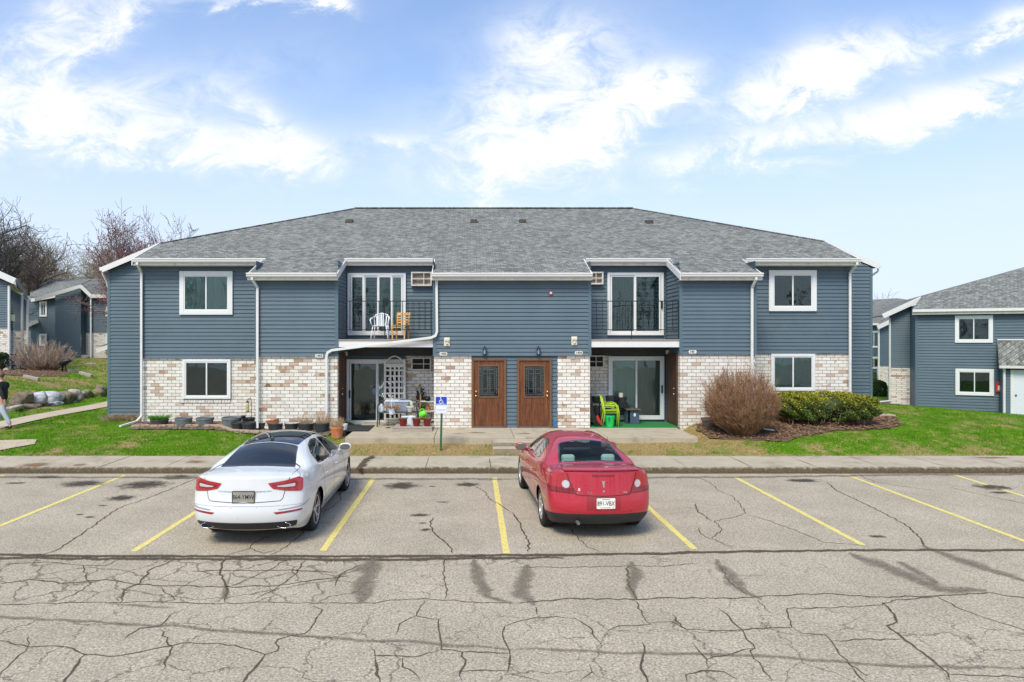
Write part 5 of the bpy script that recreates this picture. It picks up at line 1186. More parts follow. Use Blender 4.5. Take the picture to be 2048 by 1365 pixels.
    # door handles and mirrors
    for sd in (1, -1):
        for (y, z) in sp['handles']:
            a, b_ = onto(bvh, 'right' if sd > 0 else 'left', y-.09, z, .0), onto(bvh, 'right' if sd > 0 else 'left', y+.09, z, .0)
            g = MB(); g.tube([a, a.lerp(b_, .12)+Vector((sd*.028, 0, .002)), a.lerp(b_, .5)+Vector((sd*.034, 0, .003)), a.lerp(b_, .88)+Vector((sd*.028, 0, .002)), b_], [.008, .013, .015, .013, .008], 8); g.build('door_handle', M[sp['handle_mat']], rt, smooth=True)
        my, mz = sp['mirror']; base = onto(bvh, 'right' if sd > 0 else 'left', my, mz-.06, 0)
        c = Vector((sd*(abs(base.x)+.13), my-.02, mz+.02)); g = MB(); K = 14; rings = []
        for (yy, rx, rz_) in ((-.055, .105, .062), (-.045, .118, .074), (0.0, .118, .076), (.05, .10, .064), (.085, .06, .04), (.10, .01, .01)):
            for k in range(K):
                t = 2*math.pi*k/K; cx_, sz_ = math.cos(t), math.sin(t); sq = lambda q: math.copysign(abs(q)**.75, q); rings.append((c.x+rx*sq(cx_)*1.0, c.y+yy+ (0.02*cx_*sd), c.z+rz_*sq(sz_)))
        g.add(rings, [(i*K+k, i*K+(k+1) % K, (i+1)*K+(k+1) % K, (i+1)*K+k) for i in range(5) for k in range(K)] + [tuple(range(K))[::-1], tuple(range(5*K, 6*K))])
        g.tube([base+Vector((-sd*.02, .02, 0)), c+Vector((-sd*.06, .02, -.04))], [.03, .022], 8)
        mo = g.build('wing_mirror', M[sp['paint']], rt, smooth=True)
        g = MB(); vs = [(c.x+.098*math.copysign(abs(math.cos(t))**.75, math.cos(t)), c.y-.0575+.02*math.cos(t)*sd, c.z+.057*math.copysign(abs(math.sin(t))**.75, math.sin(t))) for t in [2*math.pi*k/16 for k in range(16)]]
        g.add(vs, [tuple(range(16))]); g.build('mirror_glass', M['mirror_silver'] if 'mirror_silver' in M else mat('mirror_silver', (.28, .30, .32), .03, metal=1, var=0), mo)
    # wheels
    for wy in (sp['wr'], sp['wfr']):
        for sd in (1, -1):
            Rw, w, rr = sp['wz'], sp['tw'], sp['rim']; xo = sd*sp['track']; g = MB()
            pf = [(rr-.005, -w/2+.01), (rr+.02, -w/2), (Rw-.035, -w/2+.002), (Rw-.010, -w/2+.018), (Rw, -w/2+.04), (Rw, w/2-.04), (Rw-.010, w/2-.018), (Rw-.035, w/2-.002), (rr+.02, w/2), (rr-.005, w/2-.01)]
            cxw = xo - sd*w/2; g.lathe((cxw, wy, Rw), pf, 48, 'x', cap=False); wh = g.build('wheel', M['rubber'], rt, autosm=35)
            tr = MB()
            for k in range(60):
                t = 2*math.pi*k/60; 
                for q in (-.06, -.02, .02, .06): tr.obox((cxw+q, wy+math.cos(t)*(Rw-.0), Rw+math.sin(t)*(Rw-.0)), (.014, 0, 0), (0, -math.sin(t)*.012, math.cos(t)*.012), (0, math.cos(t)*.003, math.sin(t)*.003))
            tr.build('tread', M['rubber'], wh)
            g = MB(); f = xo-sd*.012
            g.lathe((f, wy, Rw), [(rr, -sd*.03), (rr, sd*.004), (rr-.012, sd*.006), (rr-.022, -sd*.004), (rr-.024, -sd*.05)], 40, 'x', cap=False)
            g2 = MB(); g2.lathe((f-sd*.075, wy, Rw), [(rr-.02, 0), (rr-.02, sd*.004)], 32, 'x'); g2.build('brake_disc', M['liner_black'], wh)
            ns = sp['spokes']
            for k in range(ns):
                t = 2*math.pi*(k+.25)/ns; ca, sa = math.cos(t), math.sin(t); tw_ = sp['spoke_w']
                for dd in sp['spoke_split']:
                    t2 = t+dd; q0 = Vector((f-sd*.028, wy+ca*.045, Rw+sa*.045)); q1 = Vector((f-sd*.004, wy+math.cos(t2)*(rr-.02), Rw+math.sin(t2)*(rr-.02))); dv = (q1-q0).normalized(); nn = dv.cross(Vector((1, 0, 0))).normalized()
                    g.add([q0-nn*tw_*.8, q0+nn*tw_*.8, q1+nn*tw_*.62, q1-nn*tw_*.62] + [p-Vector((sd*.022, 0, 0)) for p in (q0-nn*tw_*.8, q0+nn*tw_*.8, q1+nn*tw_*.62, q1-nn*tw_*.62)], [(0,1,2,3),(7,6,5,4),(0,4,5,1),(1,5,6,2),(2,6,7,3),(3,7,4,0)])
            g.lathe((f-sd*.03, wy, Rw), [(.065, 0), (.062, sd*.016), (.035, sd*.026), (.001, sd*.028)], 20, 'x'); g.build('rim', M[sp['rim_mat']], wh, autosm=40)
            # inner wheel well
            g = MB(); K = 20; x0, x1 = sd*.52, sd*(sp['track']-.015); vs = []
            for k in range(K+1):
                t = math.pi*(-.12+1.24*k/K)
                for x in (x0, x1): vs.append((x, wy+math.cos(t)*(sp['arch']+.004), sp['wz']+math.sin(t)*(sp['arch']+.004)))
            g.add(vs, [(2*k, 2*k+1, 2*k+3, 2*k+2) for k in range(K)]); g.add([(x0, wy+.42*math.cos(t), sp['wz']+.42*math.sin(t)) for t in [math.pi*(-.15+1.3*k/K) for k in range(K+1)]], [tuple(range(K+1))]); g.build('wheel_well', M['liner_black'], rt, fixn=False)
    g = MB(); g.box(-.60, .60, .50, sp['len']-.3, .20, .28); g.box(-.82, .82, sp['wr']+.42, sp['wfr']-.42, .19, .27); g.box(-.5, .5, .35, .9, .285, .42); g.build('underbody', M['liner_black'], rt)
    return rt, bvh
# ---- white saloon
WH = dict(paint='paint_white', len=4.97, wr=1.10, wfr=3.95, wz=.338, arch=.375, tw=.235, rim=.24, track=.905, spokes=5, spoke_w=.020, spoke_split=(-.16, .16), rim_mat='alloy', handle_mat='paint_white', mirror=(3.18, 1.03), handles=[(1.62, .86), (2.52, .86)],
 belt=[(.17,.25,.70,.16,0),(.03,.34,.84,.17,0),(.0,.54,.885,.20,0),(.05,.80,.885,.24,0),(.08,1.085,.865,.22,.03),(.36,1.13,.85,.10,.05),(.72,1.135,.80,.04,.05),(1.06,1.30,.70,0,.07),(1.44,1.435,.605,0,.08),(2.15,1.505,.585,0,.07),(2.85,1.455,.60,0,.07),(3.32,1.24,.67,0,.07),(3.72,1.03,.76,-.05,.06),(4.25,.96,.78,-.10,.08),(4.70,.84,.76,-.2,.06),(4.92,.70,.78,-.30,0),(4.99,.52,.82,-.32,0),(4.97,.36,.82,-.32,0),(4.84,.22,.72,-.25,0)],
 ys=[0,.46,.80,1.12,1.60,2.2,2.8,3.35,3.72,4.22,0], rows=[(.855,.21),(.925,.36),(.955,.62),(.945,.83)], wf=[0,.965,.99,1,1,1,1,1,.99,.965,0], zr=[0,.03,.04,.04,.02,.0,-.01,-.02,-.03,-.05,0],
 shoulder=[(.895,1.07),(.90,1.03),(.90,1.00),(.895,.98),(.87,.97)], inset=.055, shoulder_crease=.35, creases={4: .6, 2: .3, 6: .3, 12: .3}, row_creases={1: .3},
 glass=[([(-.63,.735),(-.40,.70),(0,.685),(.40,.70),(.63,.735),(.545,1.13),(.50,1.40),(0,1.43),(-.50,1.40),(-.545,1.13)],'top'),
        ([(1.30,1.075),(1.62,1.045),(2.28,1.03),(2.26,1.36),(1.98,1.375),(1.66,1.33),(1.40,1.22)],'side'), ([(2.34,1.03),(3.32,1.005),(3.20,1.09),(2.95,1.22),(2.72,1.315),(2.32,1.365)],'side'),
        ([(-.58,2.98),(0,2.93),(.58,2.98),(.66,3.60),(0,3.70),(-.66,3.60)],'top')],
 gn=['rear_window','side_window','side_window','windscreen'], gm=['privacy_glass']*4, frit=.022,
 mirrored=('tail_lamp','lamp_lens','reflector','chrome_strip_rear','tail_lamp_shade','headlight'),
 panels=[('glass_roof','panorama_glass',[(-.49,1.43),(0,1.46),(.49,1.43),(.52,2.1),(.53,2.90),(0,2.95),(-.53,2.90),(-.52,2.1)],'top',.003,.06),
  ('tail_lamp','lamp_red',[(.36,.985),(.60,1.010),(.79,1.05),(.85,1.02),(.855,.86),(.84,.835),(.62,.860),(.43,.900)],'rear',.009,.02),
  ('tail_lamp_shade','lamp_dark_red',[(.42,.958),(.60,.965),(.77,1.0),(.79,.955),(.765,.895),(.60,.895),(.47,.92)],'rear',.013,.02),
  ('lamp_lens','lamp_white',[(.485,.938),(.60,.948),(.75,.965),(.755,.935),(.745,.915),(.60,.915),(.51,.923)],'rear',.017,.012),
  ('headlight','lamp_white',[(.50,.72),(.80,.80),(.80,.70),(.55,.64)],'front',.006,.02),
  ('grille','lower_plastic',[(-.36,.66),(.36,.66),(.30,.48),(-.30,.48)],'front',.006,.03),
  ('reflector','reflector_red',[(.46,.552),(.86,.572),(.86,.548),(.50,.522)],'rear',.006,.01),
  ('lower_valance','lower_plastic',[(-.80,.40),(.80,.40),(.76,.30),(.40,.275),(-.40,.275),(-.76,.30)],'rear',.006,.03)],
 seams=[([(.60,1.15),(.70,1.11),(.665,1.02),(.625,.90),(.585,.745),(.55,.715),(0,.700)],'rear',.008,True), ([(.60,.735),(.80,.40),(.81,.30)],'top',.006,True),
  ([(1.50,1.08),(1.47,.85),(1.52,.62),(1.62,.40),(1.66,.33)],'side',.008,True), ([(2.31,1.03),(2.33,.8),(2.34,.33)],'side',.008,True), ([(3.28,.99),(3.36,.75),(3.36,.33)],'side',.008,True), ([(1.62,.33),(3.36,.33)],'side',.006,True),
  ([(-.88,.64),(0,.648),(.88,.64)],'rear',.003,False), ([(.62,.858),(.67,1.02)],'rear',.007,True)],
 trims=[('chrome_strip','chrome',[(-.42,.868),(0,.862),(.42,.868)],'rear',.018,False), ('chrome_strip_side','alloy',[(1.55,.36),(2.4,.335),(3.4,.335)],'side',.018,True), ('window_chrome','chrome',[(1.27,1.062),(1.62,1.028),(2.3,1.012),(3.34,.985)],'side',.014,True), ('chrome_strip_rear','alloy',[(.10,.585),(.30,.62),(.52,.66)],'side',.016,True)])
wcar, wb = car(WH, 'parked_car', 'white four door saloon with dark glass roof, parked facing the building', (0, 0, 0), 0)
def plate(rt, c, w, h, txt, mt, frame=None, band=None):
    x, y, z = c; g = MB(); P = round_poly([(-w/2, -h/2), (w/2, -h/2), (w/2, h/2), (-w/2, h/2)], .015)
    g.poly([(x+p.x, y, z+p.y) for p in P], (0, 1, 0), .006); po = g.build('number_plate', M[mt], rt)
    g = MB(); g.text(txt, h*.60, Matrix.Translation((x, y-.002, z-.002)) @ Matrix.Rotation(R(90), 4, 'X'), .001, .80, .0003); g.build('plate_characters', M['plate_ink'], po)
    if frame:
        g = MB(); t_ = .011
        for a in ((-w/2-t_, w/2+t_, h/2-.002, h/2+t_), (-w/2-t_, w/2+t_, -h/2-t_, -h/2+.002), (-w/2-t_, -w/2+.002, -h/2, h/2), (w/2-.002, w/2+t_, -h/2, h/2)): g.box(x+a[0], x+a[1], y-.006, y+.012, z+a[2], z+a[3])
        g.build('plate_frame', M[frame], po, bevel=.003)
    g = MB(); g.box(x+w*.36, x+w*.42, y-.003, y-.0005, z-h*.44, z-h*.30); g.build('plate_sticker', M['sticker_orange'], po)
    if band: g = MB(); g.box(x-w*.2, x+w*.2, y-.002, y-.0005, z+h*.36, z+h*.42); g.box(x-w*.30, x+w*.25, y-.002, y-.0005, z-h*.42, z-h*.37); g.build('plate_band', M['plate_band'], po)
yb_ = onto(wb, 'rear', 0, .79, 0).y
plate(wcar, (0, yb_-.012, .79), .33, .165, '864-YMW', 'plate_dull', 'plate_frame')
g = MB(); g.text('WISCONSIN', .022, Matrix.Translation((0, yb_-.0145, .857)) @ Matrix.Rotation(R(90), 4, 'X'), .0005) if False else None
for sd in (1, -1):
    c = onto(wb, 'rear', sd*.60, .335, 0); g = MB(); yy = c.y-.02
    g.lathe((sd*.60, yy, .335), [(.105, .04), (.115, 0), (.108, -.006), (.098, .0), (.095, .06)], 24, 'y', 1.0, .36); eo = g.build('exhaust_tip', M['chrome'], wcar, smooth=True)
    g = MB(); g.lathe((sd*.60, yy+.008, .335), [(.096, 0), (.096, .004)], 24, 'y', 1.0, .36); g.build('exhaust_bore', M['liner_black'], eo)
g = MB(); pt = onto(wb, 'top', 0, 1.52, 0); pr = [(0, 0), (.17, 0), (.13, .022), (.05, .068), (.0, .07)]; g.add([(x, pt.y-.02+a, pt.z-.012+c) for x in (-.022, .022) for a, c in pr], [(0,1,2,3,4), (9,8,7,6,5)] + [(i, 5+i, 5+(i+1) % 5, (i+1) % 5) for i in range(5)]); g.build('roof_antenna', M['gloss_black'], wcar, bevel=.008)
for x in (-.58, -.2, .2, .58):
    c = onto(wb, 'rear', x, .635, .002)
    if c: g = MB(); g.lathe(c, [(.013, 0), (.011, -.003)], 10, 'y'); g.build('parking_sensor', M['chrome'] if False else M['white_trim'], wcar)
YWC = 4224/382
clone(wcar, (-3.46, YWC-WH['wr'], 0), R(0.3), (.97, 1, 1), first=True)
# ---- red saloon
RD = dict(paint='paint_red', len=4.80, wr=1.06, wfr=3.90, wz=.325, arch=.36, tw=.22, rim=.218, track=.89, spokes=5, spoke_w=.045, spoke_split=(0,), rim_mat='alloy_silver', handle_mat='paint_red', mirror=(3.12, 1.00), handles=[(1.62, .84), (2.50, .84)], see_through=True,
 belt=[(.20,.24,.68,.16,0),(.05,.34,.82,.18,0),(.0,.52,.875,.22,0),(.035,.80,.875,.26,0),(.08,1.11,.84,.22,.03),(.36,1.14,.82,.10,.05),(.80,1.12,.775,.05,.05),(1.16,1.28,.69,0,.07),(1.52,1.405,.58,0,.07),(2.15,1.47,.555,0,.06),(2.75,1.43,.57,0,.06),(3.22,1.22,.64,0,.06),(3.62,1.01,.73,-.05,.06),(4.12,.93,.76,-.10,.08),(4.55,.80,.74,-.2,.06),(4.74,.66,.76,-.30,0),(4.80,.50,.80,-.32,0),(4.78,.35,.80,-.32,0),(4.66,.22,.70,-.25,0)],
 ys=[0,.46,.84,1.16,1.62,2.15,2.7,3.22,3.62,4.12,0], rows=[(.83,.21),(.90,.36),(.93,.62),(.92,.82)], wf=[0,.965,.99,1,1,1,1,1,.99,.965,0], zr=[0,.03,.04,.04,.02,.0,-.01,-.02,-.03,-.05,0],
 shoulder=[(.865,1.05),(.87,1.01),(.87,.985),(.865,.965),(.84,.955)], inset=.055, shoulder_crease=.3, creases={4: .7, 3: .25, 2: .2, 6: .3, 12: .3}, row_creases={1: .3},
 glass=[([(-.60,.86),(-.38,.815),(0,.80),(.38,.815),(.60,.86),(.53,1.25),(.485,1.50),(0,1.53),(-.485,1.50),(-.53,1.25)],'top'),
        ([(1.60,1.06),(1.86,1.035),(2.20,1.025),(2.18,1.325),(1.98,1.335),(1.76,1.28)],'side'), ([(2.27,1.02),(3.16,.995),(3.05,1.09),(2.82,1.21),(2.60,1.29),(2.25,1.325)],'side'),
        ([(-.55,2.86),(0,2.81),(.55,2.86),(.63,3.50),(0,3.60),(-.63,3.50)],'top')],
 gn=['rear_window','side_window','side_window','windscreen'], gm=['car_glass']*4, frit=.028,
 mirrored=('tail_lamp','lamp_lens','headlight','tail_lamp_shade','reverse_ring'),
 panels=[('tail_lamp','lamp_red',[(.60,1.07),(.79,1.06),(.875,.95),(.88,.80),(.86,.77),(.475,.755),(.555,.93)],'rear',.006,.03),
  ('tail_lamp_shade','lamp_dark_red',[(.50,.835),(.87,.845),(.875,.80),(.86,.775),(.485,.765)],'rear',.009,.01),
  ('reverse_ring','chrome',[(.605+.062*math.cos(t), .893+.062*math.sin(t)) for t in [k*.393 for k in range(16)]],'rear',.010,0),
  ('lamp_lens','lamp_white',[(.605+.050*math.cos(t), .893+.050*math.sin(t)) for t in [k*.393 for k in range(16)]],'rear',.014,0),
  ('headlight','lamp_white',[(.48,.68),(.78,.78),(.78,.68),(.52,.60)],'front',.006,.02), ('grille','lower_plastic',[(-.30,.60),(.30,.60),(.26,.46),(-.26,.46)],'front',.006,.03),
  ('brake_light','lamp_dark_red',[(-.20,1.045),(.20,1.045),(.175,1.022),(-.175,1.022)],'rear',.006,.01),
  ('plate_recess_shade','reflector_red',[(-.285,.715),(.285,.715),(.285,.50),(-.285,.50)],'rear',.003,.02)],  # flat panel round the plate, the recess's shade put into a darker red
 seams=[([(.60,1.10),(.545,.93),(.455,.75),(.43,.735),(0,.725)],'rear',.010,True), ([(.57,.88),(.72,.50),(.60,.30)],'top',.006,True), ([(.46,.752),(.87,.765)],'rear',.007,True),
  ([(1.50,1.05),(1.44,.85),(1.48,.62),(1.58,.40),(1.62,.33)],'side',.008,True), ([(2.235,1.02),(2.25,.8),(2.26,.33)],'side',.008,True), ([(3.16,.98),(3.26,.75),(3.26,.33)],'side',.008,True), ([(1.58,.33),(3.26,.33)],'side',.006,True)],
 trims=[], clad=(.45, .60, .10))
rcar, rb = car(RD, 'parked_car', 'red four door saloon with grey headrests visible through its rear window', (0, 0, 0), 0)
yb_ = onto(rb, 'rear', 0, .61, 0).y
plate(rcar, (.03, yb_-.012, .615), .31, .165, '891-VBX', 'plate_white', None, True)
# spoiler lip
g = MB(); K = 24; vs = []
for i in range(K+1):
    x = -.64+1.28*i/K; pz = onto(rb, 'rear', x, 1.07, 0); e = 1-abs(x/.64)**6
    y0 = pz.y; pr = [(0.05, 1.085), (-.022, 1.108+.006*e), (-.026, 1.118+.008*e), (.0, 1.132+.006*e), (.16, 1.138)]
    for a, c in pr: vs.append((x, y0+a, c-.012*(x/.66)**2))
g.add(vs, [(i*5+k, (i+1)*5+k, (i+1)*5+k+1, i*5+k+1) for i in range(K) for k in range(4)] + [tuple(range(5)), tuple(range(K*5, K*5+5))[::-1]]); g.build('boot_spoiler', M['paint_red'], rcar, autosm=50)
# badges
yb2_ = onto(rb, 'rear', 0, .88, 0).y-.006
def RT(x, z): 
    q = onto(rb, 'rear', x, z, 0); return Matrix.Translation((x, q.y-.005, z)) @ Matrix.Rotation(R(98), 4, 'X')
g = MB(); yq = onto(rb, 'rear', 0, .92, .008).y; y2 = onto(rb, 'rear', 0, .84, .008).y
g.add([(-.034, yq-.002, .965), (-.012, yq-.004, .955), (0, yq-.004, .975-.015), (.012, yq-.004, .955), (.034, yq-.002, .965), (.018, yq-.004, .93), (.006, y2-.002, .855), (-.006, y2-.002, .855), (-.018, yq-.004, .93)], [(0, 1, 8), (1, 2, 3, 5, 6, 7, 8), (3, 4, 5)]); g.lathe((0, y2-.0, .80), [(.017, 0), (.015, -.006)], 12, 'y'); g.build('boot_badge', M['chrome'], rcar)
g = MB(); g.text('G6', .052, RT(-.235, .770), .002, 1.35, .001); g.text('V6', .046, RT(.375, .775), .002, 1.35, .001); g.text('PONTIAC', .028, RT(-.365, .768), .001, 1.25); g.build('boot_lettering', M['chrome'], rcar, fixn=False)
g = MB(); z = .825; q = onto(rb, 'rear', -.40, z, .008).y
g.sphere((-.40, q, z+.005), .013, 8, (1.1, .15, 1)); g.sphere((-.40, q, z-.016), .014, 8, (1.6, .15, .6)); g.build('dealer_badge', M['plate_white'], rcar)
# cabin seen through the glass
g = MB(); g.box(-.62, .62, .62, 1.10, .84, 1.02); g.build('parcel_shelf', M['seat_grey'], rcar, bevel=.02)
g = MB()
for x in (-.38, .38): g.box(x-.30, x+.30, 1.14, 1.30, .45, 1.05)
g.build('rear_seat', M['seat_grey'], rcar, bevel=.06)
for x in (-.37, .37):
    g = MB(); g.box(x-.125, x+.125, 1.08, 1.20, 1.03, 1.19); g.build('rear_headrest', M['headrest'], rcar, bevel=.045)
    g = MB(); g.box(x-.24, x+.24, 1.95, 2.12, .5, 1.12); g.box(x-.12, x+.12, 1.98, 2.10, 1.13, 1.30); g.build('front_seat', M['interior_dark'], rcar, bevel=.05)
g = MB(); g.box(-.70, .70, 2.95, 3.35, .62, .95); g.build('dashboard', M['interior_dark'], rcar, bevel=.05)
g = MB(); a = [(-.37+.17*math.cos(t), 2.78-.06*math.sin(t), .90+.17*math.sin(t)) for t in [k*2*math.pi/20 for k in range(21)]]; g.tube(a, .016, 6, False); g.box(-.40, -.34, 2.76, 2.95, .86, .93); g.build('steering_wheel', M['interior_dark'], rcar, smooth=True)
g = MB(); g.box(-.80, .80, .45, 3.6, .30, .44); g.build('cabin_floor', M['interior_dark'], rcar)
g = MB(); g.tube([(-.42, .06, .30), (-.42, .35, .30)], .028, 12); g.build('exhaust_tip', M['smoked'], rcar)
YRC = 4224/372
rcar.rotation_euler = (0, 0, R(3.0)); cxr = 2.02; 
off = Matrix.Rotation(R(3.0), 3, 'Z') @ Vector((0, RD['wr'], 0))
rcar.location = (cxr-off.x, YRC-off.y, 0); rcar.scale = (.945, 1.0, 1.0)
# ============================================================ OTHER BUILDINGS
def wallmesh(par, o, d, t0, t1, z0, z1, kind='siding', top=None, name=None, thick=.2):
    """one wall face from o along d; top: height at the far end if raked"""
    o, d = Vector(o), Vector(d).normalized(); n = Vector((d.y, -d.x, 0)); g = MB()
    if kind == 'siding':
        if top is None: siding(g, o, d, n, t0, t1, z0, z1, .15)
        else:
            za, zb = z1, top; lo, hi = min(za, zb), max(za, zb)
            if za < zb: siding(g, o, d, n, t0, t1, z0, hi, .13, L0=lambda z: t0 if z <= lo else t0+(t1-t0)*(z-lo)/(hi-lo))
            else: siding(g, o, d, n, t0, t1, z0, hi, .13, R0=lambda z: t1 if z <= lo else t1-(t1-t0)*(z-lo)/(hi-lo))
        return g.build('siding', M['siding'], par, fixn=False)
    a, b = o+d*t0, o+d*t1; q = -n*thick
    g.add([a+Vector((0,0,z0)), b+Vector((0,0,z0)), b+Vector((0,0,z1)), a+Vector((0,0,z1)), a+q+Vector((0,0,z0)), b+q+Vector((0,0,z0)), b+q+Vector((0,0,z1)), a+q+Vector((0,0,z1))], [(0,1,2,3),(7,6,5,4),(0,4,5,1),(1,5,6,2),(2,6,7,3),(3,7,4,0)])
    return g.build('brick_wall' if kind == 'brick' else 'wall', M['brick' if kind == 'brick' else kind], par)
def along(o, d, px):
    k = (px-CX)/F; return (k*o[1]-o[0])/(d[0]-k*d[1])
def roofslab(par, pts, m='shingles', t=.08):
    g = MB(); slab(g, pts, t); return g.build('roof', M[m], par)
def board(par, a, b, h=.2, w=.04, m='white_trim', name='rake_board'):
    g = MB(); g.bar(a, b, w, h, up=(0,0,1)); return g.build(name, M[m], par)
# --- right hand building, turned towards us
d = Vector((.921, -.389, 0)); nO = Vector((-.389, -.921, 0)); C0 = Vector((24.06, 35.69, 0)); ZB = -.9; ZE = 4.60
rb_ = root('apartment_building', (27, 36, -.6), 'blue sided building at the right edge with a white door under a small porch roof', 'building')
tE = 14.0
wallmesh(rb_, C0, d, 0, tE, ZB, ZE)
S0 = C0 - nO*1.4; t78 = along(S0, d, 1778)
wallmesh(rb_, S0, d, t78, 0, V(735, 37.2), 4.45, 'siding', top=5.35)
wallmesh(rb_, S0+nO*.005, d, t78, 0, ZB, V(734, 37.2), 'brick')
wallmesh(rb_, C0, Vector((-nO.x, -nO.y, 0))*-1, -1.4, 0, ZB, ZE+.5) if False else None
g = MB(); siding(g, C0, -nO, -d, 0, 1.4, ZB, ZE+.4, .13); g.build('siding', M['siding'], rb_, fixn=False)
e0 = C0 - d*.25 + nO*.35; e1 = C0 + d*(tE+.3) + nO*.35; P1 = Vector((24.95, 36.6, 5.5)); P2 = Vector((31.5, 37.6, 7.25)); P3 = P1 + (P2-P1)*1.35
roofslab(rb_, [(e0.x, e0.y, 4.75), (e1.x, e1.y, 4.75), (e1.x-nO.x*7.0, e1.y-nO.y*7.0, 4.75+.505*7.0), tuple(P3), tuple(P1)])
rl = Vector((.6227*37.1, 37.1, 4.5))
bk = Vector((-nO.x*9, -nO.y*9, 0)); roofslab(rb_, [tuple(rl), tuple(P1), tuple(P3), tuple(P1+bk), tuple(rl+bk)], 'shingles_side')
board(rb_, rl-Vector((0,0.03,.06)), P1-Vector((.02,.05,.10)), .26, .05)
g = MB(); q = e0+Vector((0,0,4.68)); g.bar(q, e1+Vector((0,0,4.68)), .12, .14); g.build('gutter', M['white_trim'], rb_)
g = MB(); g.bar(e0+Vector((0,0,4.54))-nO*.05, e1+Vector((0,0,4.54))-nO*.05, .03, .14); g.build('fascia', M['aged_gutter'], rb_)
for pa, pb, ya, yb, bk_ in ((1909, 1985, 631.5, 686, 'screen'), (1910, 1987, 738, 791, 'screen')):
    ta, tb = along(C0, d, pa), along(C0, d, pb); Ym = 34.75
    window(rb_, ta, tb, V(yb, Ym), V(ya, Ym), 0, trim=.15, back=bk_, d=d, n=nO, o=C0+nO*.03)
g = MB(); p_ = S0+d*(t78+.03)+nO*.08; g.bar(p_+Vector((0,0,4.35)), p_+Vector((0,0,-.35)), .08, .06, up=(0,1,0)); g.bar(p_+Vector((0,0,-.33)), p_+Vector((-1.6,.3,-.52)), .09, .06); g.build('downspout', M['downspout'], rb_, bevel=.01)
# corner boards
g = MB(); g.obox(C0+nO*.015+Vector((0,0,(ZB+ZE)/2)), d*.06, nO*.03, (0,0,(ZE-ZB)/2)); g.build('corner_board', M['siding_trim'], rb_)
# porch
Cp = C0+nO*.5; tp = along(Cp, d, 2006); pz0 = -1.0
zpe = V(741, 33.2); o_ = Cp+d*tp
wallmesh(rb_, o_, d, 0, .32, pz0, zpe); g = MB(); siding(g, o_, -nO, -d, 0, .5, pz0, zpe+.4, .13); g.build('siding', M['siding'], rb_, fixn=False)
dz0 = V(832, 33.0); g = MB(); a, b = o_+d*.42, o_+d*1.45
g.obox((a+b)/2+nO*.0+Vector((0,0,(dz0+zpe)/2)), d*.52, nO*.02, (0,0,(zpe-dz0)/2)); do = g.build('door', M['painted_door_white'], rb_, bevel=.004)
g = MB()
for tt in (.36, 1.50): g.obox(o_+d*tt+Vector((0,0,(dz0+zpe)/2)), d*.06, nO*.05, (0,0,(zpe-dz0)/2)); 
g.build('door_frame', M['white_trim'], do)
g = MB(); g.sphere(o_+d*.52+nO*.06+Vector((0,0,dz0+.98)), .04, 8); g.build('door_knob', M['black_metal'], do, smooth=True)
wallmesh(rb_, o_, d, 1.56, 4.5, pz0, zpe)
q0 = o_-d*.25+nO*.3; q1 = o_+d*4.6+nO*.3; zr0 = V(733, 33.0); zr1 = V(681, 34.0); u0, u1 = o_-d*.12-nO*.46, o_+d*4.6-nO*.46
roofslab(rb_, [(q0.x, q0.y, zr0), (q1.x, q1.y, zr0), (u1.x, u1.y, zr1), (u0.x, u0.y, zr1)])
g = MB(); g.bar(q0+Vector((0,0,zr0-.06)), q1+Vector((0,0,zr0-.06)), .11, .13); g.build('gutter', M['aged_gutter'], rb_)
g = MB(); g.bar(u0+Vector((0,0,zr1+.03))+nO*.02, u1+Vector((0,0,zr1+.03))+nO*.02, .04, .06); g.build('flashing', M['white_trim'], rb_)
g = MB(); p_ = o_+d*.02+nO*.1; g.bar(p_+Vector((0,0,zr0-.1)), p_+Vector((0,0,-.75)), .1, .07, up=(0,1,0)); g.build('downspout', M['white_trim'], rb_, bevel=.01)
tt = along(C0, d, 1995); g = MB(); g.obox(C0+d*tt+nO*.06+Vector((0,0,V(775, 34.3))), d*.10, nO*.05, (0,0,.26)); eo = g.build('extinguisher_cabinet', M['red_plastic'], rb_, bevel=.03)
g = MB(); g.obox(C0+d*(tt+.03)+nO*.115+Vector((0,0,V(776, 34.3))), d*.05, nO*.006, (0,0,.12)); g.build('cabinet_window', M['white_trim'], eo)
# --- building seen between the two
fb = root('apartment_building', (U(1745, 56), 56, -.4), 'distant grey roofed building in the gap to the right of the main building', 'building')
Yf = 54.0; zf0, zfe = -.9, V(650, Yf)
wallmesh(fb, (U(1690, Yf), Yf, 0), (1, 0, 0), 0, U(1762, Yf)-U(1690, Yf), zf0, zfe)
Yf2 = 51.0; wallmesh(fb, (U(1757, Yf2), Yf2, 0), (1, 0, 0), 0, 1.2, V(732, Yf2), V(652, Yf2), top=V(640, Yf2)); wallmesh(fb, (U(1757, Yf2), Yf2-.01, 0), (1, 0, 0), 0, 1.2, zf0, V(732, Yf2), 'brick')
for ya, yb in ((662, 696), (714, 738)): window(fb, U(1735, Yf), U(1758.5, Yf), V(yb, Yf), V(ya, Yf), 0, trim=.12, back='dark_room', o=(0, Yf-.03, 0))
roofslab(fb, [(U(1680, Yf-.4), Yf-.4, zfe+.1), (U(1764, Yf-.4), Yf-.4, zfe+.1), (U(1830, 60), 60, V(602, 60)), (U(1795, 61), 61, V(597, 61)), (U(1680, 61), 61, V(603, 61))])
roofslab(fb, [(U(1757, Yf2-.3), Yf2-.3, V(652, Yf2)), (U(1790, Yf2-.3), Yf2-.3, V(636, Yf2)), (U(1800, 60), 60, V(608, 60)), (U(1765, 60), 60, V(630, 60))], 'shingles_side')
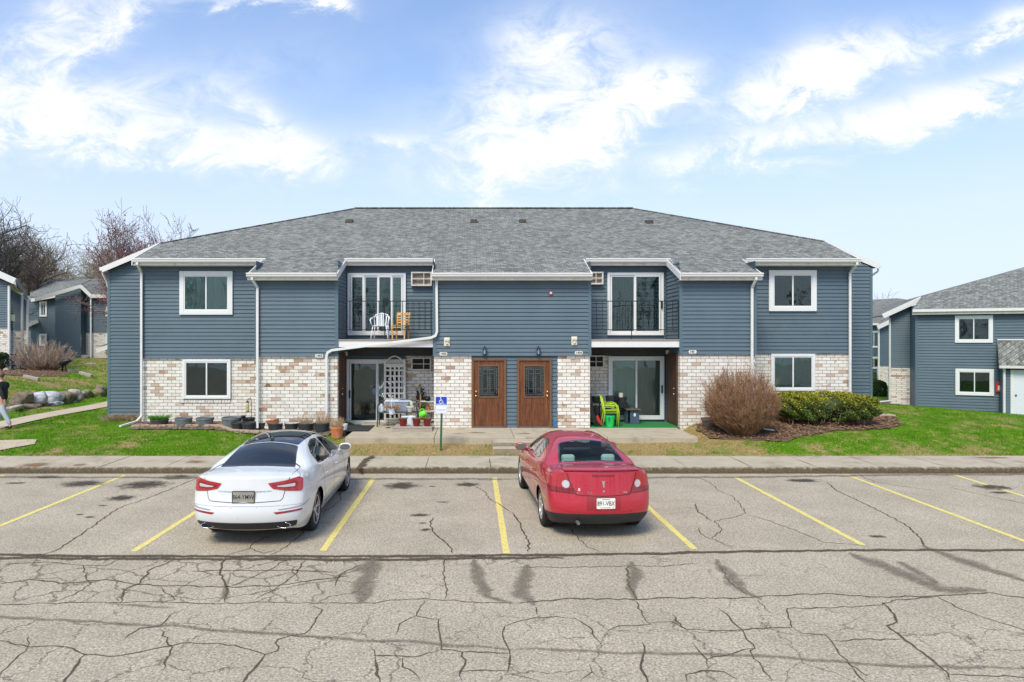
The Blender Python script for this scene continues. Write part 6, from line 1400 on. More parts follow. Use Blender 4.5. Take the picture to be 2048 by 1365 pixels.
board(fb, (U(1755, Yf2-.35), Yf2-.35, V(656, Yf2)), (U(1782, Yf2-.35), Yf2-.35, V(643, Yf2)), .3)
g = MB(); g.bar((U(1680, Yf-.45), Yf-.45, zfe+.04), (U(1762, Yf-.45), Yf-.45, zfe+.04), .12, .16); g.build('gutter', M['white_trim'], fb)
g = MB(); g.bar((U(1757.5, Yf2-.1), Yf2-.1, V(655, Yf2)), (U(1757.5, Yf2-.1), Yf2-.1, -.4), .1, .08, up=(0,1,0)); g.build('downspout', M['downspout'], fb)
# --- left background building on the rise
lm = root('apartment_building', (U(150, 52), 52, 1.6), 'blue sided building on the rise behind the boulders, with a tall blank end bay', 'building')
YA, YB, YD = 53.0, 51.0, 50.2; zb_ = 1.0
wallmesh(lm, (U(40, YA), YA, 0), (1,0,0), 0, U(112, YA)-U(40, YA), zb_, V(592, YA))
wallmesh(lm, (U(111, YB), YB, 0), (1,0,0), 0, U(162, YB)-U(111, YB), zb_, V(590, YB), top=V(572, YB))
g = MB(); siding(g, (U(162, YB), 0, 0), (0,1,0), (1,0,0), YB, YB+1.6, zb_, V(575, YB), .13); siding(g, (U(111, YB), 0, 0), (0,-1,0), (-1,0,0), -YA, -YB, zb_, V(590, YB), .13); g.build('siding', M['siding'], lm, fixn=False)
wallmesh(lm, (U(162, YD+1.4), YD+1.4, 0), (1,0,0), 0, U(183, YD+1.4)-U(162, YD+1.4), V(666, YD), V(575, YD), top=V(592, YD)); wallmesh(lm, (U(162, YD+1.39), YD+1.39, 0), (1,0,0), 0, U(183, YD+1.39)-U(162, YD+1.39), zb_, V(666, YD), 'brick')
wallmesh(lm, (U(181, YD), YD, 0), (1,0,0), 0, 6, V(666, YD), V(592, YD)); wallmesh(lm, (U(181, YD), YD-.01, 0), (1,0,0), 0, 6, zb_, V(666, YD), 'brick')
for pa, pb, ya, yb, Y_ in ((80, 95, 603, 634, YA), (80, 95, 668, 692, YA), (212, 228, 600, 634, YD), (212, 228, 668, 700, YD)): window(lm, U(pa, Y_), U(pb, Y_), V(yb, Y_), V(ya, Y_), 0, trim=.12, back='curtain_green', o=(0, Y_-.03, 0))
zrg = V(558, 60)
roofslab(lm, [(U(60, YA-.4), YA-.4, V(596, YA)), (U(112, YA-.4), YA-.4, V(589, YA)), (U(161, YB-.3), YB-.3, V(570, YB)), (U(184, 60), 60, zrg), (U(100, 62), 62, zrg+.1), (U(60, 60), 60, V(580, 60))], 'shingles_side')
roofslab(lm, [(U(161, YB-.35), YB-.35, V(570, YB)), (U(181, YD-.35), YD-.35, V(590, YD)), (U(300, YD-.35), YD-.35, V(590, YD)), (U(300, 58), 58, V(552, 58)), (U(184, 60), 60, zrg)])
for a, b in (((62, 601, YA-.45), (112, 592, YA-.45)), ((70, 600, YB-.4), (161, 573, YB-.4)), ((161, 573, YB-.4), (182, 593, YD-.4)), ((182, 593, YD-.4), (290, 593, YD-.4))):
    board(lm, PX(*a), PX(*b), .26, .06)
g = MB(); g.bar(PX(182, 596, YD-.15), PX(182, 716, YD-.15), .1, .08, up=(0,1,0)); g.build('downspout', M['downspout'], lm)
roofslab(lm, [PX(195, 700, YD-2), PX(240, 686, YD-2), PX(240, 680, YD-.1), PX(205, 690, YD-.1)]); board(lm, PX(193, 702, YD-2.05), PX(240, 687, YD-2.05), .3, .06)
roofslab(lm, [PX(56, 650, YA-2), PX(75, 641, YA-2), PX(75, 638, YA-.1), PX(56, 643, YA-.1)], 'shingles_side'); board(lm, PX(56, 651, YA-2.05), PX(76, 642, YA-2.05), .3, .06)
wallmesh(lm, (U(50, YA-1.8), YA-1.8, 0), (1,0,0), 0, U(74, YA-1.8)-U(50, YA-1.8), zb_, V(647, YA-1.8))
# --- left edge building
ln = root('apartment_building', (U(10, 38), 38, 1.3), 'blue sided building with brick base cut off by the left edge', 'building')
YN = 37.0; xr = U(17, YN)
wallmesh(ln, (xr-8, YN, 0), (1,0,0), 0, 8, V(657, YN), V(520, YN), top=V(563, YN)); wallmesh(ln, (xr-8, YN-.01, 0), (1,0,0), 0, 8, .9, V(657, YN), 'brick')
for pa, pb, Ya, yt, yt2 in ((17, 27, 38.6, 570, 576), (27, 44, 39.6, 580, 590), (44, 57, 41.0, 592, 600)):
    wallmesh(ln, (U(pa, Ya), Ya, 0), (1,0,0), 0, U(pb, Ya)-U(pa, Ya), V(662, Ya), V(yt, Ya), top=V(yt2, Ya)); wallmesh(ln, (U(pa, Ya), Ya-.01, 0), (1,0,0), 0, U(pb, Ya)-U(pa, Ya), .9, V(662, Ya), 'brick')
board(ln, PX(-40, 532, YN-.4), PX(30, 563, YN-.4), .34, .06); board(ln, PX(30, 566, YN-.4), PX(33, 576, YN+1), .2, .06); board(ln, PX(22, 574, 38.3), PX(46, 588, 39.2), .26, .06); board(ln, PX(44, 592, 40.6), PX(61, 600, 40.8), .26, .06)
roofslab(ln, [PX(-40, 530, YN-.4), PX(30, 561, YN-.4), PX(58, 598, 41), PX(40, 560, 50), PX(-40, 520, 50)], 'shingles_side')
for px, ya, yb, Y_ in ((18, 572, 742, YN-.15), (44, 592, 700, 39.4), (55, 602, 740, 40.8)):
    g = MB(); g.bar(PX(px, ya, Y_), PX(px, yb, Y_), .1, .08, up=(0,1,0)); g.build('downspout', M['downspout'], ln)
g = MB(); g.box(U(24, 38.4)-.05, U(24, 38.4)+.05, 38.35, 38.58, V(642, 38.4), V(630, 38.4)); g.build('wall_lantern', M['cream'], ln)
# ============================================================ VEGETATION
def tubes(mb, lines):       # lines: list of (points, radii, sides)
    for P, rr, n in lines: mb.tube(P, rr, n, cap=False)
def tree(name, px, Y, ztop, label, seed, spread=1.0, mt='bark', lean=(0, 0), buds=None, levels=5, rtwig=.012, zb=None, trunk_frac=.28, r0=None, tw=1.0, group='bare trees behind the buildings', nb=9000):
    r = random.Random(seed); x = U(px, Y); zb = HT(x, Y)-.1 if zb is None else zb; Hh = ztop-zb; r0 = r0 or Hh*.022
    rt = root(name, (x, Y, zb), label, 'tree', group); T_, C_, ends = [], [], []
    def rv(): return Vector((r.gauss(0, 1), r.gauss(0, 1), r.gauss(0, 1)))
    def grow(p, dr, ln, rad, lv, store):
        n = 5 if lv < 2 else (4 if lv < 4 else 3); pts = [p]; rs = [rad]; dr = dr.normalized()
        for i in range(n):
            dr = (dr + rv()*(.10 if lv == 0 else .17) + Vector((0, 0, .06 if lv > 0 else .0))).normalized()
            pts.append(pts[-1]+dr*ln/n); rs.append(max(rtwig*.6, rad*(1-(.42 if lv < levels-1 else .6)*(i+1)/n)))
        (T_ if lv == 0 else C_).append((pts, rs, 8 if lv == 0 else (6 if lv == 1 else (4 if lv == 2 else 3))))
        if lv >= levels-1:
            ends.append(pts[-1]); ends.append(pts[-2]); return
        k = {0: r.randint(6, 8), 1: r.randint(7, 9), 2: r.randint(5, 7), 3: r.randint(5, 6), 4: 4}[lv]
        for j in range(int(k*tw) if lv > 1 else k):
            f = (.45 if lv == 0 else .2) + (.55 if lv == 0 else .8)*(j+r.random())/k; f = min(f, .999); a = f*n; i = int(a); q = pts[i].lerp(pts[i+1], a-i)
            side = rv(); side = (side-dr*side.dot(dr)).normalized()*spread; nd = (dr*r.uniform(.45, .9) + side*r.uniform(.6, 1.1) + Vector((0, 0, .25)))
            grow(q, nd, ln*r.uniform(.45, .72)*(1.15 if lv == 0 else 1), rs[i]*r.uniform(.45, .65), lv+1, C_)
    grow(Vector((x, Y, zb)), Vector((lean[0], lean[1], 1)), Hh*.50, r0, 0, T_)
    grow(T_[0][0][-1], Vector((lean[0]*.6, 0, 1)), Hh*.40, r0*.5, 1, C_)
    zz = max(max(q.z for q in P) for P, _, _ in C_); sc = Hh/(zz-zb)
    for P, _, _ in T_+C_:
        for q in P: q.z = zb+(q.z-zb)*sc; q.x = x+(q.x-x)*sc; q.y = Y+(q.y-Y)*sc
    g = MB(); tubes(g, T_); g.build('trunk', M[mt], rt, smooth=True, fixn=False); g = MB(); tubes(g, C_); g.build('crown', M[mt], rt, fixn=False)
    if buds:
        g = MB()
        for P, _, n in C_:
            if n > 3: continue
            for _k in range(buds):
                i = r.randrange(len(P)-1); p = P[i].lerp(P[i+1], r.random()) + rv()*.05; s_ = r.uniform(.03, .075); a, b = rv().normalized()*s_, rv().normalized()*s_*.7
                g.add([p-a, p+b, p+a, p-b], [(0, 1, 2, 3)])
        g.build('buds', M['red_bud'], rt, fixn=False)
    return rt
ZT = lambda py, Y: V(py, Y)
tree('bare_tree', -15, 46, ZT(372, 46), 'large dark bare tree overhanging the left edge of the picture', 11, 1.35, 'bark_dark', lean=(.02, 0), levels=5, rtwig=.018, tw=1.25, r0=.36)
tree('bare_tree', 96, 60, ZT(430, 60), 'grey bare tree with a forked trunk behind the left background building', 5, 1.0, 'bark', lean=(.05, 0), rtwig=.024, r0=.34)
tree('budding_tree', 232, 47, ZT(404, 47), 'bare tree covered in dark red buds beside the left background building', 23, 1.3, 'bark_red', lean=(-.10, 0), buds=2, rtwig=.02, r0=.2, tw=1.15)
tree('budding_tree', 262, 52, ZT(412, 52), 'red budded tree rising behind the left end of the main roof', 31, 1.1, 'bark_red', lean=(.05, 0), buds=2, rtwig=.02, r0=.2)
brush_l = ['brown bare tree at the far left behind the dark limb', 'thin bare tree left of the forked trunk', 'low bare tree above the left edge building roof', 'slender bare tree just right of the forked trunk', 'bare olive brown tree above the background building roof', 'bare tree behind the red budded crown', 'short twiggy tree far behind the left roofs', 'bare tree half hidden by the red budded crown', 'small bare tree near the main roof corner', 'dense bare tree behind the downspouts of the left building']
for i, (px, Y, py) in enumerate([(8, 70, 470), (45, 72, 480), (20, 66, 500), (125, 74, 462), (70, 68, 500), (165, 76, 480), (100, 64, 510), (205, 72, 470), (245, 70, 480), (58, 80, 465)]):
    tree('bare_tree', px, Y, ZT(py, Y), brush_l[i], 50+i, 1.2, 'olive_brush', rtwig=.022, levels=5, zb=1.8, tw=1.05)
tree('bare_tree', 1757, 80, ZT(580, 80), 'faint bare tree tops above the distant roof on the right', 77, 1.3, 'bark', rtwig=.02, zb=0, levels=4, group=None)
# leafless round bush
def twigbush(name, px, py, w, h, n, label, seed, mt, Y=None, flat=1.0, sub=9, rad=.006, cat='bush', round_=True):
    if Y is None: x, Y, z = GT(px, py)
    else: x, z = U(px, Y), HT(U(px, Y), Y)
    r = random.Random(seed); rt = root(name, (x, Y, z), label, cat); S_ = []; C_ = []
    for i in range(n):
        a = r.uniform(0, 2*math.pi); t = r.random()**.5*(1.95 if round_ else 1.1); el = math.cos(t)
        tip = Vector((math.cos(a)*math.sin(t)*w/2*1.06, math.sin(a)*math.sin(t)*w/2*flat, h*(.50+.50*el) if round_ else h*el))*r.uniform(.86, 1.02)
        b = Vector((math.cos(a)*.18*t*w/2, math.sin(a)*.18*t*w/2, 0)); mid = b.lerp(tip, .45)+Vector((tip.x*.16, tip.y*.16, -.0))
        P = [b, b.lerp(mid, .5)+Vector((0, 0, .03)), mid, mid.lerp(tip, .5)+Vector((r.gauss(0, .02), r.gauss(0, .02), 0)), tip]; P = [Vector((x, Y, z))+q for q in P]
        (S_ if i % 7 == 0 else C_).append((P, [rad*1.8, rad*1.5, rad*1.2, rad, rad*.6], 3))
        for k in range(sub):
            f = r.uniform(.35, 1)**.7*3.99; i0 = int(f); q = P[i0].lerp(P[i0+1], f-i0); dr = (P[4]-P[2]).normalized()*.8+Vector((r.gauss(0, .5), r.gauss(0, .5), r.gauss(.1, .5))); l = r.uniform(.07, .19)*(h/1.8+.2)
            C_.append(([q, q+dr*l*.5+Vector((r.gauss(0, .012), r.gauss(0, .012), .01)), q+dr*l], [rad*.7, rad*.6, rad*.4], 3))
    g = MB(); tubes(g, S_); g.build('stems', M['twig_grey'], rt, fixn=False); g = MB(); tubes(g, C_); g.build('crown', M[mt], rt, fixn=False); return rt
twigbush('leafless_bush', 1482, 866, 1.86, 1.93, 620, 'round leafless brown bush standing on the red mulch', 3, 'twig_tan', Y=18.95, sub=16, rad=.0066)
twigbush('leafless_bush', 88, 748, 2.9, 1.75, 260, 'loose leafless bush on the mulched rise at the left', 4, 'twig_grey', Y=36.0, sub=9, rad=.011)
twigbush('leafless_bush', 22, 735, 1.6, 1.6, 60, 'small leafless bush against the left edge building', 9, 'olive_brush', Y=38, sub=8, rad=.011) if False else None
def leafmass(par, name, mt, pts, s0, s1, seed):
    r = np.random.RandomState(seed); n = len(pts); pts = np.asarray(pts); a = r.normal(size=(n, 3)); a /= np.linalg.norm(a, axis=1)[:, None]; b = r.normal(size=(n, 3)); b -= a*(a*b).sum(1)[:, None]; b /= np.linalg.norm(b, axis=1)[:, None]
    s = r.uniform(s0, s1, n)[:, None]; q = np.stack([pts-a*s, pts+b*s*.55, pts+a*s, pts-b*s*.55], 1).reshape(-1, 3); g = MB(); g.v = q.tolist(); g.n = len(q); g.f = [(4*i, 4*i+1, 4*i+2, 4*i+3) for i in range(n)]
    return g.build(name, M[mt], par, fixn=False)
def hedge(x0, x1, yc, dep, h, z0, label, seed, n, mt1='leaf_yellow', mt2='leaf_green', s=(.018, .034), name='evergreen_hedge', group=None):
    rt = root(name, ((x0+x1)/2, yc, z0), label, 'hedge' if x1-x0 > 1.6 else 'shrub', group); r = np.random.RandomState(seed); ph = r.uniform(0, 6, 8)
    cx_, hx = (x0+x1)/2, (x1-x0)/2
    def surf(m, top):
        th = r.uniform(0, 2*np.pi, m); u = r.uniform(-1, 1, m) if not top else r.uniform(.15, 1, m)
        # superellipsoid directions
        dx, dy = np.cos(th), np.sin(th); cz = np.sqrt(np.clip(1-u*u, 0, 1)); e = .5
        X = np.sign(dx)*np.abs(dx)**e*cz**.55; Y = np.sign(dy)*np.abs(dy)**e*cz**.55; Z = np.sign(u)*np.abs(u)**.7
        bump = 1+.05*np.sin(X*9+ph[0])*np.cos(Y*5+ph[1])+.045*np.sin(X*21+ph[2]+Z*7)+.03*np.sin(Y*17+ph[3]+X*13)
        dep_ = 1-np.abs(r.normal(0, .07, m)); k = (bump*dep_)
        return np.stack([cx_+X*hx*k, yc+Y*dep/2*k, z0+h*(.54+.46*Z*k)], 1), Z
    P, Z = surf(n, False); low = P[:, 2] > z0+.06+.12*np.abs(np.sin(P[:, 0]*4)); P = P[low]; Z = Z[low]
    pr = r.uniform(0, 1, len(P)) < np.clip(.62*(Z+.25), 0.05, .85)
    leafmass(rt, 'outer_leaves', mt1, P[pr], *s, seed); leafmass(rt, 'inner_leaves', mt2, P[~pr], *s, seed+1)
    g = MB(); rr = random.Random(seed)
    for i in range(int(26*hx)+6):
        bx = cx_+rr.uniform(-.8, .8)*hx; by = yc+rr.uniform(-.3, .3)*dep; tx_ = bx+rr.uniform(-.3, .3); ty = by+rr.uniform(-.2, .2)
        g.tube([(bx, by, z0-.03), ((bx+tx_)/2+.03, (by+ty)/2, z0+h*.35), (tx_, ty, z0+h*.7)], [.018, .012, .006], 4, False)
    g.build('branches', M['twig_grey'], rt, fixn=False)
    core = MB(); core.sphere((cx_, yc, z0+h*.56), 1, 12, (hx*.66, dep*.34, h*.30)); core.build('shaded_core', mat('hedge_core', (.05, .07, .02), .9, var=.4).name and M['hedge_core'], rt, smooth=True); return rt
xh0, xh1 = U(1546, 20.2), U(1738, 20.2)
hedge(xh0, xh1, 20.2, 1.6, .92, HT((xh0+xh1)/2, 20.3)-.02, 'yellow green clipped yew hedge at the right front corner of the main building', 2, 46000)
hedge(U(1742, 42), U(1779, 42)-.1, 42.5, 1.2, 1.25, -.75, 'dark green clipped hedge in the gap before the right hand building', 6, 9000, 'box_green', 'box_green', (.04, .07))
hedge(U(1738, 50), U(1756, 50), 50.5, 1.0, 1.3, -.6, 'small round evergreen shrub far back in the gap on the right', 7, 3000, 'box_green', 'box_green', (.05, .08), name='evergreen_shrub')
hedge(U(-14, 36), U(9, 36), 36, 1.0, 1.0, HT(-24.5, 36), 'dark green shrub at the left edge in front of the bicycles', 8, 5000, 'box_green', 'leaf_green', (.04, .07), name='evergreen_shrub')
def tuft(par, x, y, z, n, h, w, mt, seed, name='stems', rad=.004, up=.5):
    g = MB(); r = random.Random(seed)
    for i in range(n):
        a = r.uniform(0, 6.28); q = r.random()**.6; b = Vector((x+math.cos(a)*w*.45*q, y+math.sin(a)*w*.45*q, z)); l = h*r.uniform(.55, 1.1); o = Vector((math.cos(a)*q, math.sin(a)*q, 0))*w*up*r.uniform(.3, 1.3)
        g.tube([b, b+o*.4+Vector((0, 0, l*.6)), b+o+Vector((r.gauss(0, .02), r.gauss(0, .02), l))], [rad, rad*.8, rad*.4], 3, False)
    return g.build(name, M[mt], par, fixn=False)
x, Y, z = U(248, 22.3), 22.3, HT(U(248, 22.3), 22.3); rt = root('dry_grass_clump', (x, Y, z), 'low clump of dry brown stems at the foot of the left end wall', 'plant')
for i in range(6): tuft(rt, x-.55+.22*i, Y, z, 70, .24, .35, 'twig_tan' if i % 2 else 'twig_grey', i, rad=.005, up=.8)
# ============================================================ BOULDERS
def boulder(px, py, wpx, hpx, Y, seed, tone, label):
    r = random.Random(seed); x, z = U(px, Y), V(py, Y); w, h = wpx/F*Y/2, hpx/F*Y/2; bm = bmesh.new(); bmesh.ops.create_icosphere(bm, subdivisions=4, radius=1)
    off = Vector((seed*3.7, seed*1.3, 0)); q = Matrix.Rotation(r.uniform(-.35, .35), 3, 'Y') @ Matrix.Rotation(r.uniform(0, 3), 3, 'Z')
    for v in bm.verts:
        c = v.co.copy(); k = 1+.22*mnoise.noise(c*1.1+off)+.10*mnoise.noise(c*2.7+off)+.03*mnoise.noise(c*8+off); c = Vector([math.copysign(abs(t)**.82, t) for t in c])*k
        c = Vector((c.x*w*1.06, c.y*max(w, h)*.95, c.z*h*1.08)); v.co = Matrix.Rotation(r.uniform(0, 0)+(-.22 if seed % 3 == 0 else .12), 3, 'Y') @ c
    g = MB(); ids = {v: i for i, v in enumerate(bm.verts)}; g.add([v.co+Vector((x, Y, z)) for v in bm.verts], [tuple(ids[v] for v in f.verts) for f in bm.faces]); bm.free()
    o = g.build('boulder', M[tone], smooth=True); tag(o, label, 'boulder', 'boulders of the retaining row')
def stone(n_, a, b_, moss=None):
    m, t, b = newmat(n_); tx = N(t, 'ShaderNodeTexCoord'); n = N(t, 'ShaderNodeTexNoise', i_Scale=3.5, i_Detail=9.0, i_Roughness=.7); L(t, tx.outputs['Object'], n.inputs[0])
    c = ramp(t, n.outputs[0], [(.35, a), (.62, b_)])
    if moss:
        n2 = N(t, 'ShaderNodeTexNoise', i_Scale=1.8, i_Detail=6.0); L(t, tx.outputs['Object'], n2.inputs[0]); c = mixc(t, ramp(t, n2.outputs[0], [(.5, 0.), (.6, .8)]), c, moss)
    L(t, c, b.inputs['Base Color']); b.inputs['Roughness'].default_value = .95; bp = N(t, 'ShaderNodeBump', i_Strength=.7, i_Distance=.05); L(t, n.outputs[0], bp.inputs['Height']); L(t, bp.outputs[0], b.inputs['Normal'])
stone('stone_pale', (.30, .30, .31), (.60, .60, .62)); stone('stone_brown', (.12, .09, .065), (.28, .22, .16), (.18, .17, .06)); stone('stone_pink', (.26, .20, .17), (.50, .42, .37)); stone('stone_moss', (.14, .12, .06), (.27, .23, .11), (.24, .21, .06))
BL = [(33,805,20,18,25.2,'stone_brown','brown boulder at the left end of the row, behind the person'),(50,797,24,22,26.0,'stone_brown','large brown boulder between the person and the pale blue boulder'),(75,800,32,24,26.6,'stone_pale','pale blue grey boulder, the brightest of the row'),(103,795,34,20,27.6,'stone_pale','broad light grey boulder right of the palest one'),(131,797,30,24,28.3,'stone_brown','brown boulder in the middle of the row'),(150,792,22,22,29.0,'stone_pink','pinkish rounded boulder right of the middle'),(162,790,12,12,29.4,'stone_pink','small pink stone wedged between the pinkish and the yellow boulder'),(173,792,16,22,29.8,'stone_moss','yellowish lichen covered boulder'),(190,790,28,18,30.4,'stone_moss','long tilted mossy boulder near the right end of the row'),(202,783,18,20,31.0,'stone_brown','brown boulder behind the tilted mossy one'),(214,788,12,16,31.6,'stone_pink','pinkish boulder at the right end, touching the main building outline'),
 (30,817,26,10,25.0,'stone_pink','flat stone on the grass at the left foot of the row'),(56,815,26,10,25.8,'stone_brown','low brown stone below the large brown boulder'),(86,812,22,14,26.8,'stone_brown','brown stone under the gap beside the palest boulder'),(108,810,26,10,27.4,'stone_pale','flat grey stone below the broad light boulder'),(139,806,22,10,28.5,'stone_pale','low grey stone at the foot of the middle boulder'),(163,803,22,12,29.2,'stone_brown','brown footing stone below the yellowish boulder'),(186,800,12,8,30.2,'stone_pale','small pale stone at the foot of the mossy boulder'),(203,798,16,8,30.8,'stone_brown','low brown stone near the right end'),(73,813,16,10,26.2,'stone_brown','small brown stone directly under the palest boulder')]
for i, (px, py, w, h, Y, tn, lb) in enumerate(BL): boulder(px, py, w*1.15, h*1.15, Y, i+1, tn, lb)
boulder(184, 733, 24, 12, 44, 31, 'stone_pink', 'single flat rock on the grass slope above the row'); boulder(170, 715, 14, 10, 50, 32, 'stone_pink', 'small rock against the brick of the left background building')
for (pa, ya, pb, yb, lb) in ((135, 745.5, 158, 746, 'pale landscape timber lying on the slope beside the mulch'), (160, 749, 184, 756, 'weathered landscape timber sloping down to the right'), (48, 757, 78, 763, 'long weathered timber at the edge of the left mulch bed')):
    a, b = Vector(GT(pa, ya)), Vector(GT(pb, yb)); g = MB(); g.bar(a+Vector((0,0,.08)), b+Vector((0,0,.08)), .16, .16); tag(g.build('landscape_timber', M['wood_weathered'], bevel=.02), lb, 'timber', 'landscape timbers on the slope')
# ============================================================ SMALL THINGS
def ground(px, py, slab_=False):
    if slab_: Y = (HC-ZP)*F/(py-CY); return U(px, Y), Y, ZP
    return GT(px, py)
def pot(px, pyb, wpx, hpx, mt, label, name='plant_pot', rim=True, plant=None, tilt=0, slab_=False, taper=.78, group=None, cat='pot', zz=None, Y=None, lift=0, squash=1.0, soil=True, seed=1):
    if Y is None: x, Y, z = ground(px, pyb, slab_)
    else: x, z = U(px, Y), (zz if zz is not None else V(pyb, Y))
    z += lift; r = wpx/F*Y/2; h = hpx/F*Y; rt = root(name, (x, Y, z), label, cat, group); g = MB(); b = r*taper
    pf = [(b, 0), (b+(r-b)*.75, h*.78), (b+(r-b)*.78, h*.80)] + ([(r*1.0, h*.80), (r, h), (r*.90, h)] if rim else [(r, h), (r*.93, h)]) + [(r*.86, h*.86)]
    g.lathe((0, 0, 0), pf, 28, 'z', 1, squash, cap=False); g.lathe((0, 0, 0), [(b, 0.0), (.001, 0.002)], 28, 'z', 1, squash, cap=False)
    Mx = Matrix.Translation((x, Y, z)) @ Matrix.Rotation(tilt, 4, 'Y'); g.v = [tuple(Mx @ Vector(v)) for v in g.v]
    g.build('pot_body', M[mt], rt, autosm=40)
    if soil: g = MB(); g.lathe((0, 0, 0), [(.001, h*.87), (r*.87, h*.86)], 20, 'z', 1, squash, cap=False); g.v = [tuple(Mx @ Vector(v)) for v in g.v]; g.build('soil', M['soil'], rt)
    if plant:
        k, ph, n = plant; tuft(rt, x, Y, z+h*.84, n, ph, r*1.7, k, seed, name='plant', rad=.005 if k == 'dry_stem' else .006, up=.45)
    return rt
gb = 'planters along the left brick wall'
pot(319, 852.5, 35, 13, 'barrel_dark', 'dark half barrel planter full of bright green grass blades', 'barrel_planter', plant=('green_blade', .16, 420), group=gb, taper=.86, cat='planter')
pot(367, 853, 34, 17, 'barrel', 'grey brown half barrel planter under the lower left window, nearest the grassy one', 'barrel_planter', group=gb, taper=.84, cat='planter')
pot(410, 853.5, 35, 17, 'barrel', 'blue grey half barrel planter in the middle of the three empty barrels', 'barrel_planter', group=gb, taper=.80, cat='planter')
pot(464, 856, 40, 20, 'barrel', 'largest blue grey half barrel planter behind two black pots', 'barrel_planter', group=gb, taper=.80, cat='planter')
pot(476, 861, 28, 16, 'black_pot', 'black pot in front of the largest barrel planter', group=gb); pot(498, 862, 30, 17, 'black_pot', 'black pot at the foot of the bird feeder pole', group=gb)
pot(497, 856, 26, 18, 'black_pot', 'black pot tucked behind the bird feeder pole', group=gb, Y=20.9, zz=.40)
pot(525, 860, 27, 14, 'black_pot', 'black pot just right of the middle downspout', group=gb, taper=.85); pot(551, 861, 30, 14, 'black_pot', 'black pot carrying a tilted terracotta pot', group=gb, taper=.88)
x, Y, z = ground(551, 861); pot(547, 849, 27, 11, 'terracotta', 'tilted terracotta pot lying on a black pot', 'terracotta_pot', Y=Y, zz=z+.17, tilt=R(-10), group=gb)
pot(583, 861, 28, 14, 'black_pot', 'empty black pot between the tilted terracotta pot and the dry plants', group=gb, taper=.86); pot(612, 862, 32, 15, 'black_pot', 'wide black pot with short dry yellow stems', group=gb, plant=('dry_stem', .28, 90), seed=3, taper=.86)
pot(644, 866, 30, 19, 'black_pot', 'tall black pot with dry brown stems in front of the corner downspout', group=gb, plant=('dry_stem', .36, 90), seed=5, taper=.84)
pot(674, 877, 27, 23, 'terracotta', 'large orange terracotta pot with dead straggly plant at the patio corner', 'terracotta_pot', plant=('dry_stem', .32, 110), seed=7, slab_=False)
pot(688, 868, 15, 18, 'white_trim', 'white pot behind the large terracotta pot', soil=True)
pot(1419, 851, 33, 21, 'mat_brown' if 'mat_brown' in M else mat('mat_brown', (.16, .12, .09), .6, var=.2).name, 'brown plastic pot half hidden behind the leafless bush', Y=19.75, zz=HT(U(1419, 19.75), 19.75)-.02, taper=.62)
# bird bath saucer and shepherd hook with feeder
x, Y, z = ground(487, 858); rt = root('bird_bath', (x, Y, z), 'small black cup on a stem above the black pots', 'bird bath'); g = MB(); g.tube([(x, Y, z), (x, Y, V(838, Y))], .012, 6); g.build('stem', M['black_metal'], rt); g = MB(); g.lathe((x, Y, V(838, Y)), [(.01, 0), (.06, .05), (.085, .10), (.078, .10), (.05, .06)], 16); g.build('cup', M['black_metal'], rt, smooth=True)
x, Y, z = U(503, 20.75), 20.75, .4; zt = V(797, Y); rt = root('shepherd_hook', (x, Y, z), 'thin black shepherd hook pole rising from the black pots', 'pole'); g = MB(); g.tube([(x, Y, z), (x, Y, zt-.07), (x-.02, Y, zt-.01), (x-.07, Y, zt), (x-.11, Y, zt-.03), (x-.12, Y, zt-.08)], .009, 6); g.tube([(x-.02, Y, zt-.10), (x-.09, Y, zt-.02)], .005, 5); g.build('pole', M['black_metal'], rt, smooth=True)
rt = root('bird_feeder', (x-.12, Y, zt-.5), 'yellow green tube bird feeder hanging from the shepherd hook', 'bird feeder'); g = MB(); g.lathe((x-.12, Y, zt-.42), [(.04, 0), (.045, .02), (.045, .25), (.03, .30)], 12); g.build('tube', mat('feeder', (.42, .46, .16), .4), rt, smooth=True); g = MB(); g.lathe((x-.12, Y, zt-.43), [(.07, 0), (.07, .012)], 12); g.lathe((x-.12, Y, zt-.12), [(.055, 0), (.01, .045)], 12); g.tube([(x-.12, Y, zt-.10), (x-.12, Y, zt-.07)], .004, 4); g.build('cap', M['black_metal'], rt)
# edging stones
r_ = random.Random(2); ep = [(262, 857), (300, 856), (350, 855.5), (400, 855), (440, 856), (452, 860), (462, 865), (480, 867), (520, 868), (560, 868)]; ep3 = [Vector(GT(*p)) for p in ep]; k = 0; acc = []
for a, b in zip(ep3[:-1], ep3[1:]):
    n = max(1, round((b-a).length/.30))
    for i in range(n): acc.append((a.lerp(b, (i+.5)/n), (b-a).normalized(), (b-a).length/n))
for i, (p, d_, l) in enumerate(acc):
    g = MB(); nn = Vector((-d_.y, d_.x, 0)); g.obox(p+Vector((0, 0, .035)), d_*(l/2-.008), nn*.06, (0, 0, .05+r_.uniform(-.008, .008))); tag(g.build('edging_stone', M['edging'], bevel=.012), 'tan edging block in the curved border before the left planters', 'edging stone', 'edging stones of the planting bed')
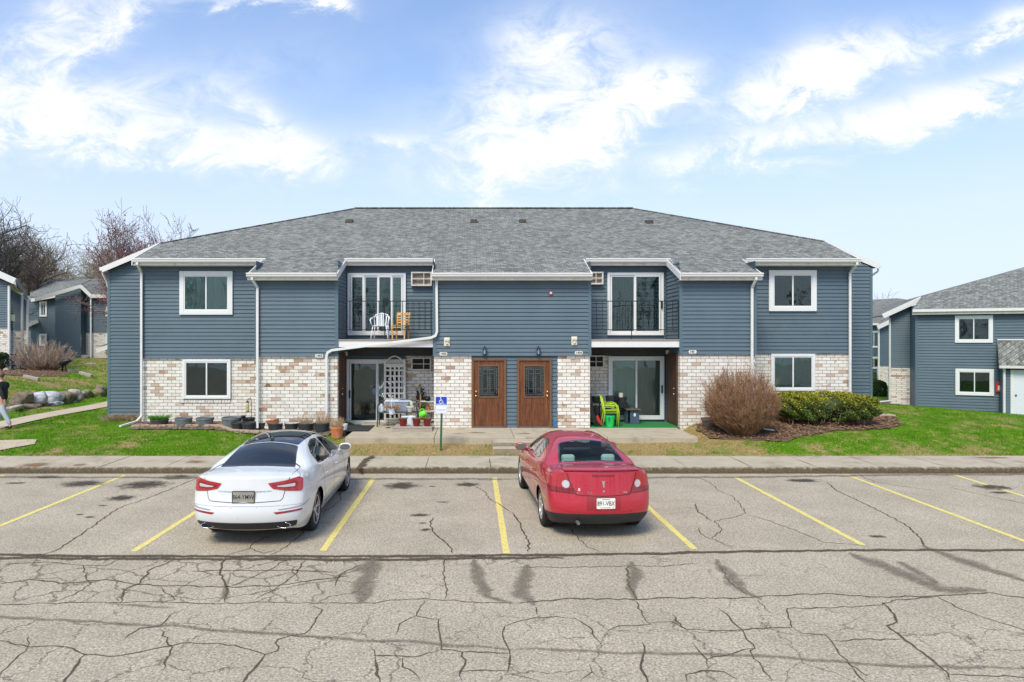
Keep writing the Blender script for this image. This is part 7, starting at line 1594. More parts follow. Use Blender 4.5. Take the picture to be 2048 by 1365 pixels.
# handicap sign
Ys = 17.62; x = U(882, Ys); zb = HT(x, Ys); rt = root('parking_sign', (x, Ys, zb), 'blue and white wheelchair parking sign on a green post', 'sign'); g = MB(); zt = V(793, Ys)
g.add([(x-.03, Ys, zb-.1), (x+.01, Ys, zb-.1), (x+.025, Ys, zb-.1), (x+.025, Ys+.03, zb-.1), (x-.045, Ys+.03, zb-.1), (x-.045, Ys, zb-.1)], []) if False else None
top = Vector((x+.028, Ys+.02, zt-.03)); g.bar((x-.012, Ys+.02, zb-.1), top, .045, .02); g.bar((x-.034, Ys+.03, zb-.1), top+Vector((-.022, .01, 0)), .012, .03); g.bar((x+.010, Ys+.03, zb-.1), top+Vector((.022, .01, 0)), .012, .03); g.build('post', M['green_post'], rt)
xc, zc = U(882.5, Ys), (V(793, Ys)+V(827.5, Ys))/2; w, h = .325/2, (V(793, Ys)-V(827.5, Ys))/2; g = MB(); P = round_poly([(-w, -h), (w, -h), (w, h), (-w, h)], .03); g.poly([(xc+p.x, Ys, zc+p.y) for p in P], (0, 1, 0), .004); so = g.build('sign_panel', M['sign_white'], rt)
g = MB(); P = round_poly([(-w+.014, -h*.02), (w-.014, -h*.02), (w-.014, h-.014), (-w+.014, h-.014)], .02); g.poly([(xc+p.x, Ys-.003, zc+p.y) for p in P], (0, 1, 0), .002); g.build('blue_field', M['sign_blue'], so)
g = MB(); t_ = .004; yy = Ys-.003
for a in ((-w+.012, w-.012, -h+.012, -h+.016), (-w+.012, -w+.016, -h+.016, -h*.05), (w-.016, w-.012, -h+.016, -h*.05)): g.box(xc+a[0], xc+a[1], yy, Ys, zc+a[2], zc+a[3])
for q in (.55, .62): 
    u = -w+.04
    while u < w-.05: l = .012+.02*r_.random(); g.box(xc+u, xc+u+l, yy, Ys, zc-h*q-.006, zc-h*q); u += l+.010
g.build('sign_print', M['sign_blue'], so)
g = MB(); cx_, cz = xc-.005, zc+h*.50; S_ = .15
def arcp(r, a0, a1, n=14, ox=0, oz=0): return [(cx_+ox+r*math.cos(R(a0+(a1-a0)*i/n)), Ys-.006, cz+oz+r*math.sin(R(a0+(a1-a0)*i/n))) for i in range(n+1)]
g.strip(arcp(.046, 120, 400, 20, 0, -.028), .014, .004); g.lathe((cx_-.012, Ys-.004, cz+.075), [(.001, 0), (.016, 0), (.016, -.003), (.001, -.003)], 12, 'y')
g.strip([(cx_-.012, Ys-.006, cz+.055), (cx_-.008, Ys-.006, cz-.005), (cx_+.032, Ys-.006, cz-.010), (cx_+.052, Ys-.006, cz-.062), (cx_+.068, Ys-.006, cz-.056)], .015, .004); g.strip([(cx_-.010, Ys-.006, cz+.03), (cx_+.028, Ys-.006, cz+.028)], .012, .004); g.build('wheelchair_symbol', M['sign_white'], so)
g = MB(); g.text('PARKING ONLY', .040, Matrix.Translation((xc, Ys-.005, zc+h*.07)) @ Matrix.Rotation(R(90), 4, 'X'), .001, .92, .0012); g.build('sign_lettering', M['sign_white'], so)
# kerb drain pipe
x, Y = G2(721, 946); g = MB(); g.lathe((x, Y-.06, .05), [(.045, 0), (.052, 0), (.052, .3), (.045, .3), (.045, 0)], 16, 'y', cap=False); o = g.build('drain_pipe', M['white_trim'], autosm=50); tag(o, 'short white drain pipe poking out of the kerb face', 'pipe')
# pale utility lid and green tray at the right
x, Y, z = GT(1762, 832); g = MB(); g.box(x-.32, x+.32, Y-.25, Y+.25, z, z+.05); tag(g.build('utility_lid', M['concrete'], bevel=.01), 'pale concrete lid in the grass beyond the clipped hedge', 'utility cover')
x, Y, z = GT(1531, 864); rt = root('downspout_tray', (x, Y, z), 'green and white splash tray lying beside the leafless bush', 'splash tray'); g = MB(); P = [Vector((-.22, .14, .10)), Vector((.20, -.08, .05)), Vector((.17, -.17, .05)), Vector((-.08, -.12, .08))]; P = [Vector((x, Y, z))+p for p in P]
g.add(P+[p-Vector((0, 0, .03)) for p in P], [(0, 1, 2, 3), (7, 6, 5, 4), (0, 4, 5, 1), (1, 5, 6, 2), (2, 6, 7, 3), (3, 7, 4, 0)]); g.build('tray', mat('tray_green', (.02, .09, .05), .5).name and M['tray_green'], rt); g = MB()
for i in range(4): g.bar(P[i]+Vector((0, 0, .012)), P[(i+1) % 4]+Vector((0, 0, .012)), .018, .018)
g.build('tray_rim', M['white_trim'], rt)
# ---- left patio
g = MB(); g.box(U(690, 20.6)-.15, U(748, 20.6), 19.45, 20.75, ZP+.003, ZP+.018); v = g.v; v[1] = (U(737, 19.45), 19.45, ZP+.003); v[5] = (U(737, 19.45), 19.45, ZP+.018); o = g.build('door_mat', M['mat_black']); tag(o, 'black rubber door mat before the lower left sliding door', 'mat')
z1 = ZP+.115; rt = root('wooden_step', ((U(785, 19.9)+XC0)/2, 19.9, ZP), 'low weathered wooden platform holding three red pots', 'platform'); xa, xb = U(784, 19.5), XC0-.01
for i in range(5): g = MB(); y_ = 19.45+.19*i; g.box(xa+(.03 if i else 0), xb, y_, y_+.18, z1-.025, z1); g.build('plank', M['wood_weathered'], rt, bevel=.004)
g = MB(); g.box(xa+.01, xb, 19.46, 19.49, ZP+.002, z1-.027); g.box(xa+.02, xa+.05, 19.495, 20.36, ZP+.002, z1-.027); g.build('frame', M['wood_weathered'], rt)
rl = ['glossy dark red pot at the left end of the wooden platform', 'glossy dark red pot in the middle of the platform', 'glossy dark red pot below the lime watering can']
for px, l in zip((806, 833, 854.5), rl): pot(px, 853.5, 17, 15.5, 'glossy_red', l, zz=z1, Y=19.80, group='red pots on the platform', taper=.68, plant=('dry_stem', .07, 25), seed=int(px))
g = MB(); x, Y, z = U(844, 19.95), 19.95, V(838, 19.95); rt = root('watering_can', (x, Y, z), 'lime green plastic watering can lying across the red pots', 'watering can')
g.lathe((0, 0, 0), [(.001, 0), (.085, 0), (.10, .03), (.105, .16), (.085, .20), (.03, .215), (.001, .215)], 20, cap=False); g.tube([(.09, 0, .05), (.17, 0, .12), (.22, 0, .23)], [.03, .02, .016], 8)
Mx = Matrix.Translation((x-.06, Y, z+.09)) @ Matrix.Rotation(R(62), 4, 'Y'); g.v = [tuple(Mx @ Vector(v)) for v in g.v]; g.build('can_body', M['can_green'], rt, autosm=45)
g = MB(); g.tube([(-.09, 0, .03), (-.16, 0, .08), (-.15, 0, .17), (-.05, 0, .22)], .014, 8); g.v = [tuple(Mx @ Vector(v)) for v in g.v]; g.build('handle', M['can_green'], rt, smooth=True)
# bench
yb0, yb1 = 20.45, 20.95; xa, xb = U(754, 20.5), U(836, 20.5); zs = V(825, 20.5); rt = root('garden_bench', ((xa+xb)/2, 20.7, ZP), 'black metal garden bench crowded with garden things', 'bench'); bmt = 'bench_metal'; mat(bmt, (.05, .06, .07), .5, var=.2)
g = MB(); 
for i in range(6): g.box(xa, xb, yb0+.085*i, yb0+.085*i+.06, zs-.02, zs)
g.build('seat', M[bmt], rt, bevel=.004)
for x in (xa+.02, xb-.02):
    for y_ in (yb0+.03, yb1-.02): g = MB(); g.tube([(x, y_, zs-.02), (x+(.01 if x > 0 else -.01), y_, ZP)], .02, 8); g.build('leg', M[bmt], rt)
    g = MB(); g.tube([(x, yb0+.02, zs), (x, yb0-.02, zs+.14), (x, yb0+.05, zs+.22), (x, yb1, zs+.24)], .018, 8); g.build('armrest', M[bmt], rt, smooth=True)
g = MB(); zt = V(799, 20.9)
pts = [(xa, yb1, zs), (xa, yb1, zs+.28)]+[(xa+(xb-xa)*i/10, yb1, zs+.28+(zt-zs-.28)*math.sin(math.pi*i/10)**.6) for i in range(1, 10)]+[(xb, yb1, zs+.28), (xb, yb1, zs)]; g.tube(pts, .018, 8)
for i in range(1, 16): u = i/16; X = xa+(xb-xa)*u; g.tube([(X, yb1, zs), (X+.03*math.sin(i*2), yb1, zs+.28+(zt-zs-.3)*math.sin(math.pi*u)**.6)], .007, 5)
for q in (.12, .22):
    g.tube([(xa+(xb-xa)*i/30, yb1, zs+q+.03*math.sin(i*1.2)) for i in range(31)], .007, 5)
g.build('backrest', M[bmt], rt, smooth=True)
# tub, jug, urn on the bench
xa2, xb2 = U(773, 20.8), U(818, 20.8); z0 = zs; z9 = V(800, 20.8); rt = root('storage_tub', ((xa2+xb2)/2, 20.75, z0), 'translucent blue plastic storage tub standing on the bench', 'storage tub'); g = MB(); zt_ = z9-.05
g.add([(xa2+.03, 20.6, z0+.002), (xb2-.03, 20.6, z0+.002), (xb2-.03, 20.9, z0+.002), (xa2+.03, 20.9, z0+.002), (xa2, 20.57, zt_), (xb2, 20.57, zt_), (xb2, 20.93, zt_), (xa2, 20.93, zt_)], [(0,3,2,1),(0,1,5,4),(1,2,6,5),(2,3,7,6),(3,0,4,7)]); g.build('tub', M['sky_bin'], rt, bevel=.01)
g = MB(); g.box(xa2-.015, xb2+.015, 20.555, 20.945, zt_, zt_+.035); g.build('rim', mat('tub_rim', (.48, .55, .66), .4), rt, bevel=.01); g = MB(); g.box(xa2-.02, xa2+.42, 20.56, 20.94, zt_+.036, zt_+.052); g.build('lid', M['white_trim'], rt, bevel=.005)
x, Y = U(763, 20.62), 20.62; g = MB(); rt = root('water_jug', (x, Y, zs), 'pale translucent water jug at the left end of the bench', 'jug'); g.lathe((x, Y, zs+.002), [(.085, 0), (.09, .02), (.09, .15), (.06, .20), (.03, .23), (.03, .25)], 16); g.build('jug_body', mat('jug', (.55, .62, .68), .3), rt, smooth=True); g = MB(); g.tube([(x-.02, Y-.08, zs+.20), (x-.04, Y-.11, zs+.15), (x-.03, Y-.095, zs+.08)], .012, 6); g.build('handle', M['jug'], rt, smooth=True)
x, Y = U(820, 20.6), 20.6; pot(820, 823, 17, 12, 'cream', 'cream footed urn on the right end of the bench', 'garden_urn', zz=zs, Y=20.6, taper=.5, cat='urn')
g = MB(); g.lathe((0, 0, 0), [(.001, 0), (.10, .0), (.105, .012), (.001, .014)], 20, 'y', cap=False); g.v = [(a+x-.03, b+Y+.12, c+zs+.25) for a, b, c in g.v]; tag(g.build('garden_plate', mat('plate_green', (.62, .68, .52), .4), autosm=40), 'round pale green plate standing up behind the cream urn', 'plate')
# hanging basket on a wire stand
x, Y = U(784, 20.2), 20.2; zt = V(817, Y); zb2 = V(829, Y); rt = root('plant_stand', (x, Y, ZP), 'thin black wire plant stand under the white basket', 'plant stand'); g = MB(); g.tube([(x-.12, Y, ZP+.01), (x-.12, Y, zb2-.01), (x, Y, zb2-.02)], .008, 6); g.tube([(x-.12+.07*math.cos(t), Y+.07*math.sin(t), ZP+.01) for t in [k*.524 for k in range(13)]], .007, 5, False); g.tube([(x+.11*math.cos(t), Y+.11*math.sin(t), zb2-.012) for t in [k*.524 for k in range(13)]], .007, 5, False); g.tube([(x-.12, Y, zb2-.015), (x+.11, Y, zb2-.015)], .006, 5); g.build('stand_frame', M['black_metal'], rt)
rt = root('hanging_basket', (x, Y, zb2), 'white hanging basket with dead tan plant and its hook sticking up', 'hanging basket'); g = MB(); r = 8/F*Y; h = zt-zb2; g.lathe((x, Y, zb2), [(r*.68, 0), (r*.92, h*.9), (r*1.05, h*.9), (r*1.05, h), (r*.9, h)], 24, cap=False); g.lathe((x, Y, zb2), [(.001, 0), (r*.68, .001)], 24, cap=False); g.lathe((x, Y, zb2), [(.001, h*.9), (r*.9, h*.9)], 24, cap=False); g.build('basket', M['white_plastic'], rt, autosm=40)
g = MB(); 
for k in range(3): t = k*2.094+.5; g.tube([(x+r*math.cos(t), Y+r*math.sin(t), zt), (x, Y, V(796, Y))], .006, 5)
g.tube([(x, Y, V(796, Y)), (x, Y, V(793, Y)), (x+.02, Y, V(791, Y)), (x+.035, Y, V(794, Y))], .008, 6); g.build('hanger', M['white_plastic'], rt)
tuft(rt, x, Y, zt-.01, 160, .14, .34, 'dry_stem', 5, name='plant', up=.9); tuft(rt, x+.15, Y, zt-.10, 60, .14, .2, 'dry_stem', 6, name='trailing_plant', up=.6)
# trellis
Y = 21.45; rt = root('trellis', (U(789, Y), Y, ZP), 'tall white trellis with an arched top leaning over the lower left sliding door', 'trellis'); mt = M['trellis'] if 'trellis' in M else mat('trellis', (.62, .58, .53), .6, var=.1)
xa, xb = U(768, Y), U(811, Y); z0 = ZP; z9 = V(722, Y); g = MB(); w = .07
for x in (xa, xb-w): g.box(x, x+w, Y-.03, Y+.01, z0, z9); g.sphere((x+w/2, Y-.01, z9+.03), .045, 8)
g.build('frame', mt, rt, bevel=.005); g = MB()
pts = [(xa+w/2+(xb-xa-w)*i/12, Y-.01, V(726, Y)+(V(713, Y)-V(726, Y))*math.sin(math.pi*i/12)) for i in range(13)]; g.strip(pts, .04, .03); g.box(xa+w, xb-w, Y-.028, Y+.008, V(735, Y), V(728, Y)); g.build('arch', mt, rt)
g = MB()
for py in (741, 752.5, 764, 775.5, 787, 798, 826, 838): g.box(xa+w, xb-w, Y-.024, Y-.004, V(py+1.6, Y), V(py-1.6, Y))
for i in range(1, 4): X = xa+w+(xb-xa-2*w)*i/4; g.box(X-.03, X+.03, Y-.020, Y-.0, V(839, Y), V(735, Y))
g.build('lattice', mt, rt)
# wall flower ornament, wire rack with kettle, bucket
x, Y = U(834, 21.6), 21.6; z = V(772, Y); rt = root('wall_ornament', (x, Y, z-.3), 'white flower shaped ornament on a black wire stem against the brick', 'ornament'); g = MB(); g.lathe((x, Y, z-.06), [(.02, 0), (.07, .05), (.11, .13), (.10, .13), (.05, .06)], 10); g.build('flower', M['cream'], rt)
g = MB(); g.tube([(x, Y, z-.06), (x, Y, z-.30), (x+.12, Y-.02, z-.38), (x+.2, Y-.03, z-.55)], .009, 6)
for k in range(7): a = k*.9; g.tube([(x, Y-.01, z-.02), (x+.13*math.cos(a), Y-.03, z+.02+.13*math.sin(a)*.7)], .004, 4)
g.build('stem', M['black_metal'], rt)
g = MB(); r_ = random.Random(8)
for i in range(60): p = Vector((x+.12+r_.gauss(0, .07), Y-.06, z-.35+r_.gauss(0, .10))); a = Vector((r_.uniform(-.05, .05), 0, r_.uniform(-.05, .05))); b = Vector((a.z, .02, -a.x)); g.add([p-a, p+b, p+a, p-b], [(0, 1, 2, 3)])
g.build('dark_leaves', M['mat_black'], rt, fixn=False)
x0, x1, Y = U(841, 21.3), U(866, 21.3), 21.3; x1 = XC0-.04; rt = root('wire_rack', ((x0+x1)/2, Y, ZP), 'wire plant rack crowded with pots beside the brick pillar', 'rack'); g = MB()
for z in (V(840, Y), V(822, Y), V(803, Y)):
    for k in range(6): g.tube([(x0, Y-.15+.06*k, z), (x1, Y-.15+.06*k, z)], .006, 5)
    for X in (x0, x1): g.tube([(X, Y-.16, z), (X, Y+.16, z)], .008, 5)
g.build('shelf', M['aged_gutter'], rt); g = MB()
for X in (x0, x1):
    for y_ in (Y-.16, Y+.16): g = MB(); g.tube([(X, y_, ZP), (X, y_, V(788, Y))], .010, 6); g.build('upright', M['wood_chair'], rt)
for i, (px, py, w, h, mt_, lb, pl) in enumerate([(845, 822, 10, 9, 'soil', 'small dark pot on the middle shelf of the wire rack', ('green_blade', .12, 30)), (858, 840, 13, 12, 'barrel', 'blue grey pot on the lowest shelf of the wire rack', None), (846, 840, 9, 10, 'black_pot', 'small black pot on the lowest shelf of the wire rack', None), (857, 822, 10, 8, 'terracotta', 'small terracotta pot on the middle shelf of the wire rack', ('dry_stem', .1, 30))]): pot(px, py, w, h, mt_, lb, Y=Y, zz=V(py, Y)+.007, plant=pl, seed=i)
x, z = U(855, Y), V(803, Y); rt = root('kettle', (x, Y, z), 'black round kettle on the top shelf of the wire rack', 'kettle'); g = MB(); g.lathe((x, Y, z+.007), [(.05, 0), (.10, .04), (.105, .09), (.08, .14), (.02, .16)], 16); g.build('kettle_body', M['black_metal'], rt, smooth=True); g = MB(); g.tube([(x-.07, Y, z+.13), (x-.05, Y, z+.22), (x+.05, Y, z+.22), (x+.07, Y, z+.13)], .009, 6); g.build('handle', M['black_metal'], rt, smooth=True)
pot(821, 852, 15, 17, 'white_plastic', 'white bucket between the left and middle red pots', 'bucket', Y=20.15, zz=z1+0.001, taper=.85, cat='bucket', soil=False)
g = MB(); z = V(833, 20.2); g.box(U(803, 20.2), U(831, 20.2), 20.06, 20.34, z-.02, z); g.build
o = g.build('tray', M['white_plastic'], bevel=.005); tag(o, 'flat white tray with blue tape lying across the white bucket', 'tray')
g = MB(); g.box(U(815, 20.05), U(821, 20.05), 20.05, 20.058, z-.022, z+.002); q = g.build('blue_tape', mat('tape_blue', (.02, .16, .5), .5)); q.parent = o; q.location = Vector(WL[q.name])-Vector(WL[o.name])
# ---- balcony chairs
zf = zBF1+.013; Y = 21.0
def plastic_chair(x, Y, z, mt, nm, lb, arms=True, rz=0, sc=1.0, grp=None):
    rt = root(nm, (0, 0, 0), lb, 'chair', grp); m = M[mt]
    g = MB(); g.add([(-.22,-.22,.42),(.22,-.22,.42),(.20,.20,.40),(-.20,.20,.40),(-.22,-.22,.445),(.22,-.22,.445),(.20,.20,.425),(-.20,.20,.425)], [(0,3,2,1),(4,5,6,7),(0,1,5,4),(1,2,6,5),(2,3,7,6),(3,0,4,7)]); g.build('seat', m, rt, bevel=.01)
    for sx in (-1, 1):
        for sy, tx, ty in ((-1, .27, -.26), (1, .24, .27)): g = MB(); g.tube([(sx*.21, sy*.20, .43), (sx*tx, ty, 0)], [.026, .018], 6); g.build('leg', m, rt, smooth=True)
        g = MB(); g.tube([(sx*.25, -.24, .44), (sx*.29, -.25, .60), (sx*.29, -.15, .655), (sx*.28, .10, .67), (sx*.235, .24, .74)], [.018, .022, .024, .024, .022], 6); g.build('armrest', m, rt, smooth=True)
    g = MB(); pts = [(-.21, .20, .43), (-.235, .25, .66), (-.19, .285, .79), (0, .30, .84), (.19, .285, .79), (.235, .25, .66), (.21, .20, .43)]; g.tube(pts, .02, 6)
    for i in range(-3, 4): X = i*.052; g.bar((X*.9, .205, .43), (X, .285, .82-.05*abs(i)/3*1.2), .030, .008, up=(0, 1, 0))
    g.build('backrest', m, rt, smooth=False); rt.location = (x, Y, z); rt.rotation_euler = (0, 0, rz); rt.scale = (sc,)*3; return rt
plastic_chair(U(761, Y), Y, zf, 'white_plastic', 'plastic_chair', 'white moulded plastic armchair on the left balcony')
x = U(801, Y); rt = root('wooden_chair', (0, 0, 0), 'orange brown wooden chair beside the white one on the left balcony', 'chair'); wc = M['wood_chair']
g = MB(); g.box(-.22, .22, -.21, .21, .43, .455); g.build('seat', wc, rt, bevel=.006)
for sx in (-1, 1):
    g = MB(); g.box(sx*.20-.02, sx*.20+.02, -.205, -.165, 0, .43); g.build('leg', wc, rt); g = MB(); g.bar((sx*.20, .19, 0), (sx*.20, .19, .43), .04, .04); g.build('leg', wc, rt)
    g = MB(); g.bar((sx*.20, .215, .43), (sx*.20, .27, .84), .035, .03, up=(0, 1, 0)); g.build('back_post', wc, rt)
g = MB(); g.box(-.24, .24, .25, .275, .76, .86); g.build('top_rail', wc, rt, bevel=.01); g = MB()
for z in (.52, .60, .68): g.box(-.18, .18, .235, .255, z, z+.045)
g.build('back_slats', wc, rt); g = MB()
for y_ in (-.185, .19): g.box(-.18, .18, y_-.012, y_+.012, .36, .40)
g.box(-.18, .18, -.197, -.173, .18, .21); g.build('stretcher', wc, rt); rt.location = (x, Y, zf); rt.rotation_euler = (0, 0, R(-14))
# ---- right patio
g = MB(); g.box(XC1+.02, XB0-.02, 20.28, YR-.1, ZP+.002, ZP+.014); o = g.build('turf_carpet', M['turf_carpet']); tag(o, 'bright green artificial turf carpet on the right patio', 'carpet')
lm_ = 'lime'
def lime_chair(x, y, z, rz, lb, grp):
    rt = root('metal_chair', (0, 0, 0), lb, 'chair', grp); m = M[lm_]
    for sx in (-1, 1):
        g = MB(); g.tube([(sx*.25, -.22, 0), (sx*.245, -.24, .44), (sx*.245, -.20, .62), (sx*.245, -.10, .655), (sx*.245, .16, .64)], .014, 7); g.build('leg', m, rt, smooth=True)
        g = MB(); g.tube([(sx*.24, .26, 0), (sx*.235, .19, .44), (sx*.225, .28, .88)], .014, 7); g.build('leg', m, rt, smooth=True)
        g = MB(); g.tube([(sx*.20, -.16, .50), (sx*.235, .02, .60), (sx*.235, .2, .60)], .010, 6); g.build('armrest', m, rt, smooth=True)
    g = MB(); g.add([(-.23, -.22, .43), (.23, -.22, .43), (.22, .20, .41), (-.22, .20, .41), (-.23, -.22, .44), (.23, -.22, .44), (.22, .20, .42), (-.22, .20, .42)], [(0,3,2,1),(4,5,6,7),(0,1,5,4),(1,2,6,5),(2,3,7,6),(3,0,4,7)]); g.build('seat', m, rt, bevel=.005)
    g = MB(); g.tube([(-.225, .28, .88), (-.12, .295, .91), (.12, .295, .91), (.225, .28, .88)], .014, 7)
    for i in range(-5, 6): g.bar((i*.038, .20, .44), (i*.038, .285, .89), .026, .004, up=(0, 1, 0))
    g.build('backrest', m, rt); rt.location = (x, y, z); rt.rotation_euler = (0, 0, rz)
gx = 'stacked lime metal chairs'; lime_chair(U(1222, 20.65), 20.62, ZP+.015, R(78), 'lime green metal armchair at the bottom of the stack over the green bucket', gx); lime_chair(U(1222, 20.65)-.05, 20.64, ZP+.075, R(79), 'lime green metal armchair nested on top of its twin', gx)
pot(1220, 857, 19, 23, 'bucket_green', 'bright green plastic bucket marked with a 5 under the lime chairs', 'bucket', zz=ZP+.015, Y=20.42, taper=.82, cat='bucket', soil=False)
bo = [o for o in bpy.data.objects if o.name.startswith('bucket') and o.type == 'EMPTY' and 'marked' in o.get('label', '')][0]; g = MB(); g.text('5', .17, Matrix.Translation((U(1219, 20.2), 20.262, ZP+.26)) @ Matrix.Rotation(R(90), 4, 'X'), .004, 1.0, .004); g.build('number_mark', M['bench_blue'], bo)
xs_, Y = U(1264, 21.25), 21.2; z0 = ZP+.015; rt = root('stool', (xs_, Y, z0), 'dark blue wooden bench stool with a pale leaf shaped cut out', 'stool'); g = MB(); xa, xb = U(1251, 21.1), U(1279, 21.1); zt = V(819, 21.0); g.box(xa-.0, xb+.02, 20.95, 21.45, zt-.03, zt); g.build('seat', M['bench_top'], rt, bevel=.006)
g = MB(); g.box(U(1260, 21.05), xb-.03, 21.02, 21.05, z0, zt-.032); g.build('side_panel', M['bench_blue'], rt); g = MB(); g.box(xa+.03, xa+.06, 21.06, 21.40, z0, zt-.032); g.box(xa+.061, xb-.04, 21.36, 21.39, z0+.1, zt-.032); g.build('side_panel', M['bench_blue'], rt)
g = MB(); xm, zm = (U(1260, 21.05)+xb-.03)/2, V(830, 21.0); g.poly([(xm+.035*math.cos(t)*(1-.3*math.sin(t)), 21.012, zm+.06*math.sin(t)) for t in [k*.524 for k in range(12)]], (0, 1, 0), .006); g.build('leaf_cutout', M['white_trim'], rt)
for i, (px, pyb, w, h, yy, lb) in enumerate([(1221, 830, 21, 13, 21.3, 'lowest of three stacked black planters by the lower right door'), (1221, 818, 22, 13, 21.3, 'middle of three stacked black planters by the lower right door'), (1221, 804, 21, 12, 21.3, 'top one of three stacked black planters by the lower right door')]): pot(px, pyb, w, h, 'black_pot', lb, Y=yy, zz=V(pyb, yy)-.0, group='stack of black planters', soil=(i == 2), taper=.8)
rt = root('crate_stand', (U(1221, 21.3), 21.3, z0), 'dark low crate under the stacked black planters', 'crate'); g = MB(); xa, xb = U(1212, 21.3), U(1231, 21.3); zz_ = V(830, 21.3)-.004
for X in (xa, xb-.03):
    for y_ in (21.15, 21.42): g = MB(); g.box(X, X+.03, y_, y_+.03, z0, zz_); g.build('leg', M['black_metal'], rt)
g = MB(); g.box(xa, xb, 21.15, 21.45, zz_-.02, zz_) ; g.build('top', M['black_metal'], rt)
rt = root('folding_stand', (U(1243, 21.4), 21.4, z0), 'black metal stand on thin legs holding a planter before the lower right door', 'stand'); xa, xb, Y = U(1234, 21.4), U(1254, 21.4), 21.35; zt = V(806, Y); g = MB()
for X, s_ in ((xa, 1), (xb, -1)): g.tube([(X, Y-.1, zt), (X+s_*.09, Y-.1, zt-.25), (X+s_*.03, Y-.1, z0)], .010, 6); g.tube([(X, Y+.1, zt), (X+s_*.09, Y+.1, zt-.25), (X+s_*.03, Y+.1, z0)], .010, 6)
g.tube([(xa, Y-.1, zt), (xb, Y-.1, zt)], .012, 6); g.tube([(xa, Y+.1, zt), (xb, Y+.1, zt)], .012, 6); g.build('frame', M['black_metal'], rt); g = MB(); g.box(xa, xb, Y-.1, Y+.1, zt-.16, zt-.013); g.build('apron', M['black_metal'], rt)
pot(1244, 805, 19, 11, 'black_pot', 'black planter on the thin legged stand, holding a pale candle', Y=Y, zz=zt+.012, taper=.75); g = MB(); g.lathe((U(1242, Y), Y, V(797, Y)), [(.07, 0), (.07, .17), (.06, .175)], 16); tag(g.build('candle', M['cream'], autosm=40), 'short pale candle standing in the black planter', 'candle')
pot(1192, 803, 18, 10, 'black_pot', 'black pot with a bare branch against the shaded brick', Y=21.2, zz=V(803, 21.2), soil=True); bp_ = [o for o in bpy.data.objects if o.type == 'EMPTY' and 'bare branch against' in o.get('label', '')][0]
g = MB(); Y = 21.2; g.tube([PX(1194, 797, Y), PX(1191, 780, Y), PX(1188, 768, Y), PX(1191, 757, Y)], [.02, .016, .012, .006], 6)
for P in ([(1190, 770), (1197, 760), (1198, 748)], [(1188, 768), (1184, 757), (1186, 745)], [(1191, 762), (1200, 764), (1205, 759)], [(1190, 758), (1189, 750)]): g.tube([PX(a, b, Y) for a, b in P], [.008, .006, .003], 5)
g.build('branch', M['wood_weathered'], bp_)
for i, (px, pyb, w, h) in enumerate([(1194, 824, 15, 12), (1193, 838, 14, 13)]): pot(px, pyb, w, h, 'black_pot', ['upper dark pot stacked behind the lime chairs by the brick pillar', 'lower dark pot stacked behind the lime chairs by the brick pillar'][i], Y=21.0, zz=V(pyb, 21.0), taper=.8)
rt = root('pot_shelf', (U(1193, 21.1), 21.1, z0), 'narrow dark shelf holding pots in the corner by the brick pillar', 'shelf'); g = MB(); xa, xb = XC1+.03, U(1203, 21.1)
for X in (xa, xb-.03):
    for y_ in (20.9, 21.3): g = MB(); g.box(X, X+.03, y_, y_+.03, z0, V(804, 21.1)); g.build('upright', M['black_metal'], rt)
for py in (804.5, 825, 839): g = MB(); g.box(xa, xb, 20.9, 21.33, V(py, 21.1)-.012, V(py, 21.1)-.002); g.build('shelf_board', M['black_metal'], rt)
for k, (a, lb) in enumerate([(0, 'outermost black hoop leaning against the brick pillar'), (4, 'middle black hoop leaning against the brick pillar'), (8, 'innermost black hoop leaning by the red sled')]):
    g = MB(); P = [(1180+a*.3, 788+a), (1181+a*.4, 810), (1183+a*.6, 830), (1188+a, 846), (1196+a*1.2, 856.5)]; g.tube([PX(px, py, 20.42+k*.05) for px, py in P], .022, 8); tag(g.build('garden_hose', M['rubber'], smooth=True), lb, 'hoop', 'black hoops by the pillar')
g = MB(); P = [(1193, 833), (1196, 831), (1199, 836), (1203, 847), (1207, 856), (1203, 857), (1197, 851), (1193, 843)]; g.poly([PX(px, py, 20.6) for px, py in P], (0, 1, 0), .03); rt = root('toy_shovel', (U(1200, 20.6), 20.6, ZP+.015), 'red plastic shovel blade standing behind the lime chair legs', 'shovel'); g.build('blade', M['red_plastic'], rt, bevel=.008); g = MB(); g.tube([PX(1196, 834, 20.62), PX(1191, 812, 20.7)], .014, 6); g.build('handle', M['black_metal'], rt)
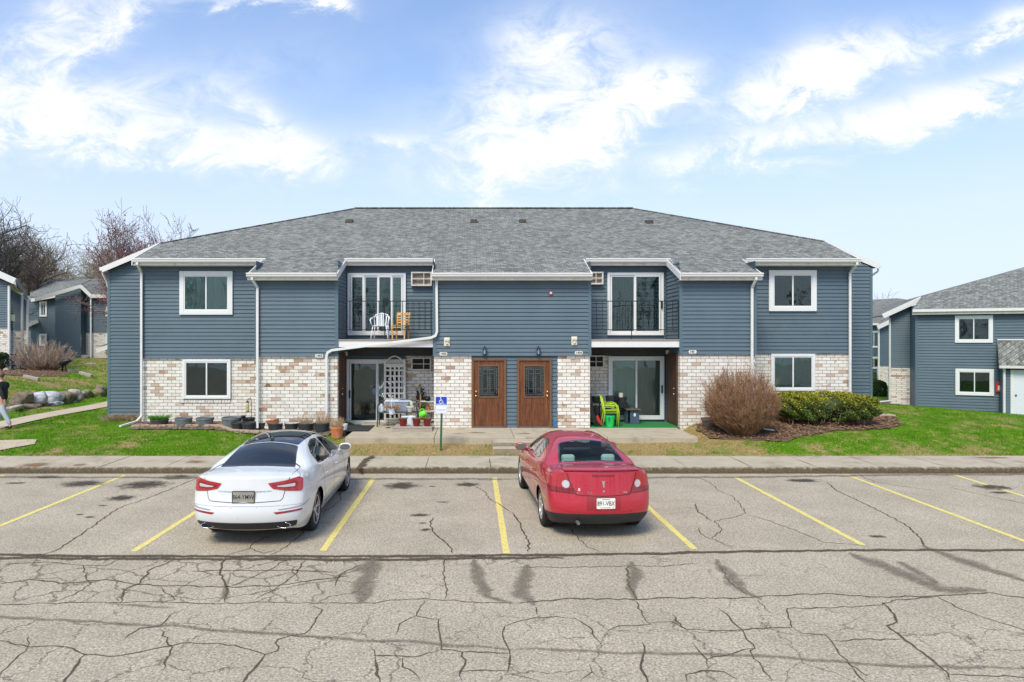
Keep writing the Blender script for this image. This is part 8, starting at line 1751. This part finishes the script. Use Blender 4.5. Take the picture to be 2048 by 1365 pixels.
# ---- bicycles
def bike(x, y, z, rz, lb, mt='black_metal', lean=0.1):
    rt = root('bicycle', (0, 0, 0), lb, 'bicycle', 'bicycles against the left edge building'); R_ = .33
    for wx in (-.52, .52):
        g = MB(); g.tube([(wx+R_*math.cos(t), 0, R_+R_*math.sin(t)) for t in [k*math.pi/14 for k in range(29)]], .022, 6, False); w = g.build('wheel', M['rubber'], rt, smooth=True); g = MB()
        for k in range(14): a = k*math.pi/7; g.tube([(wx, 0, R_), (wx+(R_-.02)*math.cos(a), 0, R_+(R_-.02)*math.sin(a))], .003, 3)
        g.lathe((wx, -.04, R_), [(.02, 0), (.02, .08)], 8, 'y'); g.build('spokes', M['steel'], w)
    g = MB(); bbk, hd, st, sa = Vector((-.08, 0, .28)), Vector((.36, 0, .80)), Vector((-.22, 0, .80)), Vector((-.52, 0, .33))
    for a, b in ((bbk, hd+Vector((.02, 0, -.1))), (st, hd), (bbk, st), (bbk, sa), (st, sa), (hd+Vector((-.02, 0, .08)), Vector((.52, 0, .33)))): g.tube([a, b], .018, 6)
    g.build('frame', M[mt], rt); g = MB(); g.tube([(.30, -.28, .95), (.36, -.12, .93), (.34, 0, .90), (.36, .12, .93), (.30, .28, .95)], .014, 6); g.build('handlebar', M['black_metal'], rt); g = MB(); g.obox((-.24, 0, .90), (.13, 0, 0), (0, .06, 0), (0, 0, .03)); g.build('saddle', M['black_metal'], rt, bevel=.02)
    g = MB(); g.lathe((-.08, .03, .28), [(.09, 0), (.09, .008)], 16, 'y'); g.tube([(-.08, .05, .28), (.02, .06, .15)], .01, 5); g.build('crank', M['steel'], rt)
    rt.location = (x, y, z); rt.rotation_euler = (lean, 0, rz)
for i, (px, Y, rz, lb) in enumerate([(17, 36.2, R(25), 'black bicycle farthest left, beside the dark shrub'), (32, 35.6, R(70), 'bicycle in the middle of the row with its wheel turned toward us'), (46, 36.0, R(115), 'bicycle on the right of the row, next to the leafless bush')]): bike(U(px, Y), Y, HT(U(px, Y), Y), rz, lb)
# small black garden ornament on the slope
x, Y, z = GT(128, 745); rt = root('garden_ornament', (x, Y, z), 'small black ornament shaped like a bird on the mulched rise', 'ornament'); g = MB(); g.tube([(x-.1, Y, z), (x-.06, Y, z+.3), (x-.12, Y, z+.42), (x+.05, Y, z+.55), (x+.3, Y, z+.62), (x+.42, Y, z+.60)], [.03, .05, .16, .18, .09, .02], 8); g.build('body', M['black_metal'], rt, smooth=True); g = MB(); g.tube([(x+.08, Y+.06, z), (x+.05, Y+.04, z+.4)], .03, 6); g.build('leg', M['black_metal'], rt)
# ============================================================ PERSON
def skin(par, name, mt, joints, edges, label=None, lv=2, rootj=0):
    me = bpy.data.meshes.new(name); o0 = Vector(WL[par.name]); me.from_pydata([tuple(Vector(j[0])) for j in joints], edges, []); o = bpy.data.objects.new(name, me); col.objects.link(o)
    md = o.modifiers.new('skin', 'SKIN'); md.use_smooth_shade = True; sv = me.skin_vertices[0].data
    for i, j in enumerate(joints): r = j[1]; sv[i].radius = (r, r) if not isinstance(r, tuple) else r; sv[i].use_root = (i == rootj)
    s = o.modifiers.new('sub', 'SUBSURF'); s.levels = lv; s.render_levels = lv
    ev = o.evaluated_get(bpy.context.evaluated_depsgraph_get()); m2 = bpy.data.meshes.new_from_object(ev); bpy.data.objects.remove(o); m2.name = name; m2.materials.clear(); m2.materials.append(M[mt])
    m2.polygons.foreach_set('use_smooth', [True]*len(m2.polygons)); q = bpy.data.objects.new(name, m2); col.objects.link(q); q.parent = par; WL[q.name] = WL[par.name]; return q
Yp = 20.95; xp = U(5, Yp); zg = HT(xp, Yp)+.035; pr_ = root('person', (xp, Yp, zg), 'person in a black jacket and pale grey trousers walking past the left edge', 'person')
# walking towards the left, front of the body at -x
J = [((0, 0, .93), .13), ((0, 0, 1.10), .125), ((-.01, 0, 1.28), .14), ((-.01, 0, 1.42), .12), ((-.03, 0, 1.50), .055), ((-.05, 0, 1.56), .055), ((-.06, 0, 1.64), .092), ((-.055, 0, 1.72), .075)]
E = [(i, i+1) for i in range(7)]
def ch(a, pts):
    i0 = len(J)
    for k, p in enumerate(pts): J.append(p); E.append((a if k == 0 else len(J)-2, len(J)-1))
    return i0
for s_, fx_, kx in ((-1, .32, .12), (1, -.30, -.12)):       # legs: near leg trails to the right
    ch(0, [((.0, s_*.09, .88), .10), ((kx, s_*.10, .50), .062), ((fx_, s_*.10, .10), .042), ((fx_+.0, s_*.10, .05), .045), ((fx_-.15, s_*.10, .03), .035)])
for s_, ex_, hx_ in ((-1, .16, .22), (1, -.10, -.22)):
    a = ch(3, [((-.01, s_*.17, 1.41), .062), ((ex_*.8, s_*.23, 1.13), .045), ((hx_, s_*.22, .90), .032), ((hx_+.0, s_*.215, .84), (.018, .036))]); h_ = len(J)-1; b_ = Vector(J[h_][0])
    for k in range(4): q = b_+Vector(((k-1.5)*.018, 0, -.03)); l = (.075, .085, .08, .065)[k]; ch(h_, [(tuple(q), .0095), (tuple(q+Vector((-.006, -s_*.005, -l*.5))), .009), (tuple(q+Vector((-.018, -s_*.018, -l))), .008)])
    ch(h_, [(tuple(b_+Vector((-.03, -s_*.01, .0))), .010), (tuple(b_+Vector((-.055, -s_*.02, -.035))), .009), (tuple(b_+Vector((-.06, -s_*.025, -.06))), .008)])
skin(pr_, 'body', 'skin', J, E)
g = MB(); hx0, hz = xp-.06, zg+1.655
for sy in (-1, 1): g.sphere((hx0-.083, Yp+sy*.032, hz+.012), .012, 8)
g.build('eyes', M['black_metal'], pr_, smooth=True); g = MB(); g.sphere((hx0-.10, Yp, hz-.02), .018, 8, (1.1, .7, 1.3)); g.sphere((hx0+.0, Yp-.088, hz-.01), .022, 8, (.8, .4, 1.3)); g.sphere((hx0+.0, Yp+.088, hz-.01), .022, 8, (.8, .4, 1.3)); g.build('nose_and_ears', M['skin'], pr_, smooth=True)
g = MB(); g.sphere((hx0-.088, Yp, hz-.058), .02, 8, (.4, 1.2, .25)); g.build('mouth', mat('lip', (.38, .14, .12), .6), pr_, smooth=True)
g = MB(); g.sphere((hx0+.012, Yp, hz+.035), .102, 14, (1.0, .93, .92)); g.build('hair', M['hair_dark'], pr_, smooth=True)
JJ = [((0, 0, .84), .165), ((0, 0, 1.08), .155), ((-.01, 0, 1.28), .165), ((-.01, 0, 1.42), .14), ((-.025, 0, 1.49), .075)]; EE = [(0, 1), (1, 2), (2, 3), (3, 4)]
for s_, ex_, hx_ in ((-1, .16, .22), (1, -.10, -.22)):
    i = len(JJ); JJ += [((-.01, s_*.19, 1.40), .080), ((ex_*.8, s_*.24, 1.13), .066), ((hx_*.97, s_*.225, .92), .048)]; EE += [(3, i), (i, i+1), (i+1, i+2)]
skin(pr_, 'jacket', 'cloth_black', JJ, EE)
JJ = [((0, 0, .95), .14), ((0, 0, .88), .14)]; EE = [(0, 1)]
for s_, fx_, kx in ((-1, .32, .12), (1, -.30, -.12)): i = len(JJ); JJ += [((.0, s_*.085, .82), .115), ((kx, s_*.10, .50), .085), ((fx_, s_*.10, .12), .062)]; EE += [(1, i), (i, i+1), (i+1, i+2)]
skin(pr_, 'trousers', 'cloth_grey', JJ, EE)
for s_, fx_ in ((-1, .32), (1, -.30)):
    skin(pr_, 'shoe', 'cloth_black', [((fx_+.05, s_*.10, .055), .05), ((fx_-.05, s_*.10, .05), .05), ((fx_-.18, s_*.10, .035), .036)], [(0, 1), (1, 2)], lv=1)
g = MB(); g.box(xp-.03+.05, xp+.09, Yp-.190, Yp-.182, zg+1.33, zg+1.345); g.build('jacket_mark', M['white_trim'], pr_)
# bare trees added unseen behind the viewer, only to give windows and paint reflections
g = MB(); r_ = random.Random(99); tw_ = []
for i in range(46):
    x = -70+3.1*i+r_.uniform(-1, 1); y = -38+r_.uniform(-5, 5); h = r_.uniform(7, 13); g.tube([(x, y, 0), (x+r_.uniform(-.5, .5), y, h*.5), (x+r_.uniform(-1, 1), y, h)], [.22, .15, .04], 5, False)
    for k in range(46):
        z = h*r_.uniform(.2, .95); a = r_.uniform(0, 6.28); l = r_.uniform(1, 2.6)*(1.2-z/h); p = Vector((x, y, z)); q = p+Vector((math.cos(a)*l, math.sin(a)*l, l*.6)); g.tube([p, q], [.06, .02], 3, False)
        for m_ in range(5): s_ = p.lerp(q, r_.uniform(.3, 1)); g.tube([s_, s_+Vector((r_.gauss(0, .5), r_.gauss(0, .5), r_.uniform(0, .8)))], [.03, .012], 3, False)
o = g.build('reflection_wood', M['bark'], fixn=False); tag(o, 'wood of bare trees added out of view, only for reflections in windows and paint', 'wood', kind='stuff')
